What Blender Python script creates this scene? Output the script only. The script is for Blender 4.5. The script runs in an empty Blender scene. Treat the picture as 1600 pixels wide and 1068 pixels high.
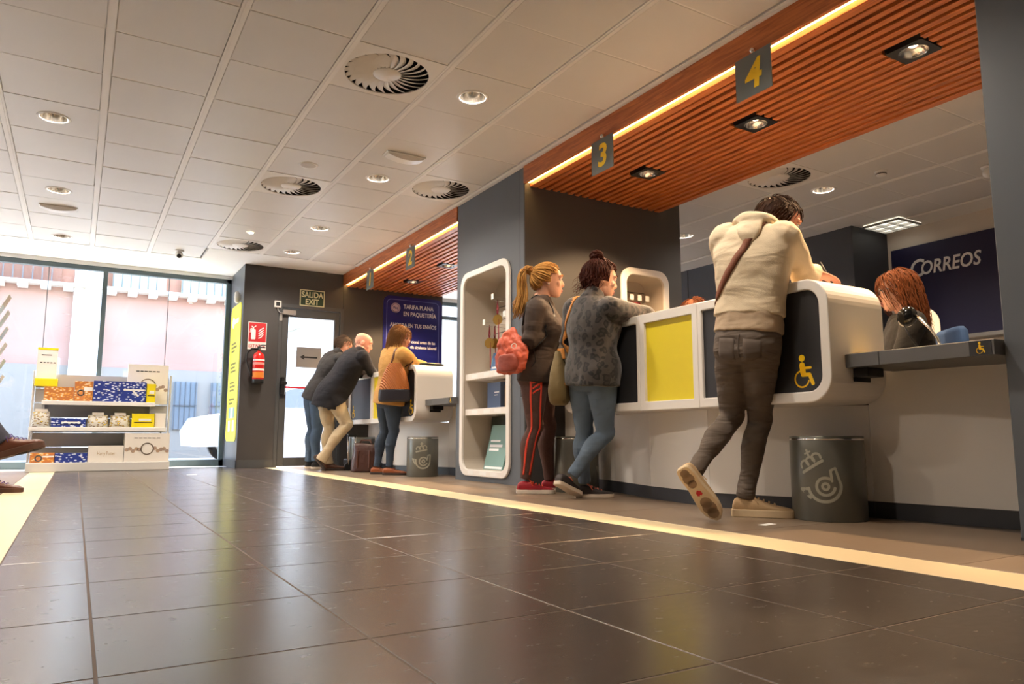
import bpy, bmesh, math, random
from mathutils import Vector, Matrix

# ---------------------------------------------------------------- camera, light, exposure
scene = bpy.context.scene
COL = scene.collection
F_PX, YAW, PITCH = 1144.2, 0.53385, 0.12945
cam_data = bpy.data.cameras.new('camera')
cam_data.sensor_width = 36.0
cam_data.lens = F_PX / 1600.0 * 36.0
cam_data.clip_start = 0.02
cam = bpy.data.objects.new('camera', cam_data)
cam.location = (0.0, 0.0, 0.382)
cam.rotation_euler = (math.pi / 2 + PITCH, 0.0, -YAW)
COL.objects.link(cam)
scene.camera = cam

scene.view_settings.view_transform = 'Standard'
scene.view_settings.look = 'None'
scene.view_settings.gamma = 1.0
scene.view_settings.use_curve_mapping = False
scene.view_settings.exposure = 0.12

world = bpy.data.worlds.new('world')
scene.world = world
world.use_nodes = True
wn = world.node_tree.nodes
wn.clear()
w_out = wn.new('ShaderNodeOutputWorld')
w_bg = wn.new('ShaderNodeBackground')
w_sky = wn.new('ShaderNodeTexSky')
w_sky.sky_type = 'NISHITA'
w_sky.sun_disc = False
w_sky.sun_elevation = math.radians(50)
w_sky.sun_rotation = math.radians(60)
w_sky.air_density = 1.0
w_sky.dust_density = 3.0
w_bg.inputs['Strength'].default_value = 3.6
world.node_tree.links.new(w_sky.outputs[0], w_bg.inputs[0])
world.node_tree.links.new(w_bg.outputs[0], w_out.inputs[0])

sun_d = bpy.data.lights.new('sun', 'SUN')
sun_d.energy = 14.0
sun_d.angle = math.radians(0.6)
sun_d.color = (1.0, 0.95, 0.88)
sun = bpy.data.objects.new('sun', sun_d)
sun.rotation_euler = Vector((-0.62, -0.20, -0.95)).to_track_quat('-Z', 'Y').to_euler()
COL.objects.link(sun)

# ---------------------------------------------------------------- helpers
def lin(c):
    c = c / 255.0
    return c / 12.92 if c <= 0.04045 else ((c + 0.055) / 1.055) ** 2.4

def rgb(r, g, b):
    return (lin(r), lin(g), lin(b), 1.0)

MATS = {}
def mat(name, col, rough=0.5, metal=0.0, spec=0.5, var=0.0, scale=8.0, bump=0.0, bscale=60.0,
        stretch=(1, 1, 1), emit=None, estr=0.0, col2=None, coat=0.0, sheen=0.0, fold=0.0, frot=(0.5, 0.5, 0.3), fscale=(7, 7, 26)):
    """principled material with a procedural colour variation and fine relief"""
    if name in MATS:
        return MATS[name]
    m = bpy.data.materials.new(name)
    m.use_nodes = True
    nt = m.node_tree
    p = nt.nodes['Principled BSDF']
    p.inputs['Base Color'].default_value = col
    p.inputs['Roughness'].default_value = rough
    p.inputs['Metallic'].default_value = metal
    p.inputs['Specular IOR Level'].default_value = spec
    p.inputs['Coat Weight'].default_value = coat
    p.inputs['Sheen Weight'].default_value = sheen
    if emit:
        p.inputs['Emission Color'].default_value = emit
        p.inputs['Emission Strength'].default_value = estr
    tc = mp = None
    if var > 0 or bump > 0:
        tc = nt.nodes.new('ShaderNodeTexCoord')
        mp = nt.nodes.new('ShaderNodeMapping')
        mp.inputs['Scale'].default_value = stretch
        nt.links.new(tc.outputs['Object'], mp.inputs[0])
    if var > 0:
        n = nt.nodes.new('ShaderNodeTexNoise')
        n.inputs['Scale'].default_value = scale
        n.inputs['Detail'].default_value = 5.0
        nt.links.new(mp.outputs[0], n.inputs['Vector'])
        r = nt.nodes.new('ShaderNodeMix')
        r.data_type = 'RGBA'
        c2 = col2 or tuple(max(0.0, c * (1 - var)) for c in col[:3]) + (1.0,)
        c1 = col if col2 else tuple(min(1.0, c * (1 + var * 0.6)) for c in col[:3]) + (1.0,)
        r.inputs[6].default_value = c1
        r.inputs[7].default_value = c2
        nt.links.new(n.outputs['Fac'], r.inputs[0])
        nt.links.new(r.outputs[2], p.inputs['Base Color'])
    if bump > 0:
        n2 = nt.nodes.new('ShaderNodeTexNoise')
        n2.inputs['Scale'].default_value = bscale
        n2.inputs['Detail'].default_value = 4.0
        nt.links.new(mp.outputs[0], n2.inputs['Vector'])
        b = nt.nodes.new('ShaderNodeBump')
        b.inputs['Strength'].default_value = min(1.0, bump)
        b.inputs['Distance'].default_value = 0.01
        nt.links.new(n2.outputs['Fac'], b.inputs['Height'])
        nt.links.new(b.outputs[0], p.inputs['Normal'])
        if fold > 0:                             # long slanting creases of cloth
            mq = nt.nodes.new('ShaderNodeMapping')
            mq.inputs['Rotation'].default_value = frot
            mq.inputs['Scale'].default_value = fscale
            nt.links.new(tc.outputs['Object'], mq.inputs[0])
            nf = nt.nodes.new('ShaderNodeTexNoise')
            nf.inputs['Scale'].default_value = 1.0
            nf.inputs['Detail'].default_value = 2.0
            nf.inputs['Distortion'].default_value = 0.5
            nt.links.new(mq.outputs[0], nf.inputs['Vector'])
            bf = nt.nodes.new('ShaderNodeBump')
            bf.inputs['Strength'].default_value = fold
            bf.inputs['Distance'].default_value = 0.05
            nt.links.new(nf.outputs['Fac'], bf.inputs['Height'])
            nt.links.new(bf.outputs[0], b.inputs['Normal'])
    MATS[name] = m
    return m

def glass_mat(name, tint=(1, 1, 1, 1), gloss=0.08, rough=0.0):
    if name in MATS:
        return MATS[name]
    m = bpy.data.materials.new(name)
    m.use_nodes = True
    nt = m.node_tree
    nt.nodes.clear()
    o = nt.nodes.new('ShaderNodeOutputMaterial')
    t = nt.nodes.new('ShaderNodeBsdfTransparent')
    t.inputs[0].default_value = tint
    g = nt.nodes.new('ShaderNodeBsdfGlossy')
    g.inputs['Roughness'].default_value = rough
    mx = nt.nodes.new('ShaderNodeMixShader')
    mx.inputs[0].default_value = gloss
    nt.links.new(t.outputs[0], mx.inputs[1])
    nt.links.new(g.outputs[0], mx.inputs[2])
    nt.links.new(mx.outputs[0], o.inputs[0])
    MATS[name] = m
    return m

def emis(name, col, strength):
    if name in MATS:
        return MATS[name]
    m = bpy.data.materials.new(name)
    m.use_nodes = True
    nt = m.node_tree
    p = nt.nodes['Principled BSDF']
    p.inputs['Base Color'].default_value = col
    p.inputs['Emission Color'].default_value = col
    p.inputs['Emission Strength'].default_value = strength
    MATS[name] = m
    return m

class MB:
    """collects vertices and faces of one mesh"""
    def __init__(self):
        self.v, self.f, self.s = [], [], []
    def add(self, vs, fs, smooth=False):
        o = len(self.v)
        self.v += [tuple(p) for p in vs]
        self.f += [tuple(i + o for i in f) for f in fs]
        self.s += [smooth] * len(fs)
        return self
    def box(self, x0, x1, y0, y1, z0, z1, b=0.0):
        x0, x1 = min(x0, x1), max(x0, x1)
        y0, y1 = min(y0, y1), max(y0, y1)
        z0, z1 = min(z0, z1), max(z0, z1)
        b = min(b, 0.45 * min(x1 - x0, y1 - y0, z1 - z0))
        if b <= 0:
            vs = [(x, y, z) for z in (z0, z1) for y in (y0, y1) for x in (x0, x1)]
            fs = [(0, 2, 3, 1), (4, 5, 7, 6), (0, 1, 5, 4), (2, 6, 7, 3), (0, 4, 6, 2), (1, 3, 7, 5)]
            return self.add(vs, fs)
        # chamfered box: three inset faces sharing chamfers
        vs, idx = [], {}
        for sx in (0, 1):
            for sy in (0, 1):
                for sz in (0, 1):
                    X, Y, Z = (x0, x1)[sx], (y0, y1)[sy], (z0, z1)[sz]
                    dx, dy, dz = (b, -b)[sx], (b, -b)[sy], (b, -b)[sz]
                    for k, p in enumerate(((X, Y + dy, Z + dz), (X + dx, Y, Z + dz), (X + dx, Y + dy, Z))):
                        idx[sx, sy, sz, k] = len(vs)
                        vs.append(p)
        fs = []
        for s in (0, 1):
            q = [idx[s, 0, 0, 0], idx[s, 1, 0, 0], idx[s, 1, 1, 0], idx[s, 0, 1, 0]]
            fs.append(q if s else q[::-1])
            q = [idx[0, s, 0, 1], idx[0, s, 1, 1], idx[1, s, 1, 1], idx[1, s, 0, 1]]
            fs.append(q if s else q[::-1])
            q = [idx[0, 0, s, 2], idx[1, 0, s, 2], idx[1, 1, s, 2], idx[0, 1, s, 2]]
            fs.append(q if s else q[::-1])
        for a in (0, 1):
            for c in (0, 1):
                fs.append((idx[a, c, 0, 0], idx[a, c, 1, 0], idx[a, c, 1, 1], idx[a, c, 0, 1]))
                fs.append((idx[a, 0, c, 0], idx[a, 1, c, 0], idx[a, 1, c, 2], idx[a, 0, c, 2]))
                fs.append((idx[0, a, c, 1], idx[1, a, c, 1], idx[1, a, c, 2], idx[0, a, c, 2]))
        for a in (0, 1):
            for c in (0, 1):
                for d in (0, 1):
                    fs.append((idx[a, c, d, 0], idx[a, c, d, 1], idx[a, c, d, 2]))
        return self.add(vs, fs)
    def loft(self, rings, caps=True, smooth=True, closed=False):
        n = len(rings[0])
        vs = [p for r in rings for p in r]
        fs = []
        m = len(rings)
        for i in range(m if closed else m - 1):
            a, c = i * n, ((i + 1) % m) * n
            for j in range(n):
                k = (j + 1) % n
                fs.append((a + j, a + k, c + k, c + j))
        o = len(self.v)
        self.add(vs, fs, smooth)
        if caps and not closed:
            self.f.append(tuple(o + j for j in range(n))[::-1]); self.s.append(False)
            self.f.append(tuple(o + (m - 1) * n + j for j in range(n))); self.s.append(False)
        return self
    def cyl(self, p0, p1, r0, r1=None, n=16, caps=True):
        r1 = r0 if r1 is None else r1
        p0, p1 = Vector(p0), Vector(p1)
        d = (p1 - p0).normalized()
        a = d.orthogonal().normalized()
        b = d.cross(a)
        ring = lambda p, r: [p + (a * math.cos(2 * math.pi * k / n) + b * math.sin(2 * math.pi * k / n)) * r for k in range(n)]
        return self.loft([ring(p0, r0), ring(p1, r1)], caps)
    def tube(self, pts, r, n=8, caps=True):
        pts = [Vector(p) for p in pts]
        rs = r if isinstance(r, (list, tuple)) else [r] * len(pts)
        rings, a = [], None
        for i, p in enumerate(pts):
            d = (pts[min(i + 1, len(pts) - 1)] - pts[max(i - 1, 0)]).normalized()
            if a is None:
                a = d.orthogonal().normalized()
            a = (a - d * a.dot(d))
            a = a.normalized() if a.length > 1e-6 else d.orthogonal().normalized()
            b = d.cross(a)
            rings.append([p + (a * math.cos(2 * math.pi * k / n) + b * math.sin(2 * math.pi * k / n)) * rs[i] for k in range(n)])
        return self.loft(rings, caps)
    def lathe(self, prof, c=(0, 0, 0), n=32, caps=True):
        rings = [[(c[0] + r * math.cos(2 * math.pi * k / n), c[1] + r * math.sin(2 * math.pi * k / n), c[2] + z) for k in range(n)] for r, z in prof]
        return self.loft(rings, caps)
    def prism(self, poly, M, t):
        """polygon in local xy extruded along local +z by t, placed by matrix M"""
        n = len(poly)
        vs = [M @ Vector((x, y, 0)) for x, y in poly] + [M @ Vector((x, y, t)) for x, y in poly]
        fs = [tuple(range(n))[::-1], tuple(range(n, 2 * n))] + [(i, (i + 1) % n, n + (i + 1) % n, n + i) for i in range(n)]
        return self.add(vs, fs)
    def ringprism(self, outer, inner, M, t):
        """frame between two polygons of equal count, extruded"""
        n = len(outer)
        vs = []
        for z in (0, t):
            vs += [M @ Vector((x, y, z)) for x, y in outer] + [M @ Vector((x, y, z)) for x, y in inner]
        fs = []
        for i in range(n):
            k = (i + 1) % n
            fs += [(i, n + i, n + k, k), (2 * n + i, 2 * n + k, 3 * n + k, 3 * n + i),
                   (i, k, 2 * n + k, 2 * n + i), (n + i, 3 * n + i, 3 * n + k, n + k)]
        return self.add(vs, fs)
    def mesh(self, name):
        me = bpy.data.meshes.new(name)
        me.from_pydata([tuple(p) for p in self.v], [], self.f)
        me.polygons.foreach_set('use_smooth', self.s)
        bm = bmesh.new(); bm.from_mesh(me)
        bmesh.ops.recalc_face_normals(bm, faces=bm.faces)
        bm.to_mesh(me); bm.free()
        me.update()
        return me
    def build(self, name, m, parent=None):
        return link(name, self.mesh(name), m, parent)

def link(name, me, m=None, parent=None):
    if m is not None and len(me.materials) == 0:
        me.materials.append(m)
    o = bpy.data.objects.new(name, me)
    COL.objects.link(o)
    if parent is not None:
        o.parent = parent
        if parent.parent is None:                # meshes are written in world coordinates at build time
            o.matrix_parent_inverse = parent.matrix_basis.inverted()
    return o

def thing(name, label, cat, loc=(0, 0, 0), rz=0.0, group=None):
    o = bpy.data.objects.new(name, None)
    o.empty_display_size = 0.1
    o.location = loc
    o.rotation_euler = (0, 0, rz)
    COL.objects.link(o)
    return tag(o, label, cat, group)

def tag(o, label, cat=None, group=None):
    o['label'] = label
    if cat:
        o['category'] = cat
    if group:
        o['group'] = group
    return o

def struct(o, label=None):
    o['kind'] = 'structure'
    if label:
        o['label'] = label
    return o

def sempty(name, label, loc=(0, 0, 0)):
    o = bpy.data.objects.new(name, None)
    o.location = loc
    COL.objects.link(o)
    return struct(o, label)

def copy_tree(o, parent=None):
    c = o.copy()
    COL.objects.link(c)
    c.parent = parent
    c.matrix_parent_inverse = o.matrix_parent_inverse.copy()
    for ch in list(o.children):
        copy_tree(ch, c)
    return c

def frame(o, xd, yd):
    """matrix with local x, y axes given, z = x cross y"""
    x, y = Vector(xd).normalized(), Vector(yd).normalized()
    z = x.cross(y)
    return Matrix(((x.x, y.x, z.x, o[0]), (x.y, y.y, z.y, o[1]), (x.z, y.z, z.z, o[2]), (0, 0, 0, 1)))

def face_room(x, y, z):      # a face that looks towards -X: local x runs to -Y, local y up
    return frame((x, y, z), (0, -1, 0), (0, 0, 1))

def face_cam(x, y, z):       # a face that looks towards -Y: local x runs to +X, local y up
    return frame((x, y, z), (1, 0, 0), (0, 0, 1))

def rrect(x0, x1, y0, y1, r, n=8, corners='abcd'):
    """rounded rectangle, counter-clockwise from lower right; corners a=lr b=ur c=ul d=ll"""
    out = []
    for key, cx, cy, a0 in (('a', x1, y0, -90), ('b', x1, y1, 0), ('c', x0, y1, 90), ('d', x0, y0, 180)):
        sx = -1 if cx == x1 else 1
        sy = -1 if cy == y1 else 1
        rr = r if key in corners else 0.0
        for k in range(n + 1):
            a = math.radians(a0 + 90 * k / n)
            out.append((cx + sx * rr + rr * math.cos(a), cy + sy * rr + rr * math.sin(a)))
    return out

def text_mesh(s, size, bold=0.0, depth=0.0, align='LEFT', shear=0.0, space=1.0):
    cu = bpy.data.curves.new('lettering', 'FONT')
    cu.body = s
    cu.size = size
    cu.offset = bold
    cu.extrude = depth
    cu.align_x = align
    cu.shear = shear
    cu.space_character = space
    cu.resolution_u = 3
    o = bpy.data.objects.new('lettering', cu)
    COL.objects.link(o)
    dg = bpy.context.evaluated_depsgraph_get()
    me = bpy.data.meshes.new_from_object(o.evaluated_get(dg))
    bpy.data.objects.remove(o)
    bpy.data.curves.remove(cu)
    return me

def text(s, size, M, m, parent=None, bold=0.0, depth=0.0006, align='LEFT', shear=0.0, space=1.0, name='lettering', sx=1.0, fit=None):
    me = text_mesh(s, size, bold, depth, align, shear, space)
    if fit:                                      # squeeze or stretch to the measured width
        xs_ = [v.co.x for v in me.vertices]
        sx = fit / max(1e-6, max(xs_) - min(xs_))
    me.transform(M @ Matrix.Diagonal((sx, 1, 1, 1)))
    me.materials.clear()
    return link(name, me, m, parent)

# ---------------------------------------------------------------- materials
M_TILE = mat('ceiling_tile_metal', rgb(216, 214, 210), 0.42, var=0.04, scale=3, bump=0.05, bscale=400)
M_BAR = mat('ceiling_bar_white', rgb(236, 234, 230), 0.45)
M_PLASTER = mat('plaster_white', rgb(236, 236, 234), 0.8, var=0.03)
M_GREY = mat('grey_panel', rgb(92, 98, 105), 0.5, var=0.06, scale=2, bump=0.04, bscale=500)
M_DARK = mat('charcoal_panel', rgb(62, 60, 60), 0.55, var=0.06, scale=2, bump=0.04, bscale=500)
M_DARK2 = mat('slate_panel', rgb(58, 62, 70), 0.55, var=0.06, scale=2)
M_WALL = mat('wall_paint_pale', rgb(214, 208, 200), 0.75, var=0.03)
M_BLUE = mat('navy_panel', rgb(22, 20, 64), 0.5, var=0.05, scale=2)
M_WHITE = mat('white_solid_surface', rgb(236, 231, 224), 0.38, var=0.02, scale=3)
M_LAM = mat('white_laminate', rgb(236, 232, 226), 0.45, var=0.03, scale=3)
M_PLINTH = mat('plinth_grey', rgb(62, 64, 70), 0.45)
M_YEL = mat('yellow_panel', rgb(232, 212, 34), 0.45, var=0.04, scale=2)
M_YELINK = mat('yellow_ink', rgb(250, 205, 20), 0.5)
M_CHAR = mat('charcoal_laminate', rgb(42, 42, 44), 0.4, var=0.08, scale=3)
M_ALU = mat('aluminium', rgb(190, 190, 188), 0.32, metal=0.9)
M_CHROME = mat('chrome', rgb(225, 225, 225), 0.12, metal=1.0)
M_BLACK = mat('black_plastic', rgb(22, 22, 23), 0.4)
M_WHITEP = mat('white_plastic', rgb(232, 231, 228), 0.4)
M_WFRAME = mat('window_frame_grey', rgb(78, 92, 96), 0.45, var=0.04)
M_DFRAME = mat('door_frame_grey', rgb(70, 72, 74), 0.45, var=0.05)
M_GLASS = glass_mat('window_glass', (0.97, 0.985, 0.98, 1), 0.06)
M_PAPER = mat('white_paper', rgb(240, 239, 235), 0.7)
M_INKW = mat('white_ink', rgb(238, 238, 240), 0.6)
M_INKK = mat('black_ink', rgb(24, 24, 24), 0.6)

def floor_mat(name, c1, c2, rough, axis=(3, 6, 1)):
    """stone tile: streaked two-tone colour, streaked gloss"""
    m = bpy.data.materials.new(name)
    m.use_nodes = True
    nt = m.node_tree
    p = nt.nodes['Principled BSDF']
    p.inputs['Specular IOR Level'].default_value = 0.9
    g = nt.nodes.new('ShaderNodeNewGeometry')
    mp = nt.nodes.new('ShaderNodeMapping')
    mp.inputs['Scale'].default_value = axis
    nt.links.new(g.outputs['Position'], mp.inputs[0])
    n = nt.nodes.new('ShaderNodeTexNoise')
    n.inputs['Scale'].default_value = 6.0
    n.inputs['Detail'].default_value = 8.0
    n.inputs['Roughness'].default_value = 0.65
    nt.links.new(mp.outputs[0], n.inputs['Vector'])
    r = nt.nodes.new('ShaderNodeMix'); r.data_type = 'RGBA'
    r.inputs[6].default_value = c1
    r.inputs[7].default_value = c2
    nt.links.new(n.outputs['Fac'], r.inputs[0])
    nt.links.new(r.outputs[2], p.inputs['Base Color'])
    mr = nt.nodes.new('ShaderNodeMapRange')
    mr.inputs['From Min'].default_value = 0.3
    mr.inputs['From Max'].default_value = 0.7
    mr.inputs['To Min'].default_value = rough - 0.015
    mr.inputs['To Max'].default_value = rough + 0.03
    nt.links.new(n.outputs['Fac'], mr.inputs['Value'])
    nt.links.new(mr.outputs[0], p.inputs['Roughness'])
    n2 = nt.nodes.new('ShaderNodeTexNoise')
    n2.inputs['Scale'].default_value = 45.0
    n2.inputs['Detail'].default_value = 3.0
    nt.links.new(mp.outputs[0], n2.inputs['Vector'])
    b = nt.nodes.new('ShaderNodeBump')
    b.inputs['Strength'].default_value = 0.008
    b.inputs['Distance'].default_value = 0.003
    nt.links.new(n2.outputs['Fac'], b.inputs['Height'])
    nt.links.new(b.outputs[0], p.inputs['Normal'])
    return m

M_FLOOR = floor_mat('dark_stone_tile', rgb(58, 49, 44), rgb(64, 54, 48), 0.25)
M_FLOOR2 = floor_mat('taupe_stone_tile', rgb(116, 98, 80), rgb(138, 118, 97), 0.36)
M_CREAM = floor_mat('cream_stone_strip', rgb(226, 204, 160), rgb(238, 218, 178), 0.36, (4, 1, 1))
M_GROUT = mat('grout', rgb(98, 83, 73), 0.8)

def wood_mat(name, c1, c2):
    m = bpy.data.materials.new(name)
    m.use_nodes = True
    nt = m.node_tree
    p = nt.nodes['Principled BSDF']
    p.inputs['Roughness'].default_value = 0.42
    g = nt.nodes.new('ShaderNodeNewGeometry')
    mp = nt.nodes.new('ShaderNodeMapping')
    mp.inputs['Scale'].default_value = (22, 1.6, 22)
    nt.links.new(g.outputs['Position'], mp.inputs[0])
    n = nt.nodes.new('ShaderNodeTexNoise')
    n.inputs['Scale'].default_value = 2.4
    n.inputs['Detail'].default_value = 7.0
    n.inputs['Distortion'].default_value = 0.8
    nt.links.new(mp.outputs[0], n.inputs['Vector'])
    r = nt.nodes.new('ShaderNodeValToRGB')
    r.color_ramp.elements[0].position = 0.32
    r.color_ramp.elements[0].color = c1
    r.color_ramp.elements[1].position = 0.66
    r.color_ramp.elements[1].color = c2
    nt.links.new(n.outputs['Fac'], r.inputs[0])
    nt.links.new(r.outputs[0], p.inputs['Base Color'])
    return m

M_WOOD = wood_mat('cherry_wood', rgb(150, 78, 36), rgb(196, 114, 58))
M_LED = emis('led_strip_glow', (1.0, 0.62, 0.20, 1), 14.0)

CEIL = 2.612
BAY = 4.70                       # the two counter bays repeat after this distance
PX = 3.05                        # plane of pillars and fascia

# ---------------------------------------------------------------- floor
floor = sempty('floor', 'dark stone tiled floor with cream strips')
MB().box(-5.0, 9.0, -3.0, 10.9, -0.06, -0.0007).build('grout_bed', M_GROUT, floor)
TX0, TPX, TY0, TPY = 0.053, 0.458, 2.298, 0.449
def tile_object(x0, x1, y0, y1, m, cache={}):
    w, d = round(x1 - x0, 3), round(y1 - y0, 3)
    key = (w, d, m.name)
    if key not in cache:
        g = 0.0022
        cache[key] = MB().box(g, w - g, g, d - g, -0.01, 0.0, 0.0012).mesh('tile')
        cache[key].materials.append(m)
    o = link('tile', cache[key], None, floor)
    o.location = (x0, y0, 0)
    return o
xs = [-0.172] + [TX0 + TPX * k for k in range(0, 5)] + [2.088]
ys = [TY0 + TPY * k for k in range(-5, 18)] + [10.3]
for j in range(len(ys) - 1):
    for i in range(len(xs) - 1):
        tile_object(xs[i], xs[i + 1], ys[j], ys[j + 1], M_FLOOR)
MB().box(-0.410, -0.1733, -3.0, 10.3, -0.01, 0.0, 0.001).build('cream_strip', M_CREAM, floor)
MB().box(2.0893, 2.322, -3.0, 10.3, -0.01, 0.0, 0.001).build('cream_strip', M_CREAM, floor)
ys2 = [1.28 + 0.9 * k for k in range(-2, 11)]
for j in range(len(ys2) - 1):
    tile_object(2.324, 3.30, ys2[j], ys2[j + 1], M_FLOOR2)
for j in range(6):
    tile_object(-1.33, -0.412, 4.9 + 0.9 * j, 5.8 + 0.9 * j, M_FLOOR2)
MB().box(3.301, 8.0, -3.0, 10.85, -0.01, -0.0005).build('office_floor_covering', mat('office_vinyl', rgb(110, 100, 92), 0.5), floor)
MB().box(-5.0, -1.331, -3.0, 10.3, -0.01, -0.0002).build('side_floor_covering', M_FLOOR2, floor)
MB().box(-1.33, -0.411, -3.0, 4.899, -0.01, -0.0002).build('side_floor_covering', M_FLOOR2, floor)
MB().box(-0.172, 3.30, -3.0, 0.05, -0.01, -0.0002).build('rear_floor_covering', M_FLOOR, floor)
MB().box(-5.0, 3.30, 10.301, 10.62, -0.01, 0.0).build('threshold_strip', mat('threshold_stone', rgb(214, 212, 206), 0.5), floor)

# ---------------------------------------------------------------- ceiling
ceiling = sempty('ceiling', 'white suspended metal tile ceiling')
CX0, CPX, CY0, CPY = 0.0205, 0.5985, 4.09, 0.592
MB().box(-5.0, 8.0, -3.0, 10.9, CEIL + 0.14, CEIL + 0.20).build('ceiling_void', M_PLASTER, ceiling)
hole_tiles = {}                  # (column, row) of tiles replaced by air diffusers
def col_x(i): return CX0 + CPX * i
def row_y(j): return CY0 + CPY * (j - 0.5)
DIFF = [(2, 0), (2, 4), (4, 3), (2, 8), (8, 0)]
for d in DIFF:
    hole_tiles[d] = 1
ctile = MB().box(-CPX / 2 + 0.024, CPX / 2 - 0.024, -CPY / 2 + 0.004, CPY / 2 - 0.004, 0.0, 0.012, 0.004).mesh('ceiling_tile')
ctile.materials.append(M_TILE)
def holed_tile(hw, hd, r, t, m, name, n=40):
    out = []
    for k in range(n):
        a = 2 * math.pi * k / n
        s = 1.0 / max(abs(math.cos(a)) / hw, abs(math.sin(a)) / hd)
        out.append((math.cos(a) * s, math.sin(a) * s))
    a0 = math.atan2(hd, hw)                      # snap the nearest points onto the corners
    for q in (a0, math.pi - a0, math.pi + a0, 2 * math.pi - a0):
        k = round(q / (2 * math.pi) * n) % n
        out[k] = (math.copysign(hw, math.cos(q)), math.copysign(hd, math.sin(q)))
    inn = [(r * math.cos(2 * math.pi * k / n), r * math.sin(2 * math.pi * k / n)) for k in range(n)]
    me = MB().ringprism(out, inn, Matrix(), t).mesh(name)
    me.materials.append(m)
    return me
ctile_lamp = holed_tile(CPX / 2 - 0.024, CPY / 2 - 0.004, 0.092, 0.012, M_TILE, 'ceiling_tile')
LAMP = [(-1, 3), (3, 0), (3, 3), (-1, 6), (-1, 9), (3, 6), (3, 8), (9, 0), (9, 3), (-1, 0), (3, -3), (-1, -3), (9, -3), (-3, 3), (-3, 6)]  # tail of the list: unseen lamps, added to light the foreground
rng = random.Random(4)
def ceil_tile(i, j):
    o = link('ceiling_tile', ctile_lamp if (i, j) in LAMP else ctile, None, ceiling)
    o.location = (col_x(i) + CPX / 2, row_y(j) + CPY / 2, CEIL + rng.uniform(-0.001, 0.0015))
    o.rotation_euler = (rng.uniform(-0.003, 0.003), rng.uniform(-0.003, 0.003), 0)
for i in range(-3, 5):
    for j in range(-5, 10):
        if j == 9 and i > 1:
            continue
        if (i, j) not in hole_tiles:
            ceil_tile(i, j)
for i in range(7, 12):
    for j in range(-5, 9):
        if (i, j) not in hole_tiles:
            ceil_tile(i, j)
for i in list(range(-3, 6)) + list(range(7, 13)):
    x = col_x(i)
    w = 0.022 if i != 5 else 0.014
    y1 = row_y(10) if i <= 1 else row_y(9)
    b = MB().box(x - w, x + w, row_y(-5), y1, CEIL - 0.004, CEIL + 0.02)
    b.box(x - w * 0.35, x + w * 0.35, row_y(-5), y1, CEIL - 0.0075, CEIL - 0.003)
    b.build('ceiling_bar', M_BAR, ceiling)
for j in range(-5, 11):
    y = row_y(j)
    MB().box(col_x(-3), col_x(2 if j == 10 else 5), y - 0.006, y + 0.006, CEIL + 0.003, CEIL + 0.02).build('cross_bar', M_BAR, ceiling)
    if j <= 9:
        MB().box(col_x(7), col_x(12), y - 0.006, y + 0.006, CEIL + 0.003, CEIL + 0.02).build('cross_bar', M_BAR, ceiling)
pb = MB()
pb.box(-5.0, col_x(2), row_y(10), 10.75, CEIL - 0.004, CEIL + 0.03)
pb.box(col_x(2), PX, row_y(9), 10.75, CEIL - 0.004, CEIL + 0.03)
pb.box(PX, 8.0, row_y(9), 10.75, CEIL - 0.004, CEIL + 0.03)
pb.box(-5.0, col_x(-3), -3.0, row_y(10), CEIL - 0.004, CEIL + 0.03)
pb.box(col_x(-3), 8.0, -3.0, row_y(-5), CEIL - 0.004, CEIL + 0.03)
pb.box(col_x(5), PX, row_y(-5), row_y(9), CEIL - 0.012, CEIL + 0.03)
pb.box(col_x(12), 8.0, row_y(-5), row_y(9), CEIL - 0.004, CEIL + 0.03)
pb.build('plaster_margin', M_PLASTER, ceiling)

# ---------------------------------------------------------------- walls and pillars
def wall(name, label, m, *boxes, b=0.0):
    w = MB()
    for bx in boxes:
        w.box(*bx, b)
    return struct(w.build(name, m), label)
SNX0, SNX1, SNZ0, SNZ1 = 4.03, 4.585, 1.22, 1.88       # small display opening in the pillar side
NX0, NX1 = 5.175, 6.075          # niche opening along the pillar face
pil = sempty('wall_pillar_display', 'grey clad pillar with a recessed display niche')
pb = MB()
for q in ((PX, SNX0 + 0.03, 0, CEIL), (SNX1 - 0.03, 4.76, 0, CEIL), (SNX0 + 0.03, SNX1 - 0.03, 0, SNZ0 + 0.03), (SNX0 + 0.03, SNX1 - 0.03, SNZ1 - 0.03, CEIL)):
    pb.box(q[0], q[1], 4.97, 4.99, q[2], q[3])            # the skin, leaving both niches open
pb.box(PX, 4.76, 6.17, 6.19, 0, CEIL)
pb.box(PX, PX + 0.02, 4.99, NX0 + 0.03, 0, CEIL)
pb.box(PX, PX + 0.02, NX1 - 0.03, 6.17, 0, CEIL)
pb.box(PX, PX + 0.02, NX0 + 0.03, NX1 - 0.03, 0, 0.08)
pb.box(PX, PX + 0.02, NX0 + 0.03, NX1 - 0.03, 1.86, CEIL)
pb.box(4.74, 4.76, 4.97, 6.19, 0, CEIL)
pb.build('pillar_cladding', M_GREY, pil)
sc_ = MB()
sc_.box(PX + 0.001, SNX0 + 0.03, 4.955, 4.9699, 0, CEIL)
sc_.box(SNX1 - 0.03, 4.76, 4.955, 4.9699, 0, CEIL)
sc_.box(SNX0 + 0.03, SNX1 - 0.03, 4.955, 4.9699, 0, SNZ0 + 0.03)
sc_.box(SNX0 + 0.03, SNX1 - 0.03, 4.955, 4.9699, SNZ1 - 0.03, CEIL)
sc_.build('side_cladding', M_DARK, pil)
for yy in (5.03,):
    MB().box(PX - 0.0012, PX, yy - 0.0015, yy + 0.0015, 0, CEIL).build('panel_seam', M_PLINTH, pil)
npil = sempty('wall_pillar_near', 'grey clad pillar closing the counter bay')
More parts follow.
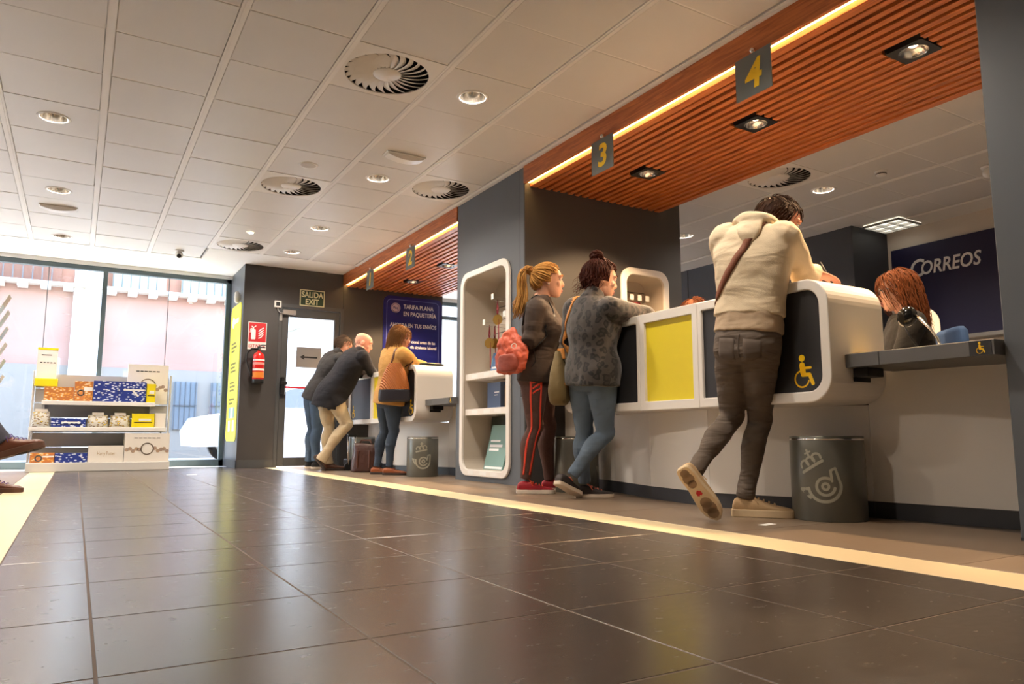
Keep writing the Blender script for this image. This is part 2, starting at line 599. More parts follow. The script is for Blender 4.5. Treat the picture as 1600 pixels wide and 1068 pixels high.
MB().box(PX + 0.015, 4.60, 0.27, 1.449, 0, CEIL, 0.004).build('pillar_cladding', M_GREY, npil)
MB().box(PX + 0.0135, PX + 0.016, 0.27, 1.449, 0.0, 0.012).build('pillar_foot', M_PLINTH, npil)

# far wall with the exit door: X 1.745 .. 4.60 at Y 9.72
YD = 9.72
DX0, DX1, DZ1 = 2.19, 3.06, 2.13
wd = sempty('wall_entrance', 'charcoal wall around the exit door')
w = MB()
w.box(1.745, DX0, YD, 10.70, 0, CEIL)
w.box(DX1, 4.55, YD, YD + 0.16, 0, CEIL)
w.box(DX0, DX1, YD, YD + 0.16, DZ1, CEIL)
w.build('wall_cladding', M_DARK, wd)
sk = MB()
sk.box(1.735, DX0, YD - 0.012, YD, 0, 0.10)
sk.box(1.733, 1.745, YD - 0.012, 10.66, 0, 0.10)
struct(sk.build('baseboard_entrance', M_DFRAME), 'dark skirting board of the charcoal wall')
MB().box(1.7435, 1.7455, YD + 0.001, 10.66, 0.10, CEIL).build('return_cladding', M_GREY, wd)
MB().box(3.045, 3.055, YD - 0.004, YD, 0.0, CEIL).build('panel_seam', M_BLACK, wd)

wall('wall_left', 'pale side wall of the hall', M_WALL, (-5.1, -5.0, -3.1, 10.75, 0, CEIL))
wall('wall_back', 'pale rear wall of the hall', M_WALL, (-5.1, 8.0, -3.1, -3.0, 0, CEIL))
wall('wall_near_side', 'pale wall beyond the near pillar', M_WALL, (PX + 0.02, PX + 0.12, -3.0, 0.27, 0, CEIL))

# ---------------------------------------------------------------- office behind the counters
wall('wall_office_dark', 'slate panelled wall behind the counters', M_DARK2, (6.95, 7.6, 4.67, 10.7, 0, CEIL))
for k in range(6):
    y = 5.25 + 0.62 * k
    struct(MB().box(6.945, 6.95, y - 0.003, y + 0.003, 0, CEIL).build('trim_%d' % (k + 1), M_BLACK), 'joint of the slate wall panels')
struct(MB().box(6.9445, 6.9495, 4.67, 10.7, 1.898, 1.904).build('trim_7', M_BLACK), 'horizontal joint of the slate wall panels')
wo = sempty('wall_office_blue', 'navy wall panel with raised white company lettering')
MB().box(7.57, 7.7, -3.0, 4.67, 0, CEIL).build('wall_board', M_WALL, wo)
MB().box(7.545, 7.57, 0.5, 4.62, 1.38, 2.40).build('navy_board', M_BLUE, wo)
MB().box(7.40, 7.57, 0.5, 4.62, 1.34, 1.38, 0.004).build('ledge', M_ALU, wo)
text('C', 0.27, face_room(7.544, 4.44, 2.06), M_INKW, wo, bold=0.003, depth=0.004, shear=0.2, name='company_lettering', fit=0.155)
text('ORREOS', 0.20, face_room(7.544, 4.315, 2.075), M_INKW, wo, bold=0.003, depth=0.004, shear=0.2, name='company_lettering', fit=0.60)
wall('wall_office_end', 'pale end wall of the office', M_WALL, (3.2, 7.6, -3.05, -2.95, 0, CEIL))

# ---------------------------------------------------------------- soffits with slats and glow strip
SOF_X1, SOF_LX = 4.49, 3.745
SOF_LAMPS = {'near': (2.09, 3.16, 4.23), 'far': (6.79, 7.86, 8.93)}
def soffit(idx, y0, y1, label):
    lamps = SOF_LAMPS[idx]
    s = sempty('ceiling_soffit_' + idx, label)
    MB().box(PX - 0.012, PX + 0.012, y0, y1, 2.455, CEIL - 0.002, 0.001).build('fascia_board', M_WOOD, s)
    MB().box(PX + 0.014, PX + 0.05, y0, y1, 2.470, 2.476).build('led_strip', M_LED, s)
    MB().box(PX + 0.012, SOF_X1, y0, y1, 2.50, 2.52).build('backing_board', mat('soffit_backing', rgb(44, 26, 16), 0.8), s)
    MB().box(SOF_X1, SOF_X1 + 0.02, y0, y1, 2.44, CEIL).build('edge_board', M_WOOD, s)
    MB().box(PX + 0.052, PX + 0.115, y0, y1, 2.438, 2.50, 0.002).build('edge_slat', M_WOOD, s)
    n, x = 18, PX + 0.15
    step = (SOF_X1 - 0.02 - x) / (n - 1)
    for k in range(n):
        xc = x + step * k
        sl = MB()
        cuts = [y0] + [q for l in sorted(lamps) for q in (l - 0.105, l + 0.105)] + [y1]
        if abs(xc - SOF_LX) > 0.125:
            cuts = [y0, y1]
        for a in range(0, len(cuts), 2):         # slats stop at the lamp housings
            sl.box(xc - 0.021, xc + 0.021, cuts[a], cuts[a + 1], 2.438, 2.492, 0.002)
        sl.build('slat', M_WOOD, s)
    return s
soffit('near', 1.449, 4.955, 'slatted cherry wood soffit over the near counter')
soffit('far', 6.19, YD, 'slatted cherry wood soffit over the far counter')

# ---------------------------------------------------------------- windows on the street
YW = 10.62
def window(idx, x0, x1, z0, z1, label, mull=(), transom=()):
    w = sempty('window_%d' % idx, label)
    f = MB()
    f.box(x0, x1, YW, YW + 0.08, z0, z0 + 0.09, 0.004)
    f.box(x0, x1, YW, YW + 0.08, z1 - 0.06, z1, 0.004)
    f.box(x0, x0 + 0.06, YW, YW + 0.08, z0, z1, 0.004)
    f.box(x1 - 0.06, x1, YW, YW + 0.08, z0, z1, 0.004)
    f.build('window_frame', M_WFRAME, w)
    for x in mull:
        MB().box(x - 0.028, x + 0.028, YW + 0.005, YW + 0.075, z0 + 0.09, z1 - 0.06, 0.003).build('mullion', M_WFRAME, w)
    for z in transom:
        MB().box(x0 + 0.06, x1 - 0.06, YW + 0.005, YW + 0.075, z - 0.03, z + 0.03, 0.003).build('transom', M_WFRAME, w)
    xs = [x0 + 0.06] + list(mull) + [x1 - 0.06]
    for a, c in zip(xs[:-1], xs[1:]):
        MB().box(a, c, YW + 0.034, YW + 0.040, z0 + 0.09, z1 - 0.06).build('pane', M_GLASS, w)
    return w
window(1, -5.0, 1.735, 0.0, 2.56, 'wide street window with grey frame', mull=(-2.9, -1.35, 0.20))
for xj in (-0.42, 0.95):
    struct(MB().box(xj - 0.004, xj + 0.004, YW + 0.030, YW + 0.044, 0.09, 2.50).build('trim_%d' % (9 if xj < 0 else 10), M_WFRAME), 'thin joint between two glass panes')
window(2, 4.55, 8.0, 0.0, 2.56, 'street window seen beyond the charcoal wall', mull=(6.2,), transom=(2.30,))
struct(MB().box(-5.0, 1.745, YW - 0.01, YW + 0.14, 2.56, CEIL + 0.03).build('wall_lintel', M_PLASTER), 'white lintel above the street window')
struct(MB().box(4.55, 8.0, YW - 0.01, YW + 0.14, 2.56, CEIL + 0.03).build('wall_lintel_office', M_PLASTER), 'white lintel above the office window')

# ---------------------------------------------------------------- lamps and ceiling fittings
M_REFL = mat('lamp_reflector', rgb(235, 232, 226), 0.18, metal=1.0)
M_BULB = emis('lamp_warm_glow', (1.0, 0.80, 0.58, 1), 22.0)
M_BULB2 = emis('spot_warm_glow', (1.0, 0.72, 0.42, 1), 22.0)
WARM = (1.0, 0.87, 0.73)
WARM2 = (1.0, 0.66, 0.36)
def spot(parent, loc, energy, color, angle, blend=0.5, r=0.06, target=None):
    d = bpy.data.lights.new('lamp_light', 'SPOT')
    d.energy = energy
    d.color = color
    d.spot_size = math.radians(angle)
    d.spot_blend = blend
    d.shadow_soft_size = r
    o = bpy.data.objects.new('lamp_light', d)
    o.location = loc
    if target:
        o.rotation_euler = (Vector(target) - Vector(loc)).to_track_quat('-Z', 'Y').to_euler()
    COL.objects.link(o)
    o.parent = parent
    return o

def downlight_proto():
    t = thing('ceiling_downlight', 'x', 'downlight')
    MB().lathe([(0.086, 0.012), (0.086, -0.003), (0.092, -0.006), (0.104, -0.005), (0.107, 0.0), (0.107, 0.001)], caps=False).build('trim_ring', M_WHITEP, t)
    MB().lathe([(0.086, 0.0), (0.080, 0.03), (0.066, 0.06), (0.045, 0.085), (0.043, 0.10)], caps=False).build('reflector', M_REFL, t)
    MB().lathe([(0.044, 0.078), (0.040, 0.070), (0.022, 0.066), (0.001, 0.065)], caps=False).build('lamp_glass', M_BULB, t)
    spot(t, (0, 0, 0.02), 1.0, WARM, 150, 0.6, 0.07)
    return t
DL_E = 105.0
dl_lab = {(-1, 3): 'round recessed downlight over the left floor strip, nearest the hall middle',
          (3, 0): 'round recessed downlight beside the large swirl diffuser near the wood fascia',
          (3, 3): 'round recessed downlight between the curved emergency light and a swirl diffuser',
          (-1, 6): 'round recessed downlight next to the flat emergency light over the left strip',
          (-1, 9): 'round recessed downlight over the left strip, closest to the street window',
          (3, 6): 'round recessed downlight in the row along the fascia, before the far counter signs',
          (3, 8): 'round recessed downlight closest to the exit door wall',
          (9, 0): 'round recessed downlight above the office, beside its swirl diffuser',
          (9, 3): 'round recessed downlight above the office, beside the dark pillar side'}
proto = downlight_proto()
used = False
for (i, j) in LAMP:
    t = copy_tree(proto)
    t.location = (col_x(i) + CPX / 2, row_y(j) + CPY / 2, CEIL)
    t['label'] = dl_lab.get((i, j), 'unseen round recessed downlight added behind the visible part of the hall to light the foreground')
    t['group'] = 'recessed ceiling downlights'
    for c in t.children:
        if c.type == 'LIGHT':
            c.data = c.data.copy()
            c.data.energy = DL_E
for c in list(proto.children):
    bpy.data.objects.remove(c)
bpy.data.objects.remove(proto)

# small downlight
t = thing('ceiling_spotlight', 'small round spotlight between two swirl diffusers near the window', 'spotlight', (1.51, 8.2, CEIL))
MB().lathe([(0.001, -0.003), (0.03, -0.004), (0.032, 0.0)], (1.51, 8.2, CEIL), 20, caps=False).build('lamp_glass', M_BULB, t)
MB().lathe([(0.032, -0.004), (0.046, -0.006), (0.048, 0.0)], (1.51, 8.2, CEIL), 20, caps=False).build('trim_ring', M_WHITEP, t)

# square black spotlights in the slatted soffits
def soffit_lamp(y, label, energy):
    x, z = SOF_LX, 2.436
    t = thing('soffit_spotlight', label, 'spotlight', (x, y, z), group='square black soffit spotlights')
    M0 = Matrix.Translation((x, y, z))
    sq = [(0.1 * max(-1, min(1, 1.4142 * math.cos(2 * math.pi * (k + 0.5) / 32))), 0.1 * max(-1, min(1, 1.4142 * math.sin(2 * math.pi * (k + 0.5) / 32)))) for k in range(32)]
    ci = [(0.074 * math.cos(2 * math.pi * (k + 0.5) / 32), 0.074 * math.sin(2 * math.pi * (k + 0.5) / 32)) for k in range(32)]
    MB().ringprism(sq, ci, M0, 0.01).build('housing_plate', M_BLACK, t)
    h = MB()
    for a, c, d, e in ((-0.1, -0.094, -0.1, 0.1), (0.094, 0.1, -0.1, 0.1), (-0.094, 0.094, -0.1, -0.094), (-0.094, 0.094, 0.094, 0.1)):
        h.box(x + a, x + c, y + d, y + e, z + 0.0101, z + 0.06)
    h.build('housing', M_BLACK, t)
    MB().lathe([(0.073, 0.002), (0.062, 0.022), (0.04, 0.036), (0.024, 0.042)], (x, y, z), 28, caps=False).build('reflector', M_REFL, t)
    MB().lathe([(0.026, 0.040), (0.020, 0.034), (0.001, 0.032)], (x, y, z), 20, caps=False).build('lamp_glass', M_BULB2, t)
    spot(t, (0, 0, 0.01), energy, WARM2, 118, 0.45, 0.05)
SP_E = 230.0
for y, lab in zip(SOF_LAMPS['near'], ('black square soffit spotlight above the clerk with the brown hair', 'black square soffit spotlight between the signs 3 and 4', 'black square soffit spotlight beside the dark pillar side')):
    soffit_lamp(y, lab, SP_E)
for y, lab in zip(SOF_LAMPS['far'], ('black square soffit spotlight next to the display pillar, over the far counter', 'black square soffit spotlight over the middle of the far counter', 'black square soffit spotlight before the navy poster')):
    soffit_lamp(y, lab, SP_E * 0.9)

# warm light of the glow strips (long thin lamps where the strips are)
for nm, y0, y1 in (('near', 1.449, 4.955), ('far', 6.19, YD)):
    pass

# swirl air diffusers
M_DIFF = mat('diffuser_enamel', rgb(228, 225, 219), 0.4)
M_VOID = mat('duct_black', rgb(14, 14, 14), 0.8)
dplate = holed_tile(CPX / 2 - 0.0225, CPY / 2 - 0.003, 0.258, 0.008, M_DIFF, 'face_plate', 48)
def blade_mesh():
    r0, r1, n = 0.082, 0.257, 7
    rings = []
    for k in range(n):
        f = k / (n - 1)
        r = r0 + (r1 - r0) * f
        a = -0.30 * f * f
        w = 0.009 + 0.0155 * math.sin(math.pi * min(1.0, 0.12 + 0.80 * f))
        til = math.radians(20)
        c = Vector((r * math.cos(a), r * math.sin(a), 0.007))
        tdir = Vector((-math.sin(a), math.cos(a), 0)) * math.cos(til) + Vector((0, 0, 1)) * math.sin(til)
        nd = Vector((-math.sin(a), math.cos(a), 0)) * -math.sin(til) + Vector((0, 0, 1)) * math.cos(til)
        rings.append([c - tdir * w - nd * 0.001, c + tdir * w - nd * 0.001, c + tdir * w + nd * 0.001, c - tdir * w + nd * 0.001])
    me = MB().loft(rings, smooth=False).mesh('blade')
    me.materials.append(M_DIFF)
    return me
bladem = blade_mesh()
hubm = MB().lathe([(0.001, -0.004), (0.08, -0.002), (0.088, 0.004), (0.088, 0.008)], n=32, caps=False).mesh('hub')
hubm.materials.append(M_DIFF)
voidm = MB().lathe([(0.262, 0.006), (0.262, 0.10), (0.001, 0.10)], n=40, caps=False).mesh('duct')
voidm.materials.append(M_VOID)
dif_lab = {(2, 0): 'large square swirl air diffuser in the hall ceiling beside the round downlight',
           (2, 4): 'square swirl air diffuser beside the round ceiling loudspeaker',
           (4, 3): 'square swirl air diffuser touching the display pillar and fascia',
           (2, 8): 'square swirl air diffuser closest to the exit door wall',
           (8, 0): 'square swirl air diffuser in the office ceiling'}
for (i, j), lab in dif_lab.items():
    t = thing('air_diffuser', lab, 'air vent', (0, 0, 0), group='square swirl air diffusers')
    for me, nm in ((dplate, 'face_plate'), (hubm, 'hub'), (voidm, 'duct')):
        link(nm, me, None, t)
    for k in range(24):
        b = link('blade', bladem, None, t)
        b.rotation_euler = (0, 0, 2 * math.pi * k / 24)
    t.location = (col_x(i) + CPX / 2, row_y(j) + CPY / 2, CEIL - 0.002)

# emergency lights, loudspeaker, cameras, detector
def emergency(x, y, label):
    t = thing('emergency_light', label, 'emergency light', (x, y, CEIL), group='emergency lights')
    MB().box(x - 0.165, x + 0.165, y - 0.06, y + 0.06, CEIL - 0.008, CEIL - 0.0001, 0.003).build('base_plate', M_WHITEP, t)
    rings = []
    for k in range(13):
        f = k / 12 * 2 - 1
        h = 0.010 + 0.028 * (1 - f * f)
        xx = x + 0.15 * f
        rings.append([(xx, y - 0.05, CEIL - 0.008), (xx, y - 0.045, CEIL - 0.008 - h), (xx, y + 0.045, CEIL - 0.008 - h), (xx, y + 0.05, CEIL - 0.008)])
    MB().loft(rings, smooth=False).build('lens', mat('frosted_lens', rgb(242, 241, 238), 0.3), t)
emergency(2.12, 5.28, 'curved white emergency light between two downlights of the fascia row')
emergency(-0.29, 8.22, 'white emergency light in the ceiling over the left floor strip')
t = thing('ceiling_loudspeaker', 'small round loudspeaker grille flush in the ceiling', 'loudspeaker', (1.51, 5.86, CEIL))
MB().lathe([(0.001, -0.006), (0.055, -0.006), (0.06, -0.004)], (1.51, 5.86, CEIL), 28, caps=False).build('grille', mat('speaker_grille', rgb(205, 200, 193), 0.6, bump=0.3, bscale=900), t)
MB().lathe([(0.06, -0.004), (0.072, -0.007), (0.078, 0.0)], (1.51, 5.86, CEIL), 28, caps=False).build('rim', M_WHITEP, t)
def dome_cam(x, y, label, dirv):
    t = thing('security_camera', label, 'security camera', (x, y, CEIL - 0.004), group='ceiling cameras')
    z = CEIL - 0.004
    MB().lathe([(0.001, -0.012), (0.05, -0.012), (0.055, 0.0)], (x, y, z), 24, caps=False).build('mount', M_WHITEP, t)
    c = Vector((x, y, z - 0.05))
    rings = []
    for k in range(9):
        a = math.pi * k / 8
        rings.append([(c.x + 0.045 * math.sin(a) * math.cos(q), c.y + 0.045 * math.sin(a) * math.sin(q), c.z + 0.045 * math.cos(a)) for q in [2 * math.pi * m / 20 for m in range(20)]])
    MB().loft(rings).build('ball_housing', M_WHITEP, t)
    d = Vector(dirv).normalized()
    MB().cyl(c + d * 0.036, c + d * 0.0465, 0.026, 0.024, 18).build('lens', M_BLACK, t)
dome_cam(0.93, 9.45, 'white ball camera at the ceiling edge above the street window', (-0.1, -0.9, -0.5))
dome_cam(6.38, 3.02, 'white ball camera at the office ceiling beside the near pillar', (-0.1, -0.75, -0.55))
t = thing('smoke_detector', 'small white smoke detector on the office ceiling', 'smoke detector', (5.72, 3.54, CEIL))
MB().lathe([(0.001, -0.012), (0.05, -0.012), (0.052, 0.0)], (5.72, 3.54, CEIL), 24, caps=False).build('base', M_WHITEP, t)
MB().lathe([(0.001, -0.045), (0.03, -0.043), (0.04, -0.034), (0.042, -0.016), (0.036, -0.012)], (5.72, 3.54, CEIL), 24, caps=False).build('sensor_head', M_WHITEP, t)
MB().lathe([(0.0425, -0.030), (0.0425, -0.022)], (5.72, 3.54, CEIL), 24, caps=False).build('vent_band', M_BLACK, t)
# office grid light
t = thing('louvre_light', 'square louvred fluorescent light in the office ceiling', 'ceiling light', (7.27, 4.42, CEIL))
MB().box(7.07, 7.47, 4.22, 4.62, CEIL - 0.008, CEIL - 0.006).build('light_panel', emis('tube_glow', (1.0, 0.93, 0.78, 1), 1.2), t)
for k in range(4):
    MB().box(7.07 + 0.13 * k, 7.08 + 0.13 * k, 4.22, 4.62, CEIL - 0.03, CEIL - 0.008).build('louvre', M_ALU, t)
    MB().box(7.07, 7.47, 4.22 + 0.13 * k, 4.23 + 0.13 * k, CEIL - 0.031, CEIL - 0.0081).build('louvre', M_ALU, t)

# ---------------------------------------------------------------- counter number signs
def num_sign(n, yc):
    t = thing('number_sign', 'grey hanging sign with the yellow numeral %s below the wood fascia' % {'1': 'one', '2': 'two', '3': 'three', '4': 'four'}[n], 'sign', (PX - 0.03, yc, 2.2), group='counter number signs')
    MB().box(PX - 0.034, PX - 0.028, yc - 0.122, yc + 0.122, 2.205, 2.445, 0.002).build('plate', mat('sign_grey', rgb(98, 104, 104), 0.5), t)
    text(n, 0.22, face_room(PX - 0.0345, yc, 2.25), M_YELINK, t, bold=0.006, depth=0.0008, align='CENTER', shear=0.1, name='number')
    k = MB()
    k.lathe([(0.001, -0.016), (0.011, -0.011), (0.016, 0.0), (0.011, 0.011), (0.001, 0.016)], (PX - 0.031, yc, 2.46), 14, caps=False)
    k.cyl((PX - 0.031, yc, 2.462), (PX - 0.012, yc, 2.475), 0.006, n=10)
    k.build('hanger_knob', M_CHROME, t)
num_sign('4', 2.55)
num_sign('3', 3.875)
num_sign('2', 7.29)
num_sign('1', 8.57)

# ---------------------------------------------------------------- flat marks
def stroke(mb, pts, w, M, t=0.0008, closed=False, wrap=None):
    """a line of width w through local xy points, joints filled with small discs; wrap maps (x, y, z) to a curved face"""
    P = [Vector((p[0], p[1], 0)) for p in pts]
    put = (lambda p: M @ p) if wrap is None else wrap
    segs = list(zip(P[:-1], P[1:])) + ([(P[-1], P[0])] if closed else [])
    for a, b in segs:
        d = (b - a)
        if d.length < 1e-7:
            continue
        n = Vector((-d.y, d.x, 0)).normalized() * w / 2
        q = [a - n, b - n, b + n, a + n]
        up = Vector((0, 0, t))
        mb.add([put(p) for p in q] + [put(p + up) for p in q], [(0, 1, 2, 3), (4, 5, 6, 7), (0, 1, 5, 4), (1, 2, 6, 5), (2, 3, 7, 6), (3, 0, 4, 7)])
    for p in P:
        disc(mb, p.x, p.y, w / 2, M, t, 10, put)
    return mb

def disc(mb, x, y, r, M, t=0.0008, n=24, put=None):
    put = put or (lambda p: M @ p)
    lo = [put(Vector((x + r * math.cos(2 * math.pi * k / n), y + r * math.sin(2 * math.pi * k / n), 0))) for k in range(n)]
    hi = [put(Vector((x + r * math.cos(2 * math.pi * k / n), y + r * math.sin(2 * math.pi * k / n), t))) for k in range(n)]
    mb.add(lo + hi, [tuple(range(n)), tuple(range(n, 2 * n))] + [(k, (k + 1) % n, n + (k + 1) % n, n + k) for k in range(n)])
    return mb

def arc(cx, cy, r, a0, a1, n=20):
    return [(cx + r * math.cos(math.radians(a0 + (a1 - a0) * k / n)), cy + r * math.sin(math.radians(a0 + (a1 - a0) * k / n))) for k in range(n + 1)]

def wheelchair(M, s, flip, parent):
    """seated figure in a wheelchair, height s"""
    f = -1 if flip else 1
    k = s / 0.22
    A = lambda L: [(p[0] * k * f, p[1] * k) for p in L]
    m = MB()
    disc(m, 0.0, 0.197 * k, 0.023 * k, M)
    stroke(m, A([(0.0, 0.15), (0.005, 0.10)]), 0.042 * k, M)
    stroke(m, A([(0.0, 0.085), (0.055, 0.085), (0.078, 0.025)]), 0.026 * k, M)
    stroke(m, A([(0.01, 0.13), (0.065, 0.13)]), 0.017 * k, M)
    stroke(m, A(arc(-0.005, 0.058, 0.054, 105, 345)), 0.011 * k, M)
    return m.build('wheelchair_symbol', M_YELINK, parent)

def bevel(o, w=0.005, seg=2, ang=35):
    b = o.modifiers.new('bevel', 'BEVEL')
    b.width = w
    b.segments = seg
    b.limit_method = 'ANGLE'
    b.angle_limit = math.radians(ang)
    return o

# ---------------------------------------------------------------- service counter (near one; the far one is a copy)
CXF, CZ0, CZ1 = 2.90, 0.54, 1.118
ct = thing('service_counter', 'white rounded service counter with yellow middle panel where the hooded man leans', 'counter', (3.1, 3.15, 0.0), group='service counters')
def pod(y_left, y_right, corners, icon):
    L = y_left - y_right
    M = face_room(CXF, y_left, 0)
    out = rrect(0, L, CZ0, CZ1, 0.125, 10, corners)
    bl = 0.05 if 'c' in corners else 0.03
    br = 0.05 if 'a' in corners else 0.03
    inn = rrect(bl, L - br, CZ0 + 0.052, CZ1 - 0.05, 0.075, 10, corners)
    sh = bevel(MB().ringprism(out, inn, M, -0.41).build('shell', M_WHITE, ct), 0.006)
    MB().prism(inn, M @ Matrix.Translation((0, 0, -0.024)), 0.008).build('front_panel', M_CHAR, ct)
    if icon:
        u = (L - br - 0.115) if 'a' in corners else (bl + 0.10)
        wheelchair(M @ Matrix.Translation((u, CZ0 + 0.072, -0.0158)), 0.155, False, ct)
    return sh
pod(4.21, 3.392, 'cd', True)
pod(2.908, 2.09, 'ab', True)
M = face_room(CXF, 3.39, 0)
sq = lambda x0, x1, z0, z1: [(x1, z0), (x1, z1), (x0, z1), (x0, z0)]
bevel(MB().ringprism(sq(0, 0.48, CZ0, CZ1), sq(0.04, 0.44, CZ0 + 0.052, CZ1 - 0.055), M, -0.41).build('shell', M_WHITE, ct), 0.003)
MB().prism(sq(0.04, 0.44, CZ0 + 0.052, CZ1 - 0.055), M @ Matrix.Translation((0, 0, -0.026)), 0.008).build('front_panel', M_YEL, ct)
poly = [(3.43, 4.953), (3.30, 4.15), (3.136, 3.59), (3.05, 3.0), (3.32, 2.20), (3.43, 1.452)]
for k in range(len(poly) - 1):
    a, b = Vector((*poly[k], 0)), Vector((*poly[k + 1], 0))
    top = 0.694 if k in (0, 4) else CZ0 - 0.002
    d = (b - a).normalized()
    a2, b2 = a + d * 0.0015, b - d * 0.0015
    n = Vector((-d.y, d.x, 0))
    n = n if n.x > 0 else -n                      # away from the hall
    MB().add([tuple(p + Vector((0, 0, z))) for z in (0.078, top) for p in (a2, b2, b2 + n * 0.018, a2 + n * 0.018)],
             [(0, 1, 2, 3), (4, 5, 6, 7), (0, 1, 5, 4), (1, 2, 6, 5), (2, 3, 7, 6), (3, 0, 4, 7)]).build('base_panel', M_LAM, ct)
    o_ = n * 0.006
    MB().add([tuple(p + Vector((0, 0, z))) for z in (0.0, 0.078) for p in (a + o_, b + o_, b + n * 0.03, a + n * 0.03)],
             [(0, 1, 2, 3), (4, 5, 6, 7), (0, 1, 5, 4), (1, 2, 6, 5), (2, 3, 7, 6), (3, 0, 4, 7)]).build('plinth', M_PLINTH, ct)
MB().box(3.312, 3.95, 2.1, 4.2, 0.70, 0.735, 0.004).build('inner_desk', M_LAM, ct)
MB().box(3.9, 3.93, 2.1, 2.14, 0.0, 0.70).build('desk_leg', M_ALU, ct)
MB().box(3.9, 3.93, 4.16, 4.2, 0.0, 0.70).build('desk_leg', M_ALU, ct)
M_SHELF = mat('shelf_grey', rgb(98, 98, 98), 0.45, var=0.04, scale=3)
for y0, y1, ys in ((1.452, 2.088, 1.925), (4.212, 4.953, 4.4)):
    a, c = min(y0, y1), max(y0, y1)
    sh = MB()
    sh.box(3.0, 3.62, a, ys - 0.001, 0.696, 0.757, 0.002)
    sh.box(3.0, 3.62, ys + 0.001, c, 0.696, 0.757, 0.002)
    sh = sh.build('low_shelf', M_SHELF, ct)
    br = MB()
    yy = 2.088 if y0 < 3 else 4.212
    sg = -1 if y0 < 3 else 1
    br.box(3.05, 3.17, yy + sg * 0.075, yy + sg * 0.001, 0.655, 0.695, 0.003)
    br.box(3.05, 3.17, yy + sg * 0.008, yy + sg * 0.001, 0.635, 0.656, 0.001)
    br.build('shelf_bracket', M_BLACK, ct)
    yp = (1.462, 1.545) if y0 < 3 else (4.86, 4.943)
    pl = MB().box(2.9985, 3.0, yp[0], yp[1], 0.698, 0.755).build('symbol_plate', M_CHAR, ct)
    if y0 < 3:
        wheelchair(face_room(2.998, 1.505, 0.704), 0.046, False, ct)
ct2 = copy_tree(ct)
ct2.location.y += BAY
ct2['label'] = 'white rounded service counter below the navy poster where three customers lean'

# ---------------------------------------------------------------- litter bins
M_BIN = mat('bin_enamel', rgb(112, 112, 104), 0.3, metal=0.35, var=0.05, scale=3)
M_BINLOGO = mat('bin_emblem', rgb(160, 158, 142), 0.4)
def emblem(mb, wrap, s=1.0, rot=0.0):
    cr, sr = math.cos(rot), math.sin(rot)
    A = lambda L: [((p[0] * cr - p[1] * sr) * s, (p[0] * sr + p[1] * cr) * s) for p in L]
    st = lambda L, w: stroke(mb, A(L), w * s, None, 0.0006, wrap=wrap)
    cx, cy = 0.018, -0.035
    st(arc(cx, cy, 0.012, 0, 350, 14), 0.010)                       # coil of the horn
    st(arc(cx, cy, 0.034, 40, 330, 22), 0.011)
    st(arc(cx - 0.004, cy + 0.004, 0.062, 170, 345, 20), 0.012)
    st([(cx - 0.064, cy + 0.012), (cx - 0.098, cy + 0.022), (cx - 0.072, cy - 0.022)], 0.011)
    st([(cx + 0.056, cy - 0.010), (cx + 0.060, cy + 0.055), (cx + 0.040, cy + 0.052), (cx + 0.030, cy + 0.012)], 0.010)
def crown(mb, wrap, s=1.0, rot=0.0):
    cr, sr = math.cos(rot), math.sin(rot)
    A = lambda L: [((p[0] * cr - p[1] * sr) * s, (p[0] * sr + p[1] * cr) * s) for p in L]
    st = lambda L, w: stroke(mb, A(L), w * s, None, 0.0006, wrap=wrap)
    zc = 0.045
    st([(-0.045, zc), (-0.015, zc + 0.006), (0.015, zc + 0.012), (0.045, zc + 0.018)], 0.012)
    for x0 in (-0.042, -0.014, 0.014):
        st(arc(x0 + 0.014, zc + 0.034 + x0 * 0.2, 0.017, 200, -20, 10), 0.009)
    st([(0.002, zc + 0.05), (0.002, zc + 0.078)], 0.009)
    st([(-0.010, zc + 0.066), (0.014, zc + 0.068)], 0.007)

def litter_bin(x, y, r, h, label, faces):
    t = thing('litter_bin', label, 'bin', (x, y, 0), group='grey litter bins')
    MB().lathe([(0.001, 0.0), (r - 0.002, 0.0), (r, 0.003), (r, h - 0.004), (r - 0.002, h), (r - 0.008, h), (r - 0.010, h - 0.004), (r - 0.010, 0.02), (0.001, 0.02)], (x, y, 0), 48, caps=False).build('drum', M_BIN, t)
    MB().lathe([(r + 0.0008, h - 0.018), (r + 0.002, h - 0.016), (r + 0.002, h - 0.013), (r + 0.0008, h - 0.011)], (x, y, 0), 48, caps=False).build('rim_bead', M_CHROME, t)
    for ang, rot in faces:
        e, e2 = MB(), MB()
        def wrap(p, a0=math.radians(ang)):
            a = a0 + p.x / r
            return Vector((x + (r + 0.0006 + p.z) * math.cos(a), y + (r + 0.0006 + p.z) * math.sin(a), 0.19 + p.y))
        emblem(e, wrap, 1.15, rot)
        crown(e2, wrap, 1.15, rot)
        e.build('horn_emblem', M_BINLOGO, t)
        e2.build('crown_emblem', M_BINLOGO, t)
# angle: direction the emblem looks to, seen from above; local x grows counter-clockwise = rightwards for the viewer
litter_bin(3.10, 2.285, 0.166, 0.388, 'grey litter bin with horn emblem under the low shelf beside the hooded man', ((180 + 53 - 32, 0.35), (180 + 53 + 95, 0.0)))
litter_bin(3.115, 4.36, 0.160, 0.388, 'grey litter bin half hidden behind the woman in the leopard print jacket', ((100, 0.0), (330, 0.0)))
litter_bin(2.985, 6.80, 0.155, 0.388, 'grey litter bin with crown and horn emblem beside the display pillar', ((180 + 62, 0.0), (45, 0.0)))
litter_bin(3.05, 8.80, 0.160, 0.388, 'grey litter bin behind the brown leather briefcase', ((120, 0.0), (340, 0.0)))

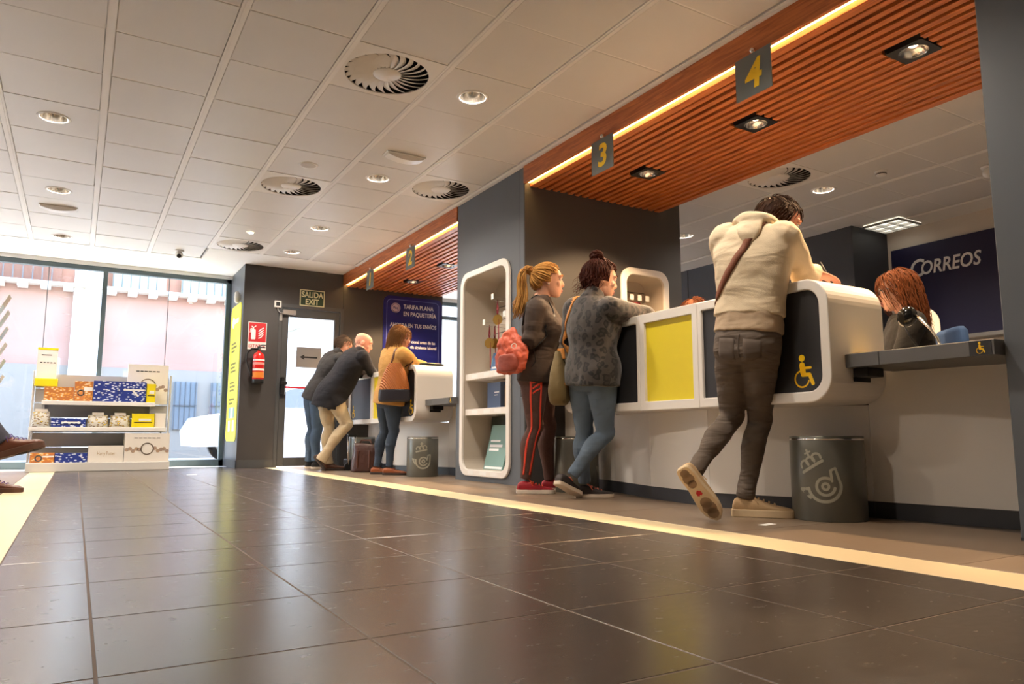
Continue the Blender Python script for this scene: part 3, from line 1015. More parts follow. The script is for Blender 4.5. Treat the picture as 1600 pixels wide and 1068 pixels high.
# ---------------------------------------------------------------- display niche in the pillar
M_NICHE = mat('niche_laminate', rgb(196, 186, 172), 0.5, var=0.04, scale=3)
def niche(name, label, M, w, z0, z1, depth, rad, b, shelves, slots):
    t = thing(name, label, 'display niche', M.translation)
    out = rrect(0, w, z0, z1, rad, 10)
    inn = rrect(b, w - b, z0 + b, z1 - b, rad - 0.035, 10)
    bevel(MB().ringprism(out, inn, M, 0.024).build('rim', M_WHITE, t), 0.006)
    MB().ringprism(rrect(b - 0.016, w - b + 0.016, z0 + b - 0.016, z1 - b + 0.016, rad - 0.03, 10), inn, M @ Matrix.Translation((0, 0, -0.0005)), -depth).build('liner', M_NICHE, t)
    Mb = M @ Matrix.Translation((0, 0, -depth))
    MB().prism(sq(b - 0.016, w - b + 0.016, z0 + b - 0.016, z1 - b + 0.016), Mb, -0.01).build('back_panel', M_NICHE, t)
    for z in slots:
        MB().prism(sq(b, w - b, z - 0.003, z + 0.003), Mb, 0.002).build('panel_groove', M_PLINTH, t)
    for z in shelves:
        s_ = MB().prism(sq(b, w - b, z - 0.055, z), M @ Matrix.Translation((0, 0, -depth)), depth - 0.012).build('shelf', M_WHITE, t)
        for u in (0.2, 0.45, 0.66):
            MB().prism(sq(u * w, u * w + 0.11, z - 0.044, z - 0.012), M @ Matrix.Translation((0, 0, -0.012)), 0.0012).build('price_strip', M_PAPER, t)
    return t
MN = face_room(PX, 6.075, 0)
NI = niche('display_niche', 'tall white rounded display niche in the grey pillar with medals and books', MN, 0.905, 0.045, 1.895, 0.33, 0.135, 0.056, (0.955, 0.635), (1.12, 1.24, 1.36, 1.48, 1.60))
for u in (0.2, 0.45, 0.66):
    MB().prism(sq(u * 0.905, u * 0.905 + 0.11, 0.058, 0.09), MN @ Matrix.Translation((0, 0, 0.024)), 0.001).build('price_strip', M_PAPER, NI)
MS = face_cam(SNX0, 4.955, 0)
NS = niche('display_niche', 'small white rounded display niche in the dark pillar side behind the counter', MS, SNX1 - SNX0, SNZ0, SNZ1, 0.25, 0.12, 0.062, (), (1.45, 1.60, 1.72))

M_GOLD = mat('medal_gold', rgb(196, 158, 84), 0.3, metal=0.9)
M_RIB = mat('ribbon_red', rgb(140, 18, 34), 0.6)
def hook(M, u, z, depth, length, label, n_medal, red, grp, drop=0.13):
    """wire hook with price tag at the tip; medals hang from it as things of their own"""
    t = thing('display_hook', label, 'hook', M @ Vector((u, z, -depth)), group=grp)
    MB().tube([M @ Vector((u, z, -depth)), M @ Vector((u, z, -depth + length))], 0.003, 8).build('peg', M_CHROME, t)
    MB().tube([M @ Vector((u, z + 0.03, -depth)), M @ Vector((u, z + 0.035, -depth + length + 0.02))], 0.002, 8).build('label_arm', M_CHROME, t)
    MB().prism(sq(u - 0.022, u + 0.022, z + 0.01, z + 0.06), M @ Matrix.Translation((0, 0, -depth + length + 0.02)), 0.003).build('price_tag', M_PAPER, t)
    for k in range(n_medal):
        zz = -depth + length * (0.85 - 0.22 * k)
        du = 0.006 * k
        md = thing('medal', red + (', front one' if k == 0 else ', behind the front one'), 'medal', M @ Vector((u, z - drop, zz)), group='gilt medals on hooks')
        rib = MB()
        for sgn in (-1, 1):
            pts = [(u + du, z + 0.004), (u + du + sgn * 0.012, z - drop * 0.5), (u + du + sgn * 0.004, z - drop + 0.05)]
            stroke(rib, pts, 0.016, M @ Matrix.Translation((0, 0, zz)), 0.001)
        stroke(rib, [(u + du + 0.008, z - drop), (u + du + 0.014, z - drop - 0.22)], 0.018, M @ Matrix.Translation((0, 0, zz - 0.004)), 0.001)
        rib.build('ribbon', M_RIB, md)
        c = M @ Vector((u + du, z - drop, zz))
        ax = (M.to_3x3() @ Vector((0.55, 0, 0.83))).normalized()
        mm = MB()
        mm.cyl(c - ax * 0.003, c + ax * 0.003, 0.047, n=28)
        mm.cyl(c - ax * 0.0045, c + ax * 0.0045, 0.038, n=28)
        mm.build('disc', M_GOLD, md)
hook(MN, 0.42, 1.60, 0.33, 0.22, 'upper chrome display hook in the tall niche', 1, 'gilt medal on red ribbon hanging from the upper hook', 'hooks of the tall niche', 0.17)
hook(MN, 0.30, 1.38, 0.33, 0.24, 'middle chrome display hook in the tall niche with two medals', 2, 'gilt medal on long red ribbon hanging from the middle hook', 'hooks of the tall niche', 0.15)
hook(MN, 0.60, 1.42, 0.33, 0.20, 'chrome display hook beside the niche edge with one medal', 1, 'gilt medal on red ribbon hanging beside the niche edge', 'hooks of the tall niche', 0.17)
hook(MN, 0.68, 1.70, 0.33, 0.16, 'empty chrome display hook at the top of the tall niche', 0, '', 'hooks of the tall niche')
for u, lab in ((0.20, 'chrome hook with white tag in the small niche, beside its rim'), (0.29, 'chrome hook with white tag in the middle of the small niche'), (0.38, 'chrome hook with white tag in the small niche, next to the office side')):
    hook(MS, u, 1.60, 0.25, 0.15, lab, 0, '', 'hooks of the small niche')
t = thing('ribbon_pack', 'red ribbon pack hanging on a hook of the small niche', 'ribbon', MS @ Vector((0.24, 1.55, -0.1)))
MB().prism(rrect(0.2, 0.32, 1.54, 1.60, 0.01, 3), MS @ Matrix.Translation((0, 0, -0.115)), 0.012).build('pouch', M_RIB, t)
MB().prism(sq(0.225, 0.295, 1.555, 1.582), MS @ Matrix.Translation((0, 0, -0.103)), 0.001).build('label_card', mat('pale_pink_card', rgb(214, 150, 150), 0.6), t)

def booklet(M, u0, u1, z0, h, dep, th, cols, name, label, grp, lean=0.0, cat='booklet', deco=None):
    """upright booklet or box standing at local depth dep; lean tips it back"""
    t = thing(name, label, cat, M @ Vector(((u0 + u1) / 2, z0, dep)), group=grp)
    R = M @ Matrix.Translation((u0, z0, dep)) @ Matrix.Rotation(-lean, 4, 'X')
    w = u1 - u0
    bevel(MB().prism(sq(0, w, 0, h), R, -th).build('cover', cols[0], t), 0.0015, 1)
    MB().prism(sq(0.004, w - 0.004, 0.004, h - 0.004), R @ Matrix.Translation((0, 0, -th * 0.2)), -th * 0.6).build('pages', M_PAPER, t)
    for (a, b, c, d, m) in (deco or []):
        MB().prism(sq(a * w, b * w, c * h, d * h), R, 0.0008).build('print', m, t)
    return t, R
M_CB = mat('card_blue', rgb(92, 132, 178), 0.5, var=0.05)
M_CY = mat('card_gold', rgb(226, 178, 50), 0.5, var=0.05)
M_CO = mat('card_orange', rgb(224, 130, 40), 0.5)
M_CT = mat('card_teal', rgb(120, 156, 150), 0.45, var=0.08)
M_CG = mat('card_green', rgb(48, 60, 50), 0.35, var=0.1)
M_CN = mat('card_navy', rgb(84, 104, 140), 0.5, var=0.05)
# shelf boards have their upper face at z = 0.955 and 0.635; the niche floor is at 0.101
booklet(MN, 0.24, 0.32, 0.956, 0.13, -0.19, 0.012, (M_CO,), 'booklet', 'orange booklet behind the blue one on the upper niche shelf', 'booklets on the upper niche shelf', 0.15)
booklet(MN, 0.28, 0.42, 0.956, 0.19, -0.14, 0.012, (M_CB,), 'booklet', 'pale blue booklet leaning on the upper niche shelf', 'booklets on the upper niche shelf', 0.2, deco=[(0.15, 0.85, 0.2, 0.3, M_INKW)])
booklet(MN, 0.45, 0.58, 0.956, 0.20, -0.17, 0.012, (M_CY,), 'booklet', 'golden yellow booklet leaning on the upper niche shelf', 'booklets on the upper niche shelf', 0.2, deco=[(0.2, 0.8, 0.55, 0.7, M_CB)])
booklet(MN, 0.62, 0.72, 0.956, 0.16, -0.14, 0.012, (M_CB,), 'booklet', 'blue booklet at the niche edge of the upper shelf', 'booklets on the upper niche shelf', 0.2)
booklet(MN, 0.22, 0.46, 0.636, 0.235, -0.15, 0.05, (M_CN,), 'gift_box', 'blue grey upright box on the middle niche shelf', 'boxes on the middle niche shelf', 0.0, 'box', deco=[(0.55, 0.9, 0.6, 0.64, M_INKW), (0.55, 0.8, 0.5, 0.53, M_INKW)])
booklet(MN, 0.52, 0.68, 0.636, 0.20, -0.16, 0.05, (mat('card_tan', rgb(206, 162, 84), 0.5),), 'gift_box', 'tan upright box on the middle niche shelf', 'boxes on the middle niche shelf', 0.0, 'box')
tf, Rf = booklet(MN, 0.10, 0.52, 0.102, 0.47, -0.22, 0.02, (M_CG,), 'folder', 'dark green shiny folder with a large 5 standing in the niche floor', 'folders in the niche', 0.10, 'folder')
text('5', 0.16, Rf @ Matrix.Translation((0.035, 0.17, 0.0005)), M_CY, tf, bold=0.002, name='number_print')
tb, Rb = booklet(MN, 0.24, 0.58, 0.102, 0.40, -0.10, 0.022, (M_CT,), 'book', 'pale teal book leaning in front of the dark green folder', 'folders in the niche', 0.24, 'book', deco=[(0.1, 0.6, 0.62, 0.66, M_INKW), (0.1, 0.75, 0.50, 0.56, M_INKW), (0.1, 0.6, 0.42, 0.47, M_INKW), (0.05, 0.95, 0.02, 0.07, M_INKW)])
booklet(MN, 0.61, 0.72, 0.102, 0.38, -0.12, 0.018, (M_CG,), 'folder', 'dark slim folder beside the teal book at the niche edge', 'folders in the niche', 0.2, 'folder')

# ---------------------------------------------------------------- exit door
M_RED = mat('sign_red', rgb(196, 26, 34), 0.45)
dr = sempty('door_1', 'glazed exit door with dark frame, red push bar and arrow notice')
d = MB()
d.box(DX0, DX0 + 0.045, YD - 0.006, YD + 0.10, 0, DZ1, 0.003)
d.box(DX1 - 0.045, DX1, YD - 0.006, YD + 0.10, 0, DZ1, 0.003)
d.box(DX0 + 0.045, DX1 - 0.045, YD - 0.006, YD + 0.10, DZ1 - 0.05, DZ1, 0.003)
d.build('door_frame', M_DFRAME, dr)
lf = MB()
lx0, lx1, lz0, lz1 = DX0 + 0.05, DX1 - 0.05, 0.012, DZ1 - 0.055
gx0, gx1, gz0, gz1 = 2.325, 2.945, 0.125, 1.965
lf.box(lx0, gx0, YD + 0.01, YD + 0.065, lz0, lz1, 0.003)
lf.box(gx1, lx1, YD + 0.01, YD + 0.065, lz0, lz1, 0.003)
lf.box(gx0, gx1, YD + 0.01, YD + 0.065, lz0, gz0, 0.003)
lf.box(gx0, gx1, YD + 0.01, YD + 0.065, gz1, lz1, 0.003)
lf.build('door_leaf', M_DFRAME, dr)
MB().box(gx0, gx1, YD + 0.034, YD + 0.040, gz0, gz1).build('pane', M_GLASS, dr)
pbx = MB()
pbx.box(2.245, 2.30, YD - 0.05, YD + 0.01, 0.93, 1.16, 0.008)
pbx.box(2.23, 2.32, YD - 0.065, YD - 0.02, 1.06, 1.10, 0.006)
pbx.build('latch_case', M_BLACK, dr)
MB().box(2.30, 2.97, YD - 0.06, YD - 0.035, 1.015, 1.04, 0.004).build('push_bar', M_RED, dr)
cl = MB()
cl.box(2.235, 2.245 + 0.16, YD - 0.05, YD + 0.005, 1.985, 2.045, 0.004)
cl.build('door_closer', M_ALU, dr)
MB().box(2.20, 2.235, YD - 0.02, YD + 0.0, 1.90, 2.0, 0.002).build('hinge', M_ALU, dr)
nt_ = tag(MB().box(2.445, 2.775, YD + 0.030, YD + 0.0335, 1.30, 1.575).build('arrow_notice', mat('notice_grey', rgb(128, 124, 122), 0.6)), 'grey paper notice with a black left arrow on the door glass', 'notice')
am = MB()
Ma = face_cam(2.445, YD + 0.0298, 1.30)
stroke(am, [(0.09, 0.14), (0.27, 0.14)], 0.022, Ma)
am.prism([(0.045, 0.14), (0.105, 0.105), (0.105, 0.175)], Ma, 0.001)
am.build('arrow', M_INKK, nt_)

# ---------------------------------------------------------------- wall signs
ex = thing('exit_sign', 'dark green SALIDA EXIT sign above the glazed door', 'sign', (2.61, YD, 2.24))
MB().box(2.455, 2.785, YD - 0.008, YD - 0.0005, 2.125, 2.345).build('border_plate', mat('sign_cream', rgb(222, 220, 178), 0.5), ex)
MB().box(2.467, 2.773, YD - 0.0095, YD - 0.008, 2.137, 2.333).build('green_plate', mat('sign_green', rgb(30, 58, 36), 0.5), ex)
M_SCR = MATS['sign_cream']
text('SALIDA', 0.105, face_cam(2.62, YD - 0.0098, 2.245), M_SCR, ex, bold=0.0025, align='CENTER', fit=0.29)
text('EXIT', 0.105, face_cam(2.62, YD - 0.0098, 2.15), M_SCR, ex, bold=0.0025, align='CENTER', fit=0.18)
fs = thing('extinguisher_sign', 'red and white EXTINTOR sign above the fire extinguisher', 'sign', (1.93, YD, 1.67))
MB().box(1.815, 2.045, YD - 0.006, YD - 0.0005, 1.50, 1.855).build('white_plate', M_PAPER, fs)
MB().box(1.823, 2.037, YD - 0.0072, YD - 0.006, 1.60, 1.847).build('red_plate', M_RED, fs)
text('EXTINTOR', 0.06, face_cam(1.93, YD - 0.0068, 1.525), M_RED, fs, bold=0.001, align='CENTER', fit=0.205)
pg = MB()
Mp = face_cam(1.823, YD - 0.0074, 1.60)
pg.prism(rrect(0.03, 0.085, 0.03, 0.16, 0.012, 4), Mp, 0.0008)
stroke(pg, [(0.058, 0.16), (0.058, 0.185), (0.038, 0.198)], 0.012, Mp)
stroke(pg, [(0.058, 0.185), (0.085, 0.205)], 0.010, Mp)
stroke(pg, [(0.045, 0.175), (0.022, 0.165), (0.018, 0.12)], 0.008, Mp)
for k in range(4):
    stroke(pg, [(0.125, 0.05 + 0.03 * k), (0.15, 0.06 + 0.035 * k), (0.178, 0.10 + 0.028 * k)], 0.013, Mp)
pg.build('pictogram', M_INKW, fs)

fe = thing('fire_extinguisher', 'red fire extinguisher with black hose hung on the charcoal wall', 'fire extinguisher', (1.945, YD - 0.085, 1.06))
cx, cy = 1.945, YD - 0.085
MB().lathe([(0.001, 0.0), (0.066, 0.0), (0.070, 0.006), (0.070, 0.05), (0.068, 0.055)], (cx, cy, 1.06), 32, caps=False).build('foot_ring', M_BLACK, fe)
MB().lathe([(0.068, 0.05), (0.072, 0.056), (0.072, 0.33), (0.066, 0.365), (0.045, 0.39), (0.022, 0.40), (0.02, 0.42), (0.001, 0.42)], (cx, cy, 1.06), 32, caps=False).build('cylinder', mat('extinguisher_red', rgb(214, 34, 30), 0.25, coat=0.4), fe)
def band(z0, z1, m, nm):
    n, r = 18, 0.0728
    lo = [(cx + r * math.cos(math.radians(a)), cy + r * math.sin(math.radians(a))) for a in [190 + 150 * k / n for k in range(n + 1)]]
    MB().add([(x, y, z) for z in (1.06 + z0, 1.06 + z1) for x, y in lo], [(k, k + 1, n + 2 + k, n + 1 + k) for k in range(n)], True).build(nm, m, fe)
band(0.07, 0.145, M_CO, 'orange_label')
band(0.16, 0.185, M_PAPER, 'white_label')
band(0.235, 0.265, mat('label_pink', rgb(236, 150, 140), 0.5), 'text_label')
band(0.285, 0.305, M_PAPER, 'white_label')
vm = MB()
vm.cyl((cx, cy, 1.475), (cx, cy, 1.515), 0.02, n=14)
vm.box(cx - 0.02, cx + 0.075, cy - 0.010, cy + 0.010, 1.515, 1.53, 0.003)
vm.tube([(cx - 0.01, cy, 1.535), (cx + 0.04, cy, 1.552), (cx + 0.085, cy, 1.55)], 0.007, 8)
vm.build('valve_handle', M_BLACK, fe)
MB().cyl((cx + 0.005, cy - 0.02, 1.495), (cx + 0.005, cy - 0.03, 1.495), 0.014, n=14).build('gauge', M_CHROME, fe)
MB().tube([(cx - 0.02, cy, 1.50), (cx - 0.09, cy - 0.01, 1.50), (cx - 0.145, cy - 0.01, 1.44), (cx - 0.15, cy - 0.01, 1.34), (cx - 0.12, cy - 0.01, 1.25), (cx - 0.09, cy - 0.01, 1.20), (cx - 0.085, cy - 0.01, 1.15)], [0.011] * 5 + [0.013, 0.016], 10).build('hose', M_BLACK, fe)
MB().box(cx - 0.03, cx + 0.03, cy + 0.07, YD - 0.0005, 1.34, 1.40).build('wall_bracket', M_BLACK, fe)

jb = thing('junction_box', 'white switch box with cable beside the door closer', 'switch box', (2.175, YD, 2.11))
MB().box(2.125, 2.215, YD - 0.028, YD - 0.0005, 2.07, 2.16, 0.004).build('box', M_WHITEP, jb)
MB().box(2.145, 2.195, YD - 0.030, YD - 0.028, 2.09, 2.14).build('cover', M_BLACK, jb)
MB().tube([(2.17, YD - 0.012, 2.07), (2.175, YD - 0.02, 2.03), (2.20, YD - 0.03, 2.0), (2.24, YD - 0.04, 2.0)], 0.007, 8).build('cable', M_ALU, jb)

# navy poster
po = thing('wall_poster', 'navy rounded poster with white tariff lettering on the charcoal wall', 'poster', (4.08, YD, 0.85))
Mq = face_cam(3.63, YD - 0.012, 0.80)
MB().prism(rrect(0, 0.905, 0, 1.585, 0.09, 8), Mq @ Matrix.Translation((0, 0, 0)), -0.0115).build('board', mat('poster_navy', rgb(24, 30, 112), 0.35, var=0.05), po)
MB().ringprism(rrect(0.045, 0.86, 0.05, 1.54, 0.07, 8), rrect(0.053, 0.852, 0.058, 1.532, 0.066, 8), Mq, 0.0008).build('border_line', mat('poster_line', rgb(110, 120, 190), 0.5), po)
T = lambda s, x, z, size, fit, **k: text(s, size, face_cam(x, YD - 0.0125, z), M_INKW, po, bold=size * 0.02, fit=fit, **k)
T('TARIFA PLANA', 3.93, 2.215, 0.085, 0.47)
T('EN PAQUETERÍA', 3.93, 2.11, 0.085, 0.51)
T('AHORRA EN TUS ENVÍOS', 3.73, 1.945, 0.08, 0.72)
T('cional antes de las', 4.06, 1.72, 0.06, 0.37)
T('día siguiente laboral', 4.04, 1.645, 0.06, 0.41)
T('24', 4.02, 1.50, 0.075, 0.09)
T('en España y Portugal', 4.03, 1.39, 0.06, 0.40)
T('siguiente día hábil', 4.03, 1.315, 0.06, 0.37)
lg = MB()
stroke(lg, arc(3.81, 2.215, 0.066, 0, 360, 28), 0.012, face_cam(0, YD - 0.0125, 0))
disc(lg, 3.81, 2.215, 0.054, face_cam(0, YD - 0.0125, 0))
stroke(lg, arc(3.80, 1.76, 0.055, 0, 360, 28), 0.012, face_cam(0, YD - 0.0125, 0))
lg.build('round_logo', mat('logo_pale', rgb(214, 196, 206), 0.6), po)
text('Paq', 0.05, face_cam(3.81, YD - 0.0136, 2.20), mat('poster_ink_navy', rgb(24, 30, 112), 0.5), po, bold=0.001, align='CENTER')

# yellow banner on the return of the charcoal wall
bn = thing('wall_banner', 'tall yellow rounded banner on the wall beside the street window', 'banner', (1.74, 10.15, 0.32))
Mb_ = frame((1.7425, 10.52, 0.33), (0, -1, 0), (0, 0, 1))
M_BAN = mat('banner_yellow', rgb(232, 226, 40), 0.45)
MB().prism(rrect(0, 0.72, 0, 1.80, 0.10, 8), Mb_, 0.006).build('board', M_BAN, bn)
bm_ = MB()
disc(bm_, 0.20, 1.58, 0.075, Mb_ @ Matrix.Translation((0, 0, 0.006)))
for k in range(5):
    bm_.prism(sq(0.30 + 0.055 * k, 0.345 + 0.055 * k, 1.55, 1.61), Mb_ @ Matrix.Translation((0, 0, 0.006)), 0.001)
bm_.build('white_print', M_INKW, bn)
for z, ws in ((1.30, (0.30, 0.36, 0.24)), (1.03, (0.34, 0.30, 0.36)), (0.78, (0.26, 0.36, 0.30)), (0.56, (0.34, 0.22))):
    bm_ = MB()
    for q, wq in enumerate(ws):
        x = 0.14
        while x < 0.14 + wq:
            bm_.prism(sq(x, x + 0.05, z - 0.05 * q - 0.028, z - 0.05 * q), Mb_ @ Matrix.Translation((0, 0, 0.006)), 0.001)
            x += 0.062
    bm_.build('text_block', mat('print_brown', rgb(90, 84, 30), 0.6), bn)
for k, (x, z, m) in enumerate(((0.16, 0.30, M_CT), (0.30, 0.30, M_INKW), (0.44, 0.30, M_CT), (0.16, 0.13, M_INKW), (0.30, 0.16, M_YELINK), (0.44, 0.13, M_INKW))):
    MB().prism(sq(x, x + 0.12, z, z + 0.14), Mb_ @ Matrix.Translation((0, 0, 0.006)), 0.001).build('picture_block', m, bn)
sr = thing('alarm_siren', 'small white alarm siren above the yellow banner', 'alarm', (1.70, 9.95, 2.2))
rings = [[(1.70 + 0.035 * sc * math.cos(a), 9.95 + 0.04 * sc * math.sin(a), 2.20 + dz) for a in [2 * math.pi * q / 18 for q in range(18)]] for dz, sc in ((-0.075, 0.55), (-0.055, 0.9), (0.0, 1.0), (0.055, 0.9), (0.075, 0.55))]
MB().loft(rings).build('housing', M_WHITEP, sr)
MB().box(1.715, 1.7430, 9.925, 9.975, 2.16, 2.24).build('mount', M_WHITEP, sr)

# ---------------------------------------------------------------- merchandise rack by the window
rk = thing('merchandise_rack', 'grey metal shop rack with three shelves before the street window', 'rack', (0.27, 10.0, 0))
M_RACK = mat('rack_grey', rgb(208, 206, 202), 0.45, var=0.03)
M_RACKS = mat('rack_backboard', rgb(178, 178, 176), 0.5, var=0.04)
RX0, RX1, RYF, RYB = -0.455, 0.985, 9.70, 10.14
MB().box(RX0, RX1, RYF, RYB, 0.0, 0.10, 0.006).build('base', M_RACK, rk)
for k, z in enumerate((0.10, 0.27, 0.44, 0.61, 0.78, 0.95)):
    MB().box(RX0 + 0.02, RX1 - 0.02, RYB - 0.03, RYB - 0.012, z + 0.003, z + 0.165).build('back_slat', M_RACKS, rk)
for x in (RX0 - 0.012, RX1 - 0.012):
    MB().box(x, x + 0.024, RYB - 0.05, RYB - 0.002, 0.0, 1.15, 0.004).build('post', M_RACK, rk)
for x0, x1, z, d0, tl in ((RX0 + 0.1, 0.80, 0.785, 9.82, 0.0), (RX0, 0.93, 0.488, 9.74, 0.0)):
    MB().box(x0, x1, d0, RYB - 0.03, z - 0.02, z, 0.003).build('shelf_board', M_RACK, rk)
    MB().box(x0, x1, d0 - 0.012, d0, z - 0.035, z + 0.012, 0.003).build('price_rail', M_WHITEP, rk)
    for x in (x0 + 0.02, x1 - 0.04):
        MB().add([(x, d0 + 0.05, z - 0.021), (x, RYB - 0.03, z - 0.021), (x, RYB - 0.03, z - 0.12), (x + 0.006, d0 + 0.05, z - 0.021), (x + 0.006, RYB - 0.03, z - 0.021), (x + 0.006, RYB - 0.03, z - 0.12)],
                 [(0, 1, 2), (3, 5, 4), (0, 3, 4, 1), (1, 4, 5, 2), (2, 5, 3, 0)]).build('shelf_bracket', M_RACK, rk)

def pattern_mat(name, bg, fg, fg2, scale, thr=0.5):
    """printed all-over pattern: stretched spots on a ground colour"""
    m = bpy.data.materials.new(name)
    m.use_nodes = True
    nt = m.node_tree
    p = nt.nodes['Principled BSDF']
    p.inputs['Roughness'].default_value = 0.5
    tc = nt.nodes.new('ShaderNodeTexCoord')
    mp = nt.nodes.new('ShaderNodeMapping')
    mp.inputs['Rotation'].default_value = (0, 0.5, 0)
    mp.inputs['Scale'].default_value = (scale, scale, scale * 1.8)
    nt.links.new(tc.outputs['Object'], mp.inputs[0])
    v = nt.nodes.new('ShaderNodeTexVoronoi')
    v.inputs['Scale'].default_value = 1.0
    nt.links.new(mp.outputs[0], v.inputs['Vector'])
    r = nt.nodes.new('ShaderNodeValToRGB')
    r.color_ramp.interpolation = 'CONSTANT'
    r.color_ramp.elements[0].color = fg
    r.color_ramp.elements[1].position = thr
    r.color_ramp.elements[1].color = bg
    e = r.color_ramp.elements.new(thr * 0.55)
    e.color = fg2
    nt.links.new(v.outputs['Distance'], r.inputs[0])
    nt.links.new(r.outputs[0], p.inputs['Base Color'])
    return m
M_PO = pattern_mat('orange_print', rgb(196, 120, 62), rgb(240, 226, 200), rgb(226, 160, 70), 26, 0.5)
M_PB = pattern_mat('blue_print', rgb(28, 52, 140), rgb(232, 234, 240), rgb(200, 210, 235), 24, 0.36)
M_PC = pattern_mat('clear_bag_print', rgb(196, 192, 180), rgb(230, 200, 40), rgb(120, 96, 70), 30, 0.42)
M_PK = mat('parcel_card', rgb(232, 226, 216), 0.6, var=0.03)
M_YC = mat('parcel_yellow', rgb(240, 220, 20), 0.45)
def parcel(x0, x1, y0, y1, z0, z1, m, name, label, grp=None, extra=None):
    t = thing(name, label, 'box', ((x0 + x1) / 2, (y0 + y1) / 2, z0), group=grp)
    MB().box(x0, x1, y0, y1, z0, z1, 0.002).build('carton', m, t)
    MB().box(x0 - 0.0006, x1 + 0.0006, y0 - 0.0006, y1 + 0.0006, z1 - 0.018, z1 + 0.0008).build('lid_edge', m, t)
    Mx = face_cam(x0, y0 - 0.0008, z0)
    if extra:
        extra(t, Mx, x1 - x0, z1 - z0)
    return t
def crest(t, Mx, w, h):
    c = MB()
    stroke(c, arc(w * 0.5, h * 0.45, min(w, h) * 0.2, 0, 360, 24), 0.012, Mx)
    c.build('crest_ring', mat('crest_bronze', rgb(120, 104, 84), 0.5), t)
    for sd in (0, 1):
      c = MB()
      for k in range(7 * sd, 7 * sd + 7):
        a = 0.05 + 0.9 * k / 13
        if abs(a - 0.5) > 0.13:
            disc(c, a * w, h * (0.42 + 0.05 * math.sin(k * 2.3)), 0.022, Mx, n=10)
      c.build('crest_garland', mat('crest_mixed', rgb(206, 160, 96), 0.5, var=0.6, scale=40, col2=rgb(120, 130, 150)), t)
    c = MB()
    for k in range(6):
        c.prism(sq(w * (0.2 + 0.1 * k), w * (0.28 + 0.1 * k), h * 0.82, h * 0.845), Mx, 0.0008)
    c.build('caption_print', M_INKK, t)
def pale_label(t, Mx, w, h):
    MB().prism(sq(w * 0.3, w * 0.85, h * 0.5, h * 0.66), Mx, 0.0008).build('address_label', M_PAPER, t)
    MB().prism(sq(w * 0.1, w * 0.9, h * 0.38, h * 0.43), Mx, 0.0008).build('caption_print', M_INKK, t)
def star_label(t, Mx, w, h):
    c = MB()
    stroke(c, [(w * 0.2, h * 0.62), (w * 0.95, h * 0.62)], 0.02, Mx)
    stroke(c, [(w * 0.5, h * 0.6), (w * 0.7, h * 0.35)], 0.02, Mx)
    c.build('ribbon_label', M_PAPER, t)
G1 = 'boxes on the upper rack shelf'
z = 0.7865
parcel(-0.34, -0.05, 9.86, 10.0, z, 0.955, M_PO, 'gift_carton', 'orange patterned carton on the upper rack shelf, beside the sheet holder', G1)
def round_label(t, Mx, w, h):
    c = MB(); stroke(c, arc(w * 0.35, h * 0.45, 0.03, 0, 360, 18), 0.014, Mx); c.build('round_label', M_PAPER, t)
    MB().prism(sq(w * 0.5, w * 0.98, h * 0.55, h * 0.72), Mx, 0.0008).build('address_label', M_PAPER, t)
parcel(-0.045, 0.14, 9.88, 10.05, z, 1.03, M_PO, 'gift_carton', 'orange patterned carton with round label next to the blue cartons', G1, round_label)
parcel(0.145, 0.40, 9.86, 10.05, z, 1.04, M_PB, 'gift_carton', 'blue bird patterned carton touching the orange one', G1)
parcel(0.405, 0.70, 9.86, 10.05, z, 1.04, M_PB, 'gift_carton', 'blue bird patterned carton with white ribbon label', G1, star_label)
parcel(0.705, 0.80, 9.84, 10.02, z, 1.02, M_YC, 'postal_box', 'yellow postal box standing at the end of the upper rack shelf', G1, pale_label)
hold = parcel(0.50, 0.95, 10.06, 10.105, 0.7865, 1.27, M_PK, 'postal_box', 'flat white carton with bronze crest standing behind the upper row', G1, crest)
G2 = 'goods on the middle rack shelf'
z = 0.4885
def bag(x0, x1, y0, y1, z0, z1, m, label):
    t = thing('gift_bag', label, 'bag', ((x0 + x1) / 2, (y0 + y1) / 2, z0), group=G2)
    rings = []
    for k in range(7):
        f = k / 6
        sw = 0.5 + 0.5 * math.sin(math.pi * (0.15 + 0.75 * f)) if k < 6 else 0.42
        yc, yw = (y0 + y1) / 2, (y1 - y0) / 2 * sw * (1 - 0.75 * f * f)
        rings.append([(x, y, z0 + (z1 - z0) * f) for x, y in rrect(x0 + 0.01 * f, x1 - 0.01 * f, yc - yw, yc + yw, yw * 0.8, 3)])
    MB().loft(rings).build('pouch', m, t)
    MB().box((x0 + x1) / 2 - 0.06, (x0 + x1) / 2 + 0.06, (y0 + y1) / 2 - 0.008, (y0 + y1) / 2 + 0.008, z1, z1 + 0.03, 0.002).build('header_card', M_PK, t)
    return t
bag(-0.44, -0.26, 9.78, 9.92, z, 0.67, M_PC, 'clear gift bag with orange print at the end of the middle rack shelf')
parcel(-0.25, 0.09, 9.80, 9.98, z, 0.595, M_PB, 'gift_carton', 'low dark blue carton with pale label on the middle rack shelf', G2, pale_label)
bag(0.10, 0.32, 9.79, 9.95, z, 0.64, M_PC, 'clear gift bag of yellow trinkets beside the low blue carton')
bag(0.33, 0.55, 9.79, 9.95, z, 0.64, M_PC, 'clear gift bag of yellow trinkets beside the yellow mailer')
parcel(0.56, 0.80, 9.77, 9.83, 0.4885, 0.66, M_YC, 'postal_box', 'yellow postal mailer leaning on the middle rack shelf', G2, pale_label)
parcel(0.81, 0.925, 9.82, 10.0, z, 0.67, M_PK, 'postal_box', 'beige carton at the end of the middle rack shelf', G2)
G3 = 'cartons on the rack base'
z = 0.1015
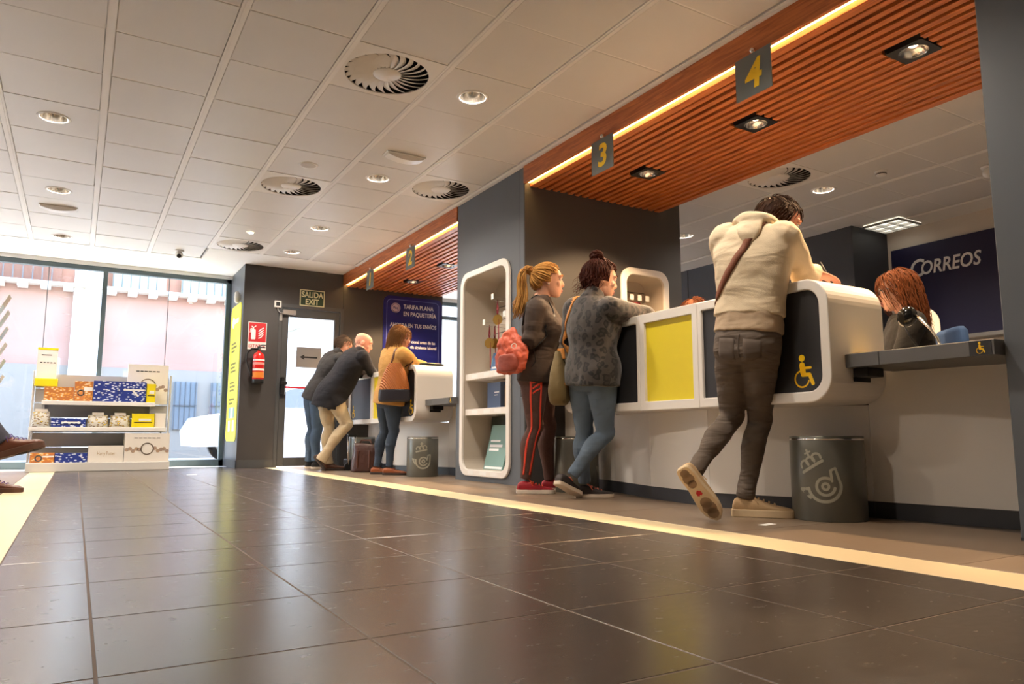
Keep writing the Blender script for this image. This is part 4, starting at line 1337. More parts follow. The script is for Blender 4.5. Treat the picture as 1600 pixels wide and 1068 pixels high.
parcel(-0.42, -0.19, 9.73, 10.0, z, 0.21, M_PO, 'gift_carton', 'low orange patterned carton on the rack base', G3, round_label)
parcel(-0.185, 0.13, 9.73, 10.0, z, 0.205, M_PB, 'gift_carton', 'low blue bird patterned carton on the rack base', G3)
def hp(t, Mx, w, h):
    text('Harry Potter', 0.06, Mx @ Matrix.Translation((w * 0.5, h * 0.42, 0)), mat('gold_ink', rgb(170, 140, 90), 0.5), t, align='CENTER', fit=w * 0.5)
parcel(0.135, 0.495, 9.73, 10.0, z, 0.285, M_PK, 'gift_carton', 'plain white carton with small gold lettering on the rack base', G3, hp)
parcel(0.50, 0.975, 9.72, 10.02, z, 0.43, M_PK, 'gift_carton', 'large white carton with bronze crest on the rack base', G3, crest)
sh_ = thing('sheet_holder', 'clear sheet holder with white notice and yellow foot on the rack', 'notice', (-0.33, 10.08, 1.05))
MB().box(-0.44, -0.24, 10.075, 10.082, 1.06, 1.42).build('notice_sheet', M_PAPER, sh_)
MB().box(-0.442, -0.238, 10.072, 10.075, 1.395, 1.42).build('yellow_header', M_YC, sh_)
MB().box(-0.45, -0.22, 10.04, 10.11, 0.97, 1.06, 0.004).build('yellow_foot', M_YC, sh_)
MB().box(-0.34, -0.33, 10.08, 10.13, 0.90, 0.98).build('clip', M_RACK, sh_)
hm = MB()
for k in range(5):
    hm.box(-0.41 + 0.033 * k, -0.388 + 0.033 * k, 10.0735, 10.075, 1.24, 1.252)
hm.box(-0.40, -0.30, 10.0735, 10.075, 1.33, 1.34)
hm.build('notice_print', M_INKK, sh_)

# brochure stand at the hall side
bs = thing('brochure_stand', 'clear tiered brochure stand beside the seated person', 'brochure stand', (-0.75, 7.4, 0))
MB().box(-0.77, -0.73, 7.38, 7.42, 0.0, 1.55, 0.004).build('pole', M_ALU, bs)
MB().lathe([(0.001, 0.0), (0.17, 0.0), (0.17, 0.012), (0.03, 0.02)], (-0.75, 7.4, 0), 28, caps=False).build('foot', M_ALU, bs)
bl_cols = (M_PAPER, mat('leaflet_pale_green', rgb(214, 226, 206), 0.6), M_PAPER, mat('leaflet_pale_blue', rgb(206, 218, 230), 0.6), M_PAPER, mat('leaflet_pale_tan', rgb(232, 214, 186), 0.6))
for k in range(6):
    z = 0.72 + 0.135 * k
    MB().add([(-0.73, 7.28, z), (-0.73, 7.52, z), (-0.62, 7.28, z + 0.015), (-0.62, 7.52, z + 0.015), (-0.585, 7.28, z + 0.09), (-0.585, 7.52, z + 0.09)],
             [(0, 1, 3, 2), (2, 3, 5, 4)]).build('pocket', glass_mat('acrylic', (0.92, 0.95, 0.95, 1), 0.12), bs)
    b = thing('leaflet', 'leaflet in pocket number %s from the floor of the brochure stand' % ('one', 'two', 'three', 'four', 'five', 'six')[k], 'leaflet', (-0.63, 7.4, z), group='leaflets in the brochure stand')
    rx = frame((-0.625, 7.295, z + 0.018), (0, 1, 0), (0.42, 0, 0.90))
    MB().prism(sq(0, 0.21, 0, 0.17), rx, 0.004).build('sheet', M_PAPER, b)
    MB().prism(sq(0.01, 0.20, 0.07, 0.16), rx, -0.0006).build('cover_print', bl_cols[k], b)
    MB().prism(sq(0.01, 0.20, 0.07, 0.16), rx @ Matrix.Translation((0, 0, 0.004)), 0.0006).build('cover_print', bl_cols[k], b)

# floor labels
for x, y, lab in ((1.06, 8.3, 'small pale sticker on the floor before the rack'), (2.66, 2.28, 'small pale sticker on the floor beside the cream strip')):
    o = tag(MB().prism(rrect(-0.05, 0.05, -0.02, 0.02, 0.006, 3), Matrix.Translation((x, y, 0.0003)) @ Matrix.Rotation(0.2, 4, 'Z'), 0.0006).build('floor_sticker', M_PAPER), lab, 'sticker')

# ---------------------------------------------------------------- street outside
struct(MB().box(-14, 20, 10.76, 30, -0.12, -0.05).build('street_ground', mat('asphalt', rgb(150, 148, 144), 0.85, var=0.1, scale=2)), 'pale street surface outside')
struct(MB().box(-14, 20, 10.75, 12.2, -0.05, -0.01).build('street_pavement', mat('pavement', rgb(196, 192, 184), 0.8, var=0.06, scale=3)), 'pavement outside the window')
M_PINK = mat('facade_pink', rgb(156, 130, 116), 0.85, var=0.25, scale=0.9, col2=rgb(142, 98, 86))
M_STONE = mat('facade_stone', rgb(206, 200, 190), 0.85, var=0.05, scale=2)
M_SOC = mat('facade_socle', rgb(124, 117, 108), 0.85, var=0.08, scale=2)
M_BRN = mat('facade_shutter', rgb(112, 74, 58), 0.8)
bld = thing('street_building', 'pink rendered building with balconies across the street', 'building', (0, 17.2, 0))
MB().box(-12, 3.4, 17.0, 18.5, 1.80, 3.42).build('wall', M_PINK, bld)
MB().box(-12, 3.4, 16.97, 18.5, -0.05, 1.80).build('socle', M_SOC, bld)
MB().box(-12, 3.4, 17.0, 18.5, 3.42, 8.0).build('upper_wall', mat('facade_brick', rgb(150, 104, 84), 0.85, var=0.1), bld)
MB().box(-0.22, 0.30, 16.85, 17.0, -0.05, 8.0).build('pilaster', M_STONE, bld)
MB().box(-12, 3.4, 16.72, 17.0, 3.36, 3.42).build('cornice', M_STONE, bld)
for k in range(40):
    x = -11.8 + 0.38 * k
    MB().box(x, x + 0.17, 16.74, 16.98, 3.28, 3.36).build('cornice_block', M_STONE, bld)
for x0, x1 in ((-4.4, -2.4), (-1.9, -0.45), (0.45, 1.45), (1.75, 3.3)):
    b_ = MB().box(x0, x1, 16.88, 16.98, 3.44, 4.6).build('balcony_screen', M_BRN if x0 < 0 else mat('facade_blind', rgb(150, 160, 140), 0.8), bld)
    for k in range(int((x1 - x0) / 0.16)):
        MB().box(x0 + 0.16 * k, x0 + 0.16 * k + 0.02, 16.80, 16.82, 3.44, 4.5).build('railing_bar', M_DFRAME, bld)
    MB().box(x0, x1, 16.79, 16.83, 3.9, 3.93).build('railing_rail', M_DFRAME, bld)
for x0 in (-3.4, 1.72, 2.45):
    f = MB().box(x0, x0 + 0.46, 16.93, 16.97, 0.55, 1.55).build('window', mat('far_glass', rgb(110, 118, 124), 0.2), bld)
    for k in range(5):
        MB().box(x0 + 0.02 + 0.1 * k, x0 + 0.035 + 0.1 * k, 16.90, 16.925, 0.55, 1.55).build('grille_bar', M_DFRAME, f)
    MB().box(x0, x0 + 0.46, 16.90, 16.925, 1.04, 1.06).build('grille_bar', M_DFRAME, f)
b2 = thing('street_portico', 'white stone building with pediment seen through the exit door', 'building', (4.9, 17.2, 0))
MB().box(3.45, 12, 17.0, 18.5, -0.05, 7.0).build('wall', M_STONE, b2)
for x in (4.0, 5.15, 6.4, 7.6):
    MB().box(x, x + 0.36, 16.75, 17.0, -0.05, 2.2).build('pilaster', M_STONE, b2)
    MB().box(x - 0.05, x + 0.41, 16.70, 17.0, 2.2, 2.32).build('capital', M_STONE, b2)
MB().box(3.5, 8.2, 16.65, 17.0, 2.32, 2.62).build('architrave', M_STONE, b2)
Mg = face_cam(0, 16.62, 0)
MB().ringprism([(3.5, 2.62), (8.2, 2.62), (5.85, 3.75)], [(3.95, 2.74), (7.75, 2.74), (5.85, 3.6)], Mg, -0.38).build('pediment', M_STONE, b2)

def car():
    t = thing('parked_car', 'white parked hatchback outside the street window', 'car', (3.72, 14.0, -0.05))
    prof = [(-2.05, 0.28), (-2.08, 0.55), (-1.95, 0.78), (-1.15, 0.92), (-0.55, 1.32), (0.1, 1.45), (1.1, 1.42), (1.75, 1.05), (2.0, 0.95), (2.05, 0.5), (2.0, 0.28)]
    rings = []
    for f, sx in ((-0.83, 0.96), (-0.80, 1.0), (0.80, 1.0), (0.83, 0.96)):
        rings.append([(3.72 + x * sx, 14.0 + f * (1 - 0.10 * max(0, z - 0.9) / 0.5), -0.05 + 0.28 + (z - 0.28) * (0.98 if sx < 1 else 1)) for x, z in prof])
    MB().loft(rings, smooth=False).build('body', mat('car_white', rgb(236, 236, 236), 0.2, coat=0.5), t)
    win = [[(-0.98, 0.95), (-0.5, 1.27), (0.15, 1.38), (0.15, 0.95)], [(0.22, 0.95), (0.22, 1.38), (1.02, 1.35), (1.5, 1.02), (1.45, 0.95)]]
    for w_ in win:
        for yy, sg in ((14.0 - 0.80, -1), (14.0 + 0.80, 1)):
            MB().add([(3.72 + x, yy + sg * (0.034 - 0.10 * max(0, z - 0.9) / 0.5 * 0.8), -0.05 + z) for x, z in w_], [tuple(range(len(w_)))]).build('side_window', mat('car_glass', rgb(120, 128, 134), 0.1), t)
    for x in (-1.3, 1.3):
        for yy in (-0.72, 0.72):
            wv = MB().cyl((3.72 + x, 14.0 + yy - 0.11, 0.25), (3.72 + x, 14.0 + yy + 0.11, 0.25), 0.30, n=24).build('wheel', M_BLACK, t)
            MB().cyl((3.72 + x, 14.0 + yy - 0.115, 0.25), (3.72 + x, 14.0 + yy + 0.115, 0.25), 0.18, n=18).build('rim', M_ALU, wv)
car()

# ---------------------------------------------------------------- people
V = Vector
def V3(p): return Vector(p)
def catmull(pts, n):
    """points of any dimension resampled with a smooth spline"""
    out = []
    m = len(pts)
    for i in range(m - 1):
        p0, p1, p2, p3 = pts[max(i - 1, 0)], pts[i], pts[i + 1], pts[min(i + 2, m - 1)]
        for k in range(n):
            t = k / n
            out.append(tuple(0.5 * ((2 * b) + (-a + c) * t + (2 * a - 5 * b + 4 * c - d) * t * t + (-a + 3 * b - 3 * c + d) * t ** 3) for a, b, c, d in zip(p0, p1, p2, p3)))
    out.append(tuple(pts[-1]))
    return out

def limb(mb, pts, radii, side, n=16, flat=1.0):
    """tapered limb through joints; radii one per point; side = reference lateral direction"""
    data = catmull([tuple(p) + (r,) for p, r in zip(pts, radii)], 5)
    rings = []
    side = V3(side)
    for i, d in enumerate(data):
        a, b = V3(data[max(i - 1, 0)][:3]), V3(data[min(i + 1, len(data) - 1)][:3])
        t = (b - a).normalized()
        s = side - t * side.dot(t)
        s = s.normalized() if s.length > 0.05 else t.orthogonal().normalized()
        f = t.cross(s)
        rings.append([V3(d[:3]) + (s * math.cos(2 * math.pi * k / n) + f * math.sin(2 * math.pi * k / n) * flat) * d[3] for k in range(n)])
        side = s
    return mb.loft(rings)

def ball(mb, c, rx, ry, rz, R=None, n=14, m=10):
    R = R or Matrix.Identity(3)
    c = V3(c)
    rings = []
    for i in range(m + 1):
        a = math.pi * (0.02 + 0.96 * i / m)
        rings.append([c + R @ V((rx * math.sin(a) * math.cos(2 * math.pi * k / n), ry * math.sin(a) * math.sin(2 * math.pi * k / n), rz * math.cos(a))) for k in range(n)])
    return mb.loft(rings)

def torso(mb, rows, n=28):
    """rows: (center, lateral, half width, half depth front, half depth back)"""
    data = catmull([tuple(c) + tuple(l) + (w, f, b) for c, l, w, f, b in rows], 4)
    rings = []
    for i, d in enumerate(data):
        c, l = V3(d[:3]), V3(d[3:6]).normalized()
        a, b = V3(data[max(i - 1, 0)][:3]), V3(data[min(i + 1, len(data) - 1)][:3])
        up = (b - a).normalized()
        l = (l - up * l.dot(up)).normalized()
        fw = up.cross(l)
        ring = []
        for k in range(n):
            q = 2 * math.pi * k / n
            cs, sn = math.cos(q), math.sin(q)
            e = 0.82
            x = math.copysign(abs(cs) ** e, cs) * d[6]
            y = math.copysign(abs(sn) ** e, sn) * (d[7] if sn > 0 else d[8])
            ring.append(c + l * x + fw * y)
        rings.append(ring)
    return mb.loft(rings)

TEX = {}
def fold_tex(size, kind='CLOUDS'):
    key = (size, kind)
    if key not in TEX:
        t = bpy.data.textures.new('folds', kind)
        t.noise_scale = size
        if kind == 'MARBLE':
            t.turbulence = 9.0
            t.noise_depth = 2
        TEX[key] = t
    return TEX[key]

def fused(mb, name, m, parent, voxel=0.009, smooth=6, folds=0.0, fsize=0.10, marble=0.0, msize=0.22):
    """one continuous skin grown over overlapping forms"""
    o = mb.build(name, m, parent)
    r = o.modifiers.new('fuse', 'REMESH')
    r.mode = 'VOXEL'
    r.voxel_size = voxel
    r.use_smooth_shade = True
    s = o.modifiers.new('smooth', 'SMOOTH')
    s.factor = 0.5
    s.iterations = smooth
    if folds:
        d = o.modifiers.new('folds', 'DISPLACE')
        d.texture = fold_tex(fsize)
        d.strength = folds
        d.mid_level = 0.5
    if marble:
        d = o.modifiers.new('creases', 'DISPLACE')
        d.texture = fold_tex(msize, 'MARBLE')
        d.strength = marble
        d.mid_level = 0.5
    return o

def head_axes(face):
    y = V3(face).normalized()
    x = y.cross(V((0, 0, 1))).normalized()
    z = x.cross(y)
    return Matrix((x, y, z)).transposed()

HEAD = [(-0.117, 0.060, 0.016, 0.016), (-0.108, 0.052, 0.036, 0.034), (-0.088, 0.036, 0.058, 0.048), (-0.062, 0.020, 0.076, 0.058), (-0.035, 0.006, 0.090, 0.066),
        (-0.008, -0.003, 0.098, 0.071), (0.015, -0.006, 0.099, 0.074), (0.045, -0.008, 0.102, 0.077), (0.072, -0.012, 0.094, 0.073), (0.094, -0.014, 0.073, 0.058), (0.108, -0.014, 0.045, 0.038), (0.114, -0.014, 0.012, 0.012)]
def head_forms(mb, c, R, fem=False):
    k = 0.96 if fem else 1.0
    rings = []
    for z, cy, ry, rx in catmull(HEAD, 2):
        rings.append([c + R @ V((rx * k * math.copysign(abs(math.cos(q)) ** 0.92, math.cos(q)), cy * k + ry * k * math.sin(q), z * k)) for q in [2 * math.pi * i / 24 for i in range(24)]])
    mb.loft(rings)
    P = lambda x, y, z: c + R @ V((x * k, y * k, z * k))
    limb(mb, [P(0, 0.086, 0.022), P(0, 0.099, -0.004), P(0, 0.107, -0.026), P(0, 0.096, -0.038)], [0.008, 0.0095, 0.012, 0.009], R @ V((1, 0, 0)), 10)
    for s in (-1, 1):
        ball(mb, P(s * 0.009, 0.099, -0.032), 0.008, 0.009, 0.007, R, 8, 6)
        ball(mb, P(s * 0.076, -0.010, -0.008), 0.010, 0.020, 0.032, R @ Matrix.Rotation(-0.25, 3, 'X'), 10, 8)
        ball(mb, P(s * 0.040, 0.070, -0.024), 0.022, 0.016, 0.022, R, 10, 8)
        limb(mb, [P(s * 0.012, 0.094, 0.028), P(s * 0.035, 0.088, 0.034), P(s * 0.056, 0.070, 0.028)], [0.007, 0.009, 0.006], R @ V((0, 0, 1)), 8)
    limb(mb, [P(-0.022, 0.086, -0.064), P(0, 0.096, -0.062), P(0.022, 0.086, -0.064)], [0.006, 0.009, 0.006], R @ V((0, 0, 1)), 8)
    limb(mb, [P(-0.018, 0.084, -0.077), P(0, 0.094, -0.076), P(0.018, 0.084, -0.077)], [0.006, 0.009, 0.006], R @ V((0, 0, 1)), 8)

def hand_forms(mb, wrist, direction, normal, thumb, curl=0.5, s=1.0):
    """palm with four fingers and a thumb; normal = back of the hand, thumb = side the thumb leaves from"""
    d = V3(direction).normalized()
    nrm = V3(normal); nrm = (nrm - d * nrm.dot(d)).normalized()
    t = V3(thumb); t = (t - d * t.dot(d) - nrm * t.dot(nrm)).normalized()
    w = V3(wrist)
    rings = []
    for f, hw, ht in ((-0.02, 0.026, 0.019), (0.0, 0.027, 0.018), (0.03, 0.035, 0.016), (0.06, 0.041, 0.014), (0.085, 0.041, 0.012), (0.094, 0.036, 0.009)):
        c = w + d * f * s
        rings.append([c + (t * math.cos(q) * hw + nrm * math.sin(q) * ht) * s for q in [2 * math.pi * k / 14 for k in range(14)]])
    mb.loft(rings)
    for i, (off, L) in enumerate(((0.0315, 0.072), (0.0105, 0.080), (-0.0105, 0.074), (-0.031, 0.058))):
        p = w + (d * 0.084 + t * off) * s
        pts = [p - d * 0.012 * s]
        a = 0.15 + 0.06 * i
        for q, seg in enumerate((0.45, 0.31, 0.24)):
            pts.append(p)
            dd = d * math.cos(a) - nrm * math.sin(a) + t * off * 1.2
            p = p + dd.normalized() * L * seg * s
            a += curl
        pts.append(p)
        limb(mb, pts, [0.0085 * s, 0.0085 * s, 0.0082 * s, 0.0075 * s, 0.0062 * s], t, 10)
    p0 = w + (d * 0.018 + t * 0.022 - nrm * 0.004) * s
    p1 = p0 + (d * 0.030 + t * 0.026 - nrm * 0.010) * s
    p2 = p1 + (d * 0.030 + t * 0.008 - nrm * 0.012) * s
    p3 = p2 + (d * 0.024 - t * 0.002 - nrm * 0.010) * s
    limb(mb, [p0, p1, p2, p3], [0.014 * s, 0.0115 * s, 0.0095 * s, 0.0075 * s], nrm, 10)

def shoe(parent, heel, toe, up, m_up, m_sole, h=1.0, L0=0.28, m_lace=None, thick=0.026, name='shoe'):
    heel, toe = V3(heel), V3(toe)
    y = (toe - heel)
    L = y.length
    y.normalize()
    z = V3(up); z = (z - y * z.dot(y)).normalized()
    x = y.cross(z)
    k = L / 0.28
    prof = [(-0.004, 0.020, 0.050), (0.006, 0.031, 0.078), (0.035, 0.036, 0.092), (0.07, 0.037, 0.092), (0.11, 0.038, 0.082), (0.15, 0.043, 0.066), (0.19, 0.046, 0.055), (0.225, 0.044, 0.048), (0.255, 0.036, 0.042), (0.274, 0.022, 0.034), (0.281, 0.008, 0.026)]
    rings = []
    for yy, w, hh in catmull(prof, 2):
        ring = []
        for q in range(18):
            a = 2 * math.pi * q / 18
            cz = math.sin(a)
            zz = thick * 0.7 + (hh * h - thick * 0.7) * (0.5 + 0.5 * cz if cz > 0 else 0.5 + 0.5 * max(cz * 1.6, -1))
            wx = w * math.copysign(abs(math.cos(a)) ** 0.75, math.cos(a))
            ring.append(heel + x * wx * k + y * yy * k + z * zz * k)
        rings.append(ring)
    o = MB().loft(rings).build(name, m_up, parent)
    outl = [(-0.010, 0.018), (0.0, 0.032), (0.04, 0.039), (0.10, 0.038), (0.15, 0.044), (0.20, 0.049), (0.24, 0.044), (0.268, 0.030), (0.287, 0.010)]
    outl = catmull(outl, 3)
    poly = [(w, yy) for yy, w in outl] + [(-w, yy) for yy, w in outl[::-1]]
    Mx = Matrix(((x.x * k, y.x * k, z.x * k, heel.x), (x.y * k, y.y * k, z.y * k, heel.y), (x.z * k, y.z * k, z.z * k, heel.z), (0, 0, 0, 1)))
    bevel(MB().prism(poly, Mx, thick).build('sole', m_sole, o), 0.004)
    if m_lace:
        lc = MB()
        for q in range(4):
            yy = 0.115 + 0.024 * q
            hz = (0.084 - 0.008 * q) * h
            lc.tube([Mx @ V((-0.028, yy - 0.006, hz - 0.014)), Mx @ V((-0.010, yy, hz + 0.001)), Mx @ V((0.010, yy + 0.004, hz + 0.001)), Mx @ V((0.028, yy - 0.004, hz - 0.014))], 0.0032, 6)
        lc.tube([Mx @ V((0.0, 0.105, 0.09 * h)), Mx @ V((0.03, 0.10, 0.085 * h)), Mx @ V((0.045, 0.115, 0.06 * h))], 0.0026, 6)
        lc.tube([Mx @ V((0.0, 0.105, 0.09 * h)), Mx @ V((-0.028, 0.09, 0.10 * h)), Mx @ V((-0.034, 0.105, 0.08 * h))], 0.0026, 6)
        lc.build('laces', m_lace, o)
    return o, Mx

# ---- hair: a scalp shell plus many single strands
def hair_shell(mb, c, R, keep, grow=0.010, k=1.0):
    n, m = 36, 22
    P = {}
    def pt(i, j):
        a = math.pi * i / m
        q = 2 * math.pi * j / n
        return V(((0.078 + grow) * math.sin(a) * math.cos(q), -0.012 + (0.101 + grow) * math.sin(a) * math.sin(q), 0.010 + (0.105 + grow) * math.cos(a))) * k
    vs, fs, idx = [], [], {}
    for i in range(m):
        for j in range(n):
            cs = [(i, j), (i + 1, j), (i + 1, (j + 1) % n), (i, (j + 1) % n)]
            ctr = sum((pt(*q) for q in cs), V((0, 0, 0))) / 4
            if not keep(ctr):
                continue
            f = []
            for q in cs:
                if q not in idx:
                    idx[q] = len(vs)
                    vs.append(c + R @ pt(*q))
                f.append(idx[q])
            fs.append(tuple(f))
    mb.add(vs, fs, True)

def scalp(v, k=1.0, grow=0.012):
    """push a head-space point onto the hair surface"""
    q = V((v.x / (0.078 + grow), (v.y + 0.012) / (0.101 + grow), (v.z - 0.010) / (0.105 + grow)))
    q.normalize()
    return V((q.x * (0.078 + grow), -0.012 + q.y * (0.101 + grow), 0.010 + q.z * (0.105 + grow)))

def strands(mb, c, R, keep, flow, count, steps, seg, rad, seed, free=-0.03, curl=0.0, grow=0.012, grav=0.5, sides=4):
    rg = random.Random(seed)
    made = 0
    while made < count:
        v = V((rg.gauss(0, 1), rg.gauss(0, 1), rg.gauss(0, 1))).normalized()
        p = scalp(v, 1.0, grow + rg.uniform(-0.004, 0.006))
        if not keep(p):
            continue
        made += 1
        g = grow + rg.uniform(-0.002, 0.010)
        pts = [p.copy()]
        vel = None
        ph, fr = rg.uniform(0, 6.28), rg.uniform(0.8, 1.3)
        ns = int(steps * rg.uniform(0.75, 1.1))
        for s in range(ns):
            d = V3(flow(p, s))
            if p.z > free:
                d = (d - (p - V((0, -0.012, 0.01))).normalized() * d.dot((p - V((0, -0.012, 0.01))).normalized()))
            if d.length < 1e-5:
                break
            d.normalize()
            vel = d if vel is None else (vel * 0.55 + d * 0.45).normalized()
            p = p + vel * seg
            if p.z > free:
                p = scalp(p, 1.0, g)
            if curl:
                off = V((math.cos(ph + s * fr), math.sin(ph + s * fr), math.sin(ph * 2 + s * fr * 0.7))) * curl
                pts.append(p + off)
            else:
                pts.append(p.copy())
        if len(pts) < 3:
            continue
        L = len(pts)
        mb.tube([c + R @ q for q in pts], [rad * (1.0 - 0.75 * max(0.0, (i / (L - 1)) - 0.35) / 0.65) for i in range(L)], sides)

def hair_mat(name, c1, c2, rough=0.65):
    return mat(name, c1, rough, var=0.5, scale=14, col2=c2, spec=0.12)

M_SKIN = mat('skin', rgb(222, 168, 140), 0.5, var=0.06, scale=12, bump=0.05, bscale=220)
M_SKIN2 = mat('skin_rosy', rgb(226, 160, 136), 0.5, var=0.08, scale=12)
M_EYE = mat('eye_white', rgb(232, 228, 222), 0.2)
M_IRIS = mat('eye_iris', rgb(60, 44, 32), 0.2)
M_LIP = mat('lip', rgb(190, 110, 104), 0.45)

def features(t, c, R, hairm, k=1.0, brow=True):
    P = lambda x, y, z: c + R @ V((x * k, y * k, z * k))
    for s in (-1, 1):
        e = MB(); ball(e, P(s * 0.033, 0.080, 0.008), 0.013, 0.011, 0.0095, R, 12, 8)
        eo = e.build('eye', M_EYE, t)
        e = MB(); ball(e, P(s * 0.034, 0.0885, 0.008), 0.006, 0.003, 0.006, R, 10, 6)
        e.build('iris', M_IRIS, eo)
        e = MB(); limb(e, [P(s * 0.018, 0.082, 0.017), P(s * 0.034, 0.0915, 0.019), P(s * 0.050, 0.077, 0.013)], [0.003, 0.0045, 0.003], R @ V((0, 0, 1)), 8)
        e.build('eyelid', M_SKIN, t)
        if brow:
            e = MB(); limb(e, [P(s * 0.014, 0.100, 0.036), P(s * 0.034, 0.098, 0.043), P(s * 0.057, 0.078, 0.036)], [0.0025, 0.0035, 0.0018], R @ V((0, 0, 1)), 8)
            e.build('eyebrow', hairm, t)
    e = MB()
    limb(e, [P(-0.023, 0.0865, -0.066), P(0, 0.1015, -0.064), P(0.023, 0.0865, -0.066)], [0.003, 0.0055, 0.003], R @ V((0, 0, 1)), 8)
    limb(e, [P(-0.020, 0.0855, -0.074), P(0, 0.0995, -0.075), P(0.020, 0.0855, -0.074)], [0.003, 0.006, 0.003], R @ V((0, 0, 1)), 8)
    e.build('lips', M_LIP, t)

def spine_rows(J, grow, hem=-0.05, fem=False, bust=0.0, belly=0.0, fat=1.0, upto=None):
    hL, hR, sL, sR, N = (V3(J[k]) for k in ('hipL', 'hipR', 'shL', 'shR', 'neck'))
    Pc, S = (hL + hR) / 2, (sL + sR) / 2
    lh, ls = (hR - hL).normalized(), (sR - sL).normalized()
    ax = (S - Pc)
    up = ax.normalized()
    lm = (lh + ls).normalized()
    wv = (0.165, 0.172, 0.138, 0.160, 0.172) if fem else (0.155, 0.160, 0.150, 0.172, 0.188)
    wv = [w * fat for w in wv]
    L = ax.length
    prof = [(-0.16, lh, wv[0] + 0.012, 0.100 + belly * 0.3, 0.112), (-0.05, lh, wv[0], 0.105 + belly * 0.6, 0.122), (0.07, lh, wv[1], 0.112 + belly, 0.115), (0.45 * L, lm, wv[2], 0.105 + belly, 0.095),
            (0.72 * L, ls, wv[3], 0.118 + bust, 0.110), (0.92 * L, ls, wv[4] - grow * 0.2, 0.098 + bust * 0.4, 0.100)]
    def at(h):
        c = Pc + up * h
        if h < 0:                                # below the hips the cloth hangs down
            c = Pc + (V((0, 0, -1)) * 0.6 - up * 0.4).normalized() * -h
        k = max(0.0, 1 - abs(h - 0.45 * L) / (0.45 * L))
        return c + V3(J.get('bow', (0, 0, 0))) * k
    def row(h):
        for q in range(len(prof) - 1):
            p0, p1 = prof[q], prof[q + 1]
            if h <= p1[0] or q == len(prof) - 2:
                f = max(0.0, min(1.0, (h - p0[0]) / (p1[0] - p0[0])))
                mixv = lambda i: p0[i] + (p1[i] - p0[i]) * f
                return (at(h), (p0[1] * (1 - f) + p1[1] * f).normalized(), mixv(2) + grow, mixv(3) + grow, mixv(4) + grow)
    rows = [row(hem)] + [row(p[0]) for p in prof if p[0] > hem + 0.03]
    if upto is not None:
        return [row(hem), row((hem + upto) / 2), row(upto)]
    rows += [(S + up * 0.035, ls, 0.135 + grow * 0.5, 0.068 + grow, 0.076 + grow),
             (N + up * 0.0, ls, 0.062 + grow, 0.056 + grow, 0.056 + grow)]
    return rows

def arm_forms(mb, J, s, g, cuff=0.0, k=1.0):
    a, b, c = V3(J['sh' + s]), V3(J['el' + s]), V3(J['wr' + s])
    n = V3((0, 0, 1))
    a0 = a + (V3(J['neck']) - a) * 0.25 + V((0, 0, -0.01))
    u = (b - a)
    f = (c - b)
    limb(mb, [a0, a, a + u * 0.4, a + u * 0.85, b + (u.normalized() - f.normalized()) * 0.012, b + f * 0.25, b + f * 0.65, c - f.normalized() * cuff],
         [0.060 * k + g, 0.060 * k + g, 0.051 * k + g, 0.043 * k + g, 0.043 * k + g, 0.043 * k + g, 0.034 * k + g * 0.9, 0.026 * k + g * 0.8], n)

def leg_forms(mb, J, s, g, k=1.0, cuff=0.0, ankle_r=0.040, crotch=True):
    h, kn, an = V3(J['hip' + s]), V3(J['knee' + s]), V3(J['ank' + s])
    fw = V3(J['fwd'])
    u, l = kn - h, an - kn
    back = -fw * 0.018
    limb(mb, [h - u.normalized() * 0.05, h + u * 0.12 , h + u * 0.5, h + u * 0.88, kn + fw * 0.006, kn + l * 0.14, kn + l * 0.36 + back, kn + l * 0.7 + back * 0.4, an + l.normalized() * cuff],
         [0.080 * k + g, 0.093 * k + g, 0.078 * k + g, 0.059 * k + g, 0.057 * k + g, 0.053 * k + g, 0.057 * k + g, 0.043 * k + g, ankle_r * k + g], fw.cross(V((0, 0, 1))))

def base_person(name, label, J, skin, fem=False, hands=True, curlR=0.5, curlL=0.5, normR=(0, 0, 1), normL=(0, 0, 1), dirR=None, dirL=None, hk=1.0):
    """the empty at the feet and the continuous body under the clothes"""
    base = (V3(J['ankL']) + V3(J['ankR'])) / 2
    t = thing(name, label, 'person', (base.x, base.y, 0.0))
    R = head_axes(J['face'])
    c = V3(J['head'])
    b = MB()
    head_forms(b, c, R, fem)
    N = V3(J['neck'])
    hb = c + R @ V((0, -0.022, -0.055))
    sp_ = (N - (V3(J['hipL']) + V3(J['hipR'])) / 2).normalized()
    limb(b, [N - sp_ * 0.05, N, (N + hb) / 2, hb, hb + R @ V((0, 0.01, 0.03))], [0.055, 0.052 if fem else 0.058, 0.049 if fem else 0.057, 0.050 if fem else 0.057, 0.045], R @ V((1, 0, 0)))
    torso(b, spine_rows(J, -0.012, fem=fem))
    right = (V3(J['shR']) - V3(J['shL'])).normalized()
    for s, cu, nm, dr in (('R', curlR, normR, dirR), ('L', curlL, normL, dirL)):
        arm_forms(b, J, s, -0.006)
        el, wr = V3(J['el' + s]), V3(J['wr' + s])
        d = V3(dr) if dr else (wr - el)
        th = d.cross(V3(nm)) * (-1 if s == 'R' else 1)
        limb(b, [el + (wr - el) * 0.8, wr, wr + d.normalized() * 0.02], [0.028, 0.025, 0.026], V3(nm))
        hand_forms(b, wr + d.normalized() * 0.012, d, nm, th, cu, hk)
    for s in ('R', 'L'):
        leg_forms(b, J, s, -0.012, 0.95, -0.03, 0.030)
    fused(b, 'body', skin, t, 0.0055, 3)
    return t, c, R

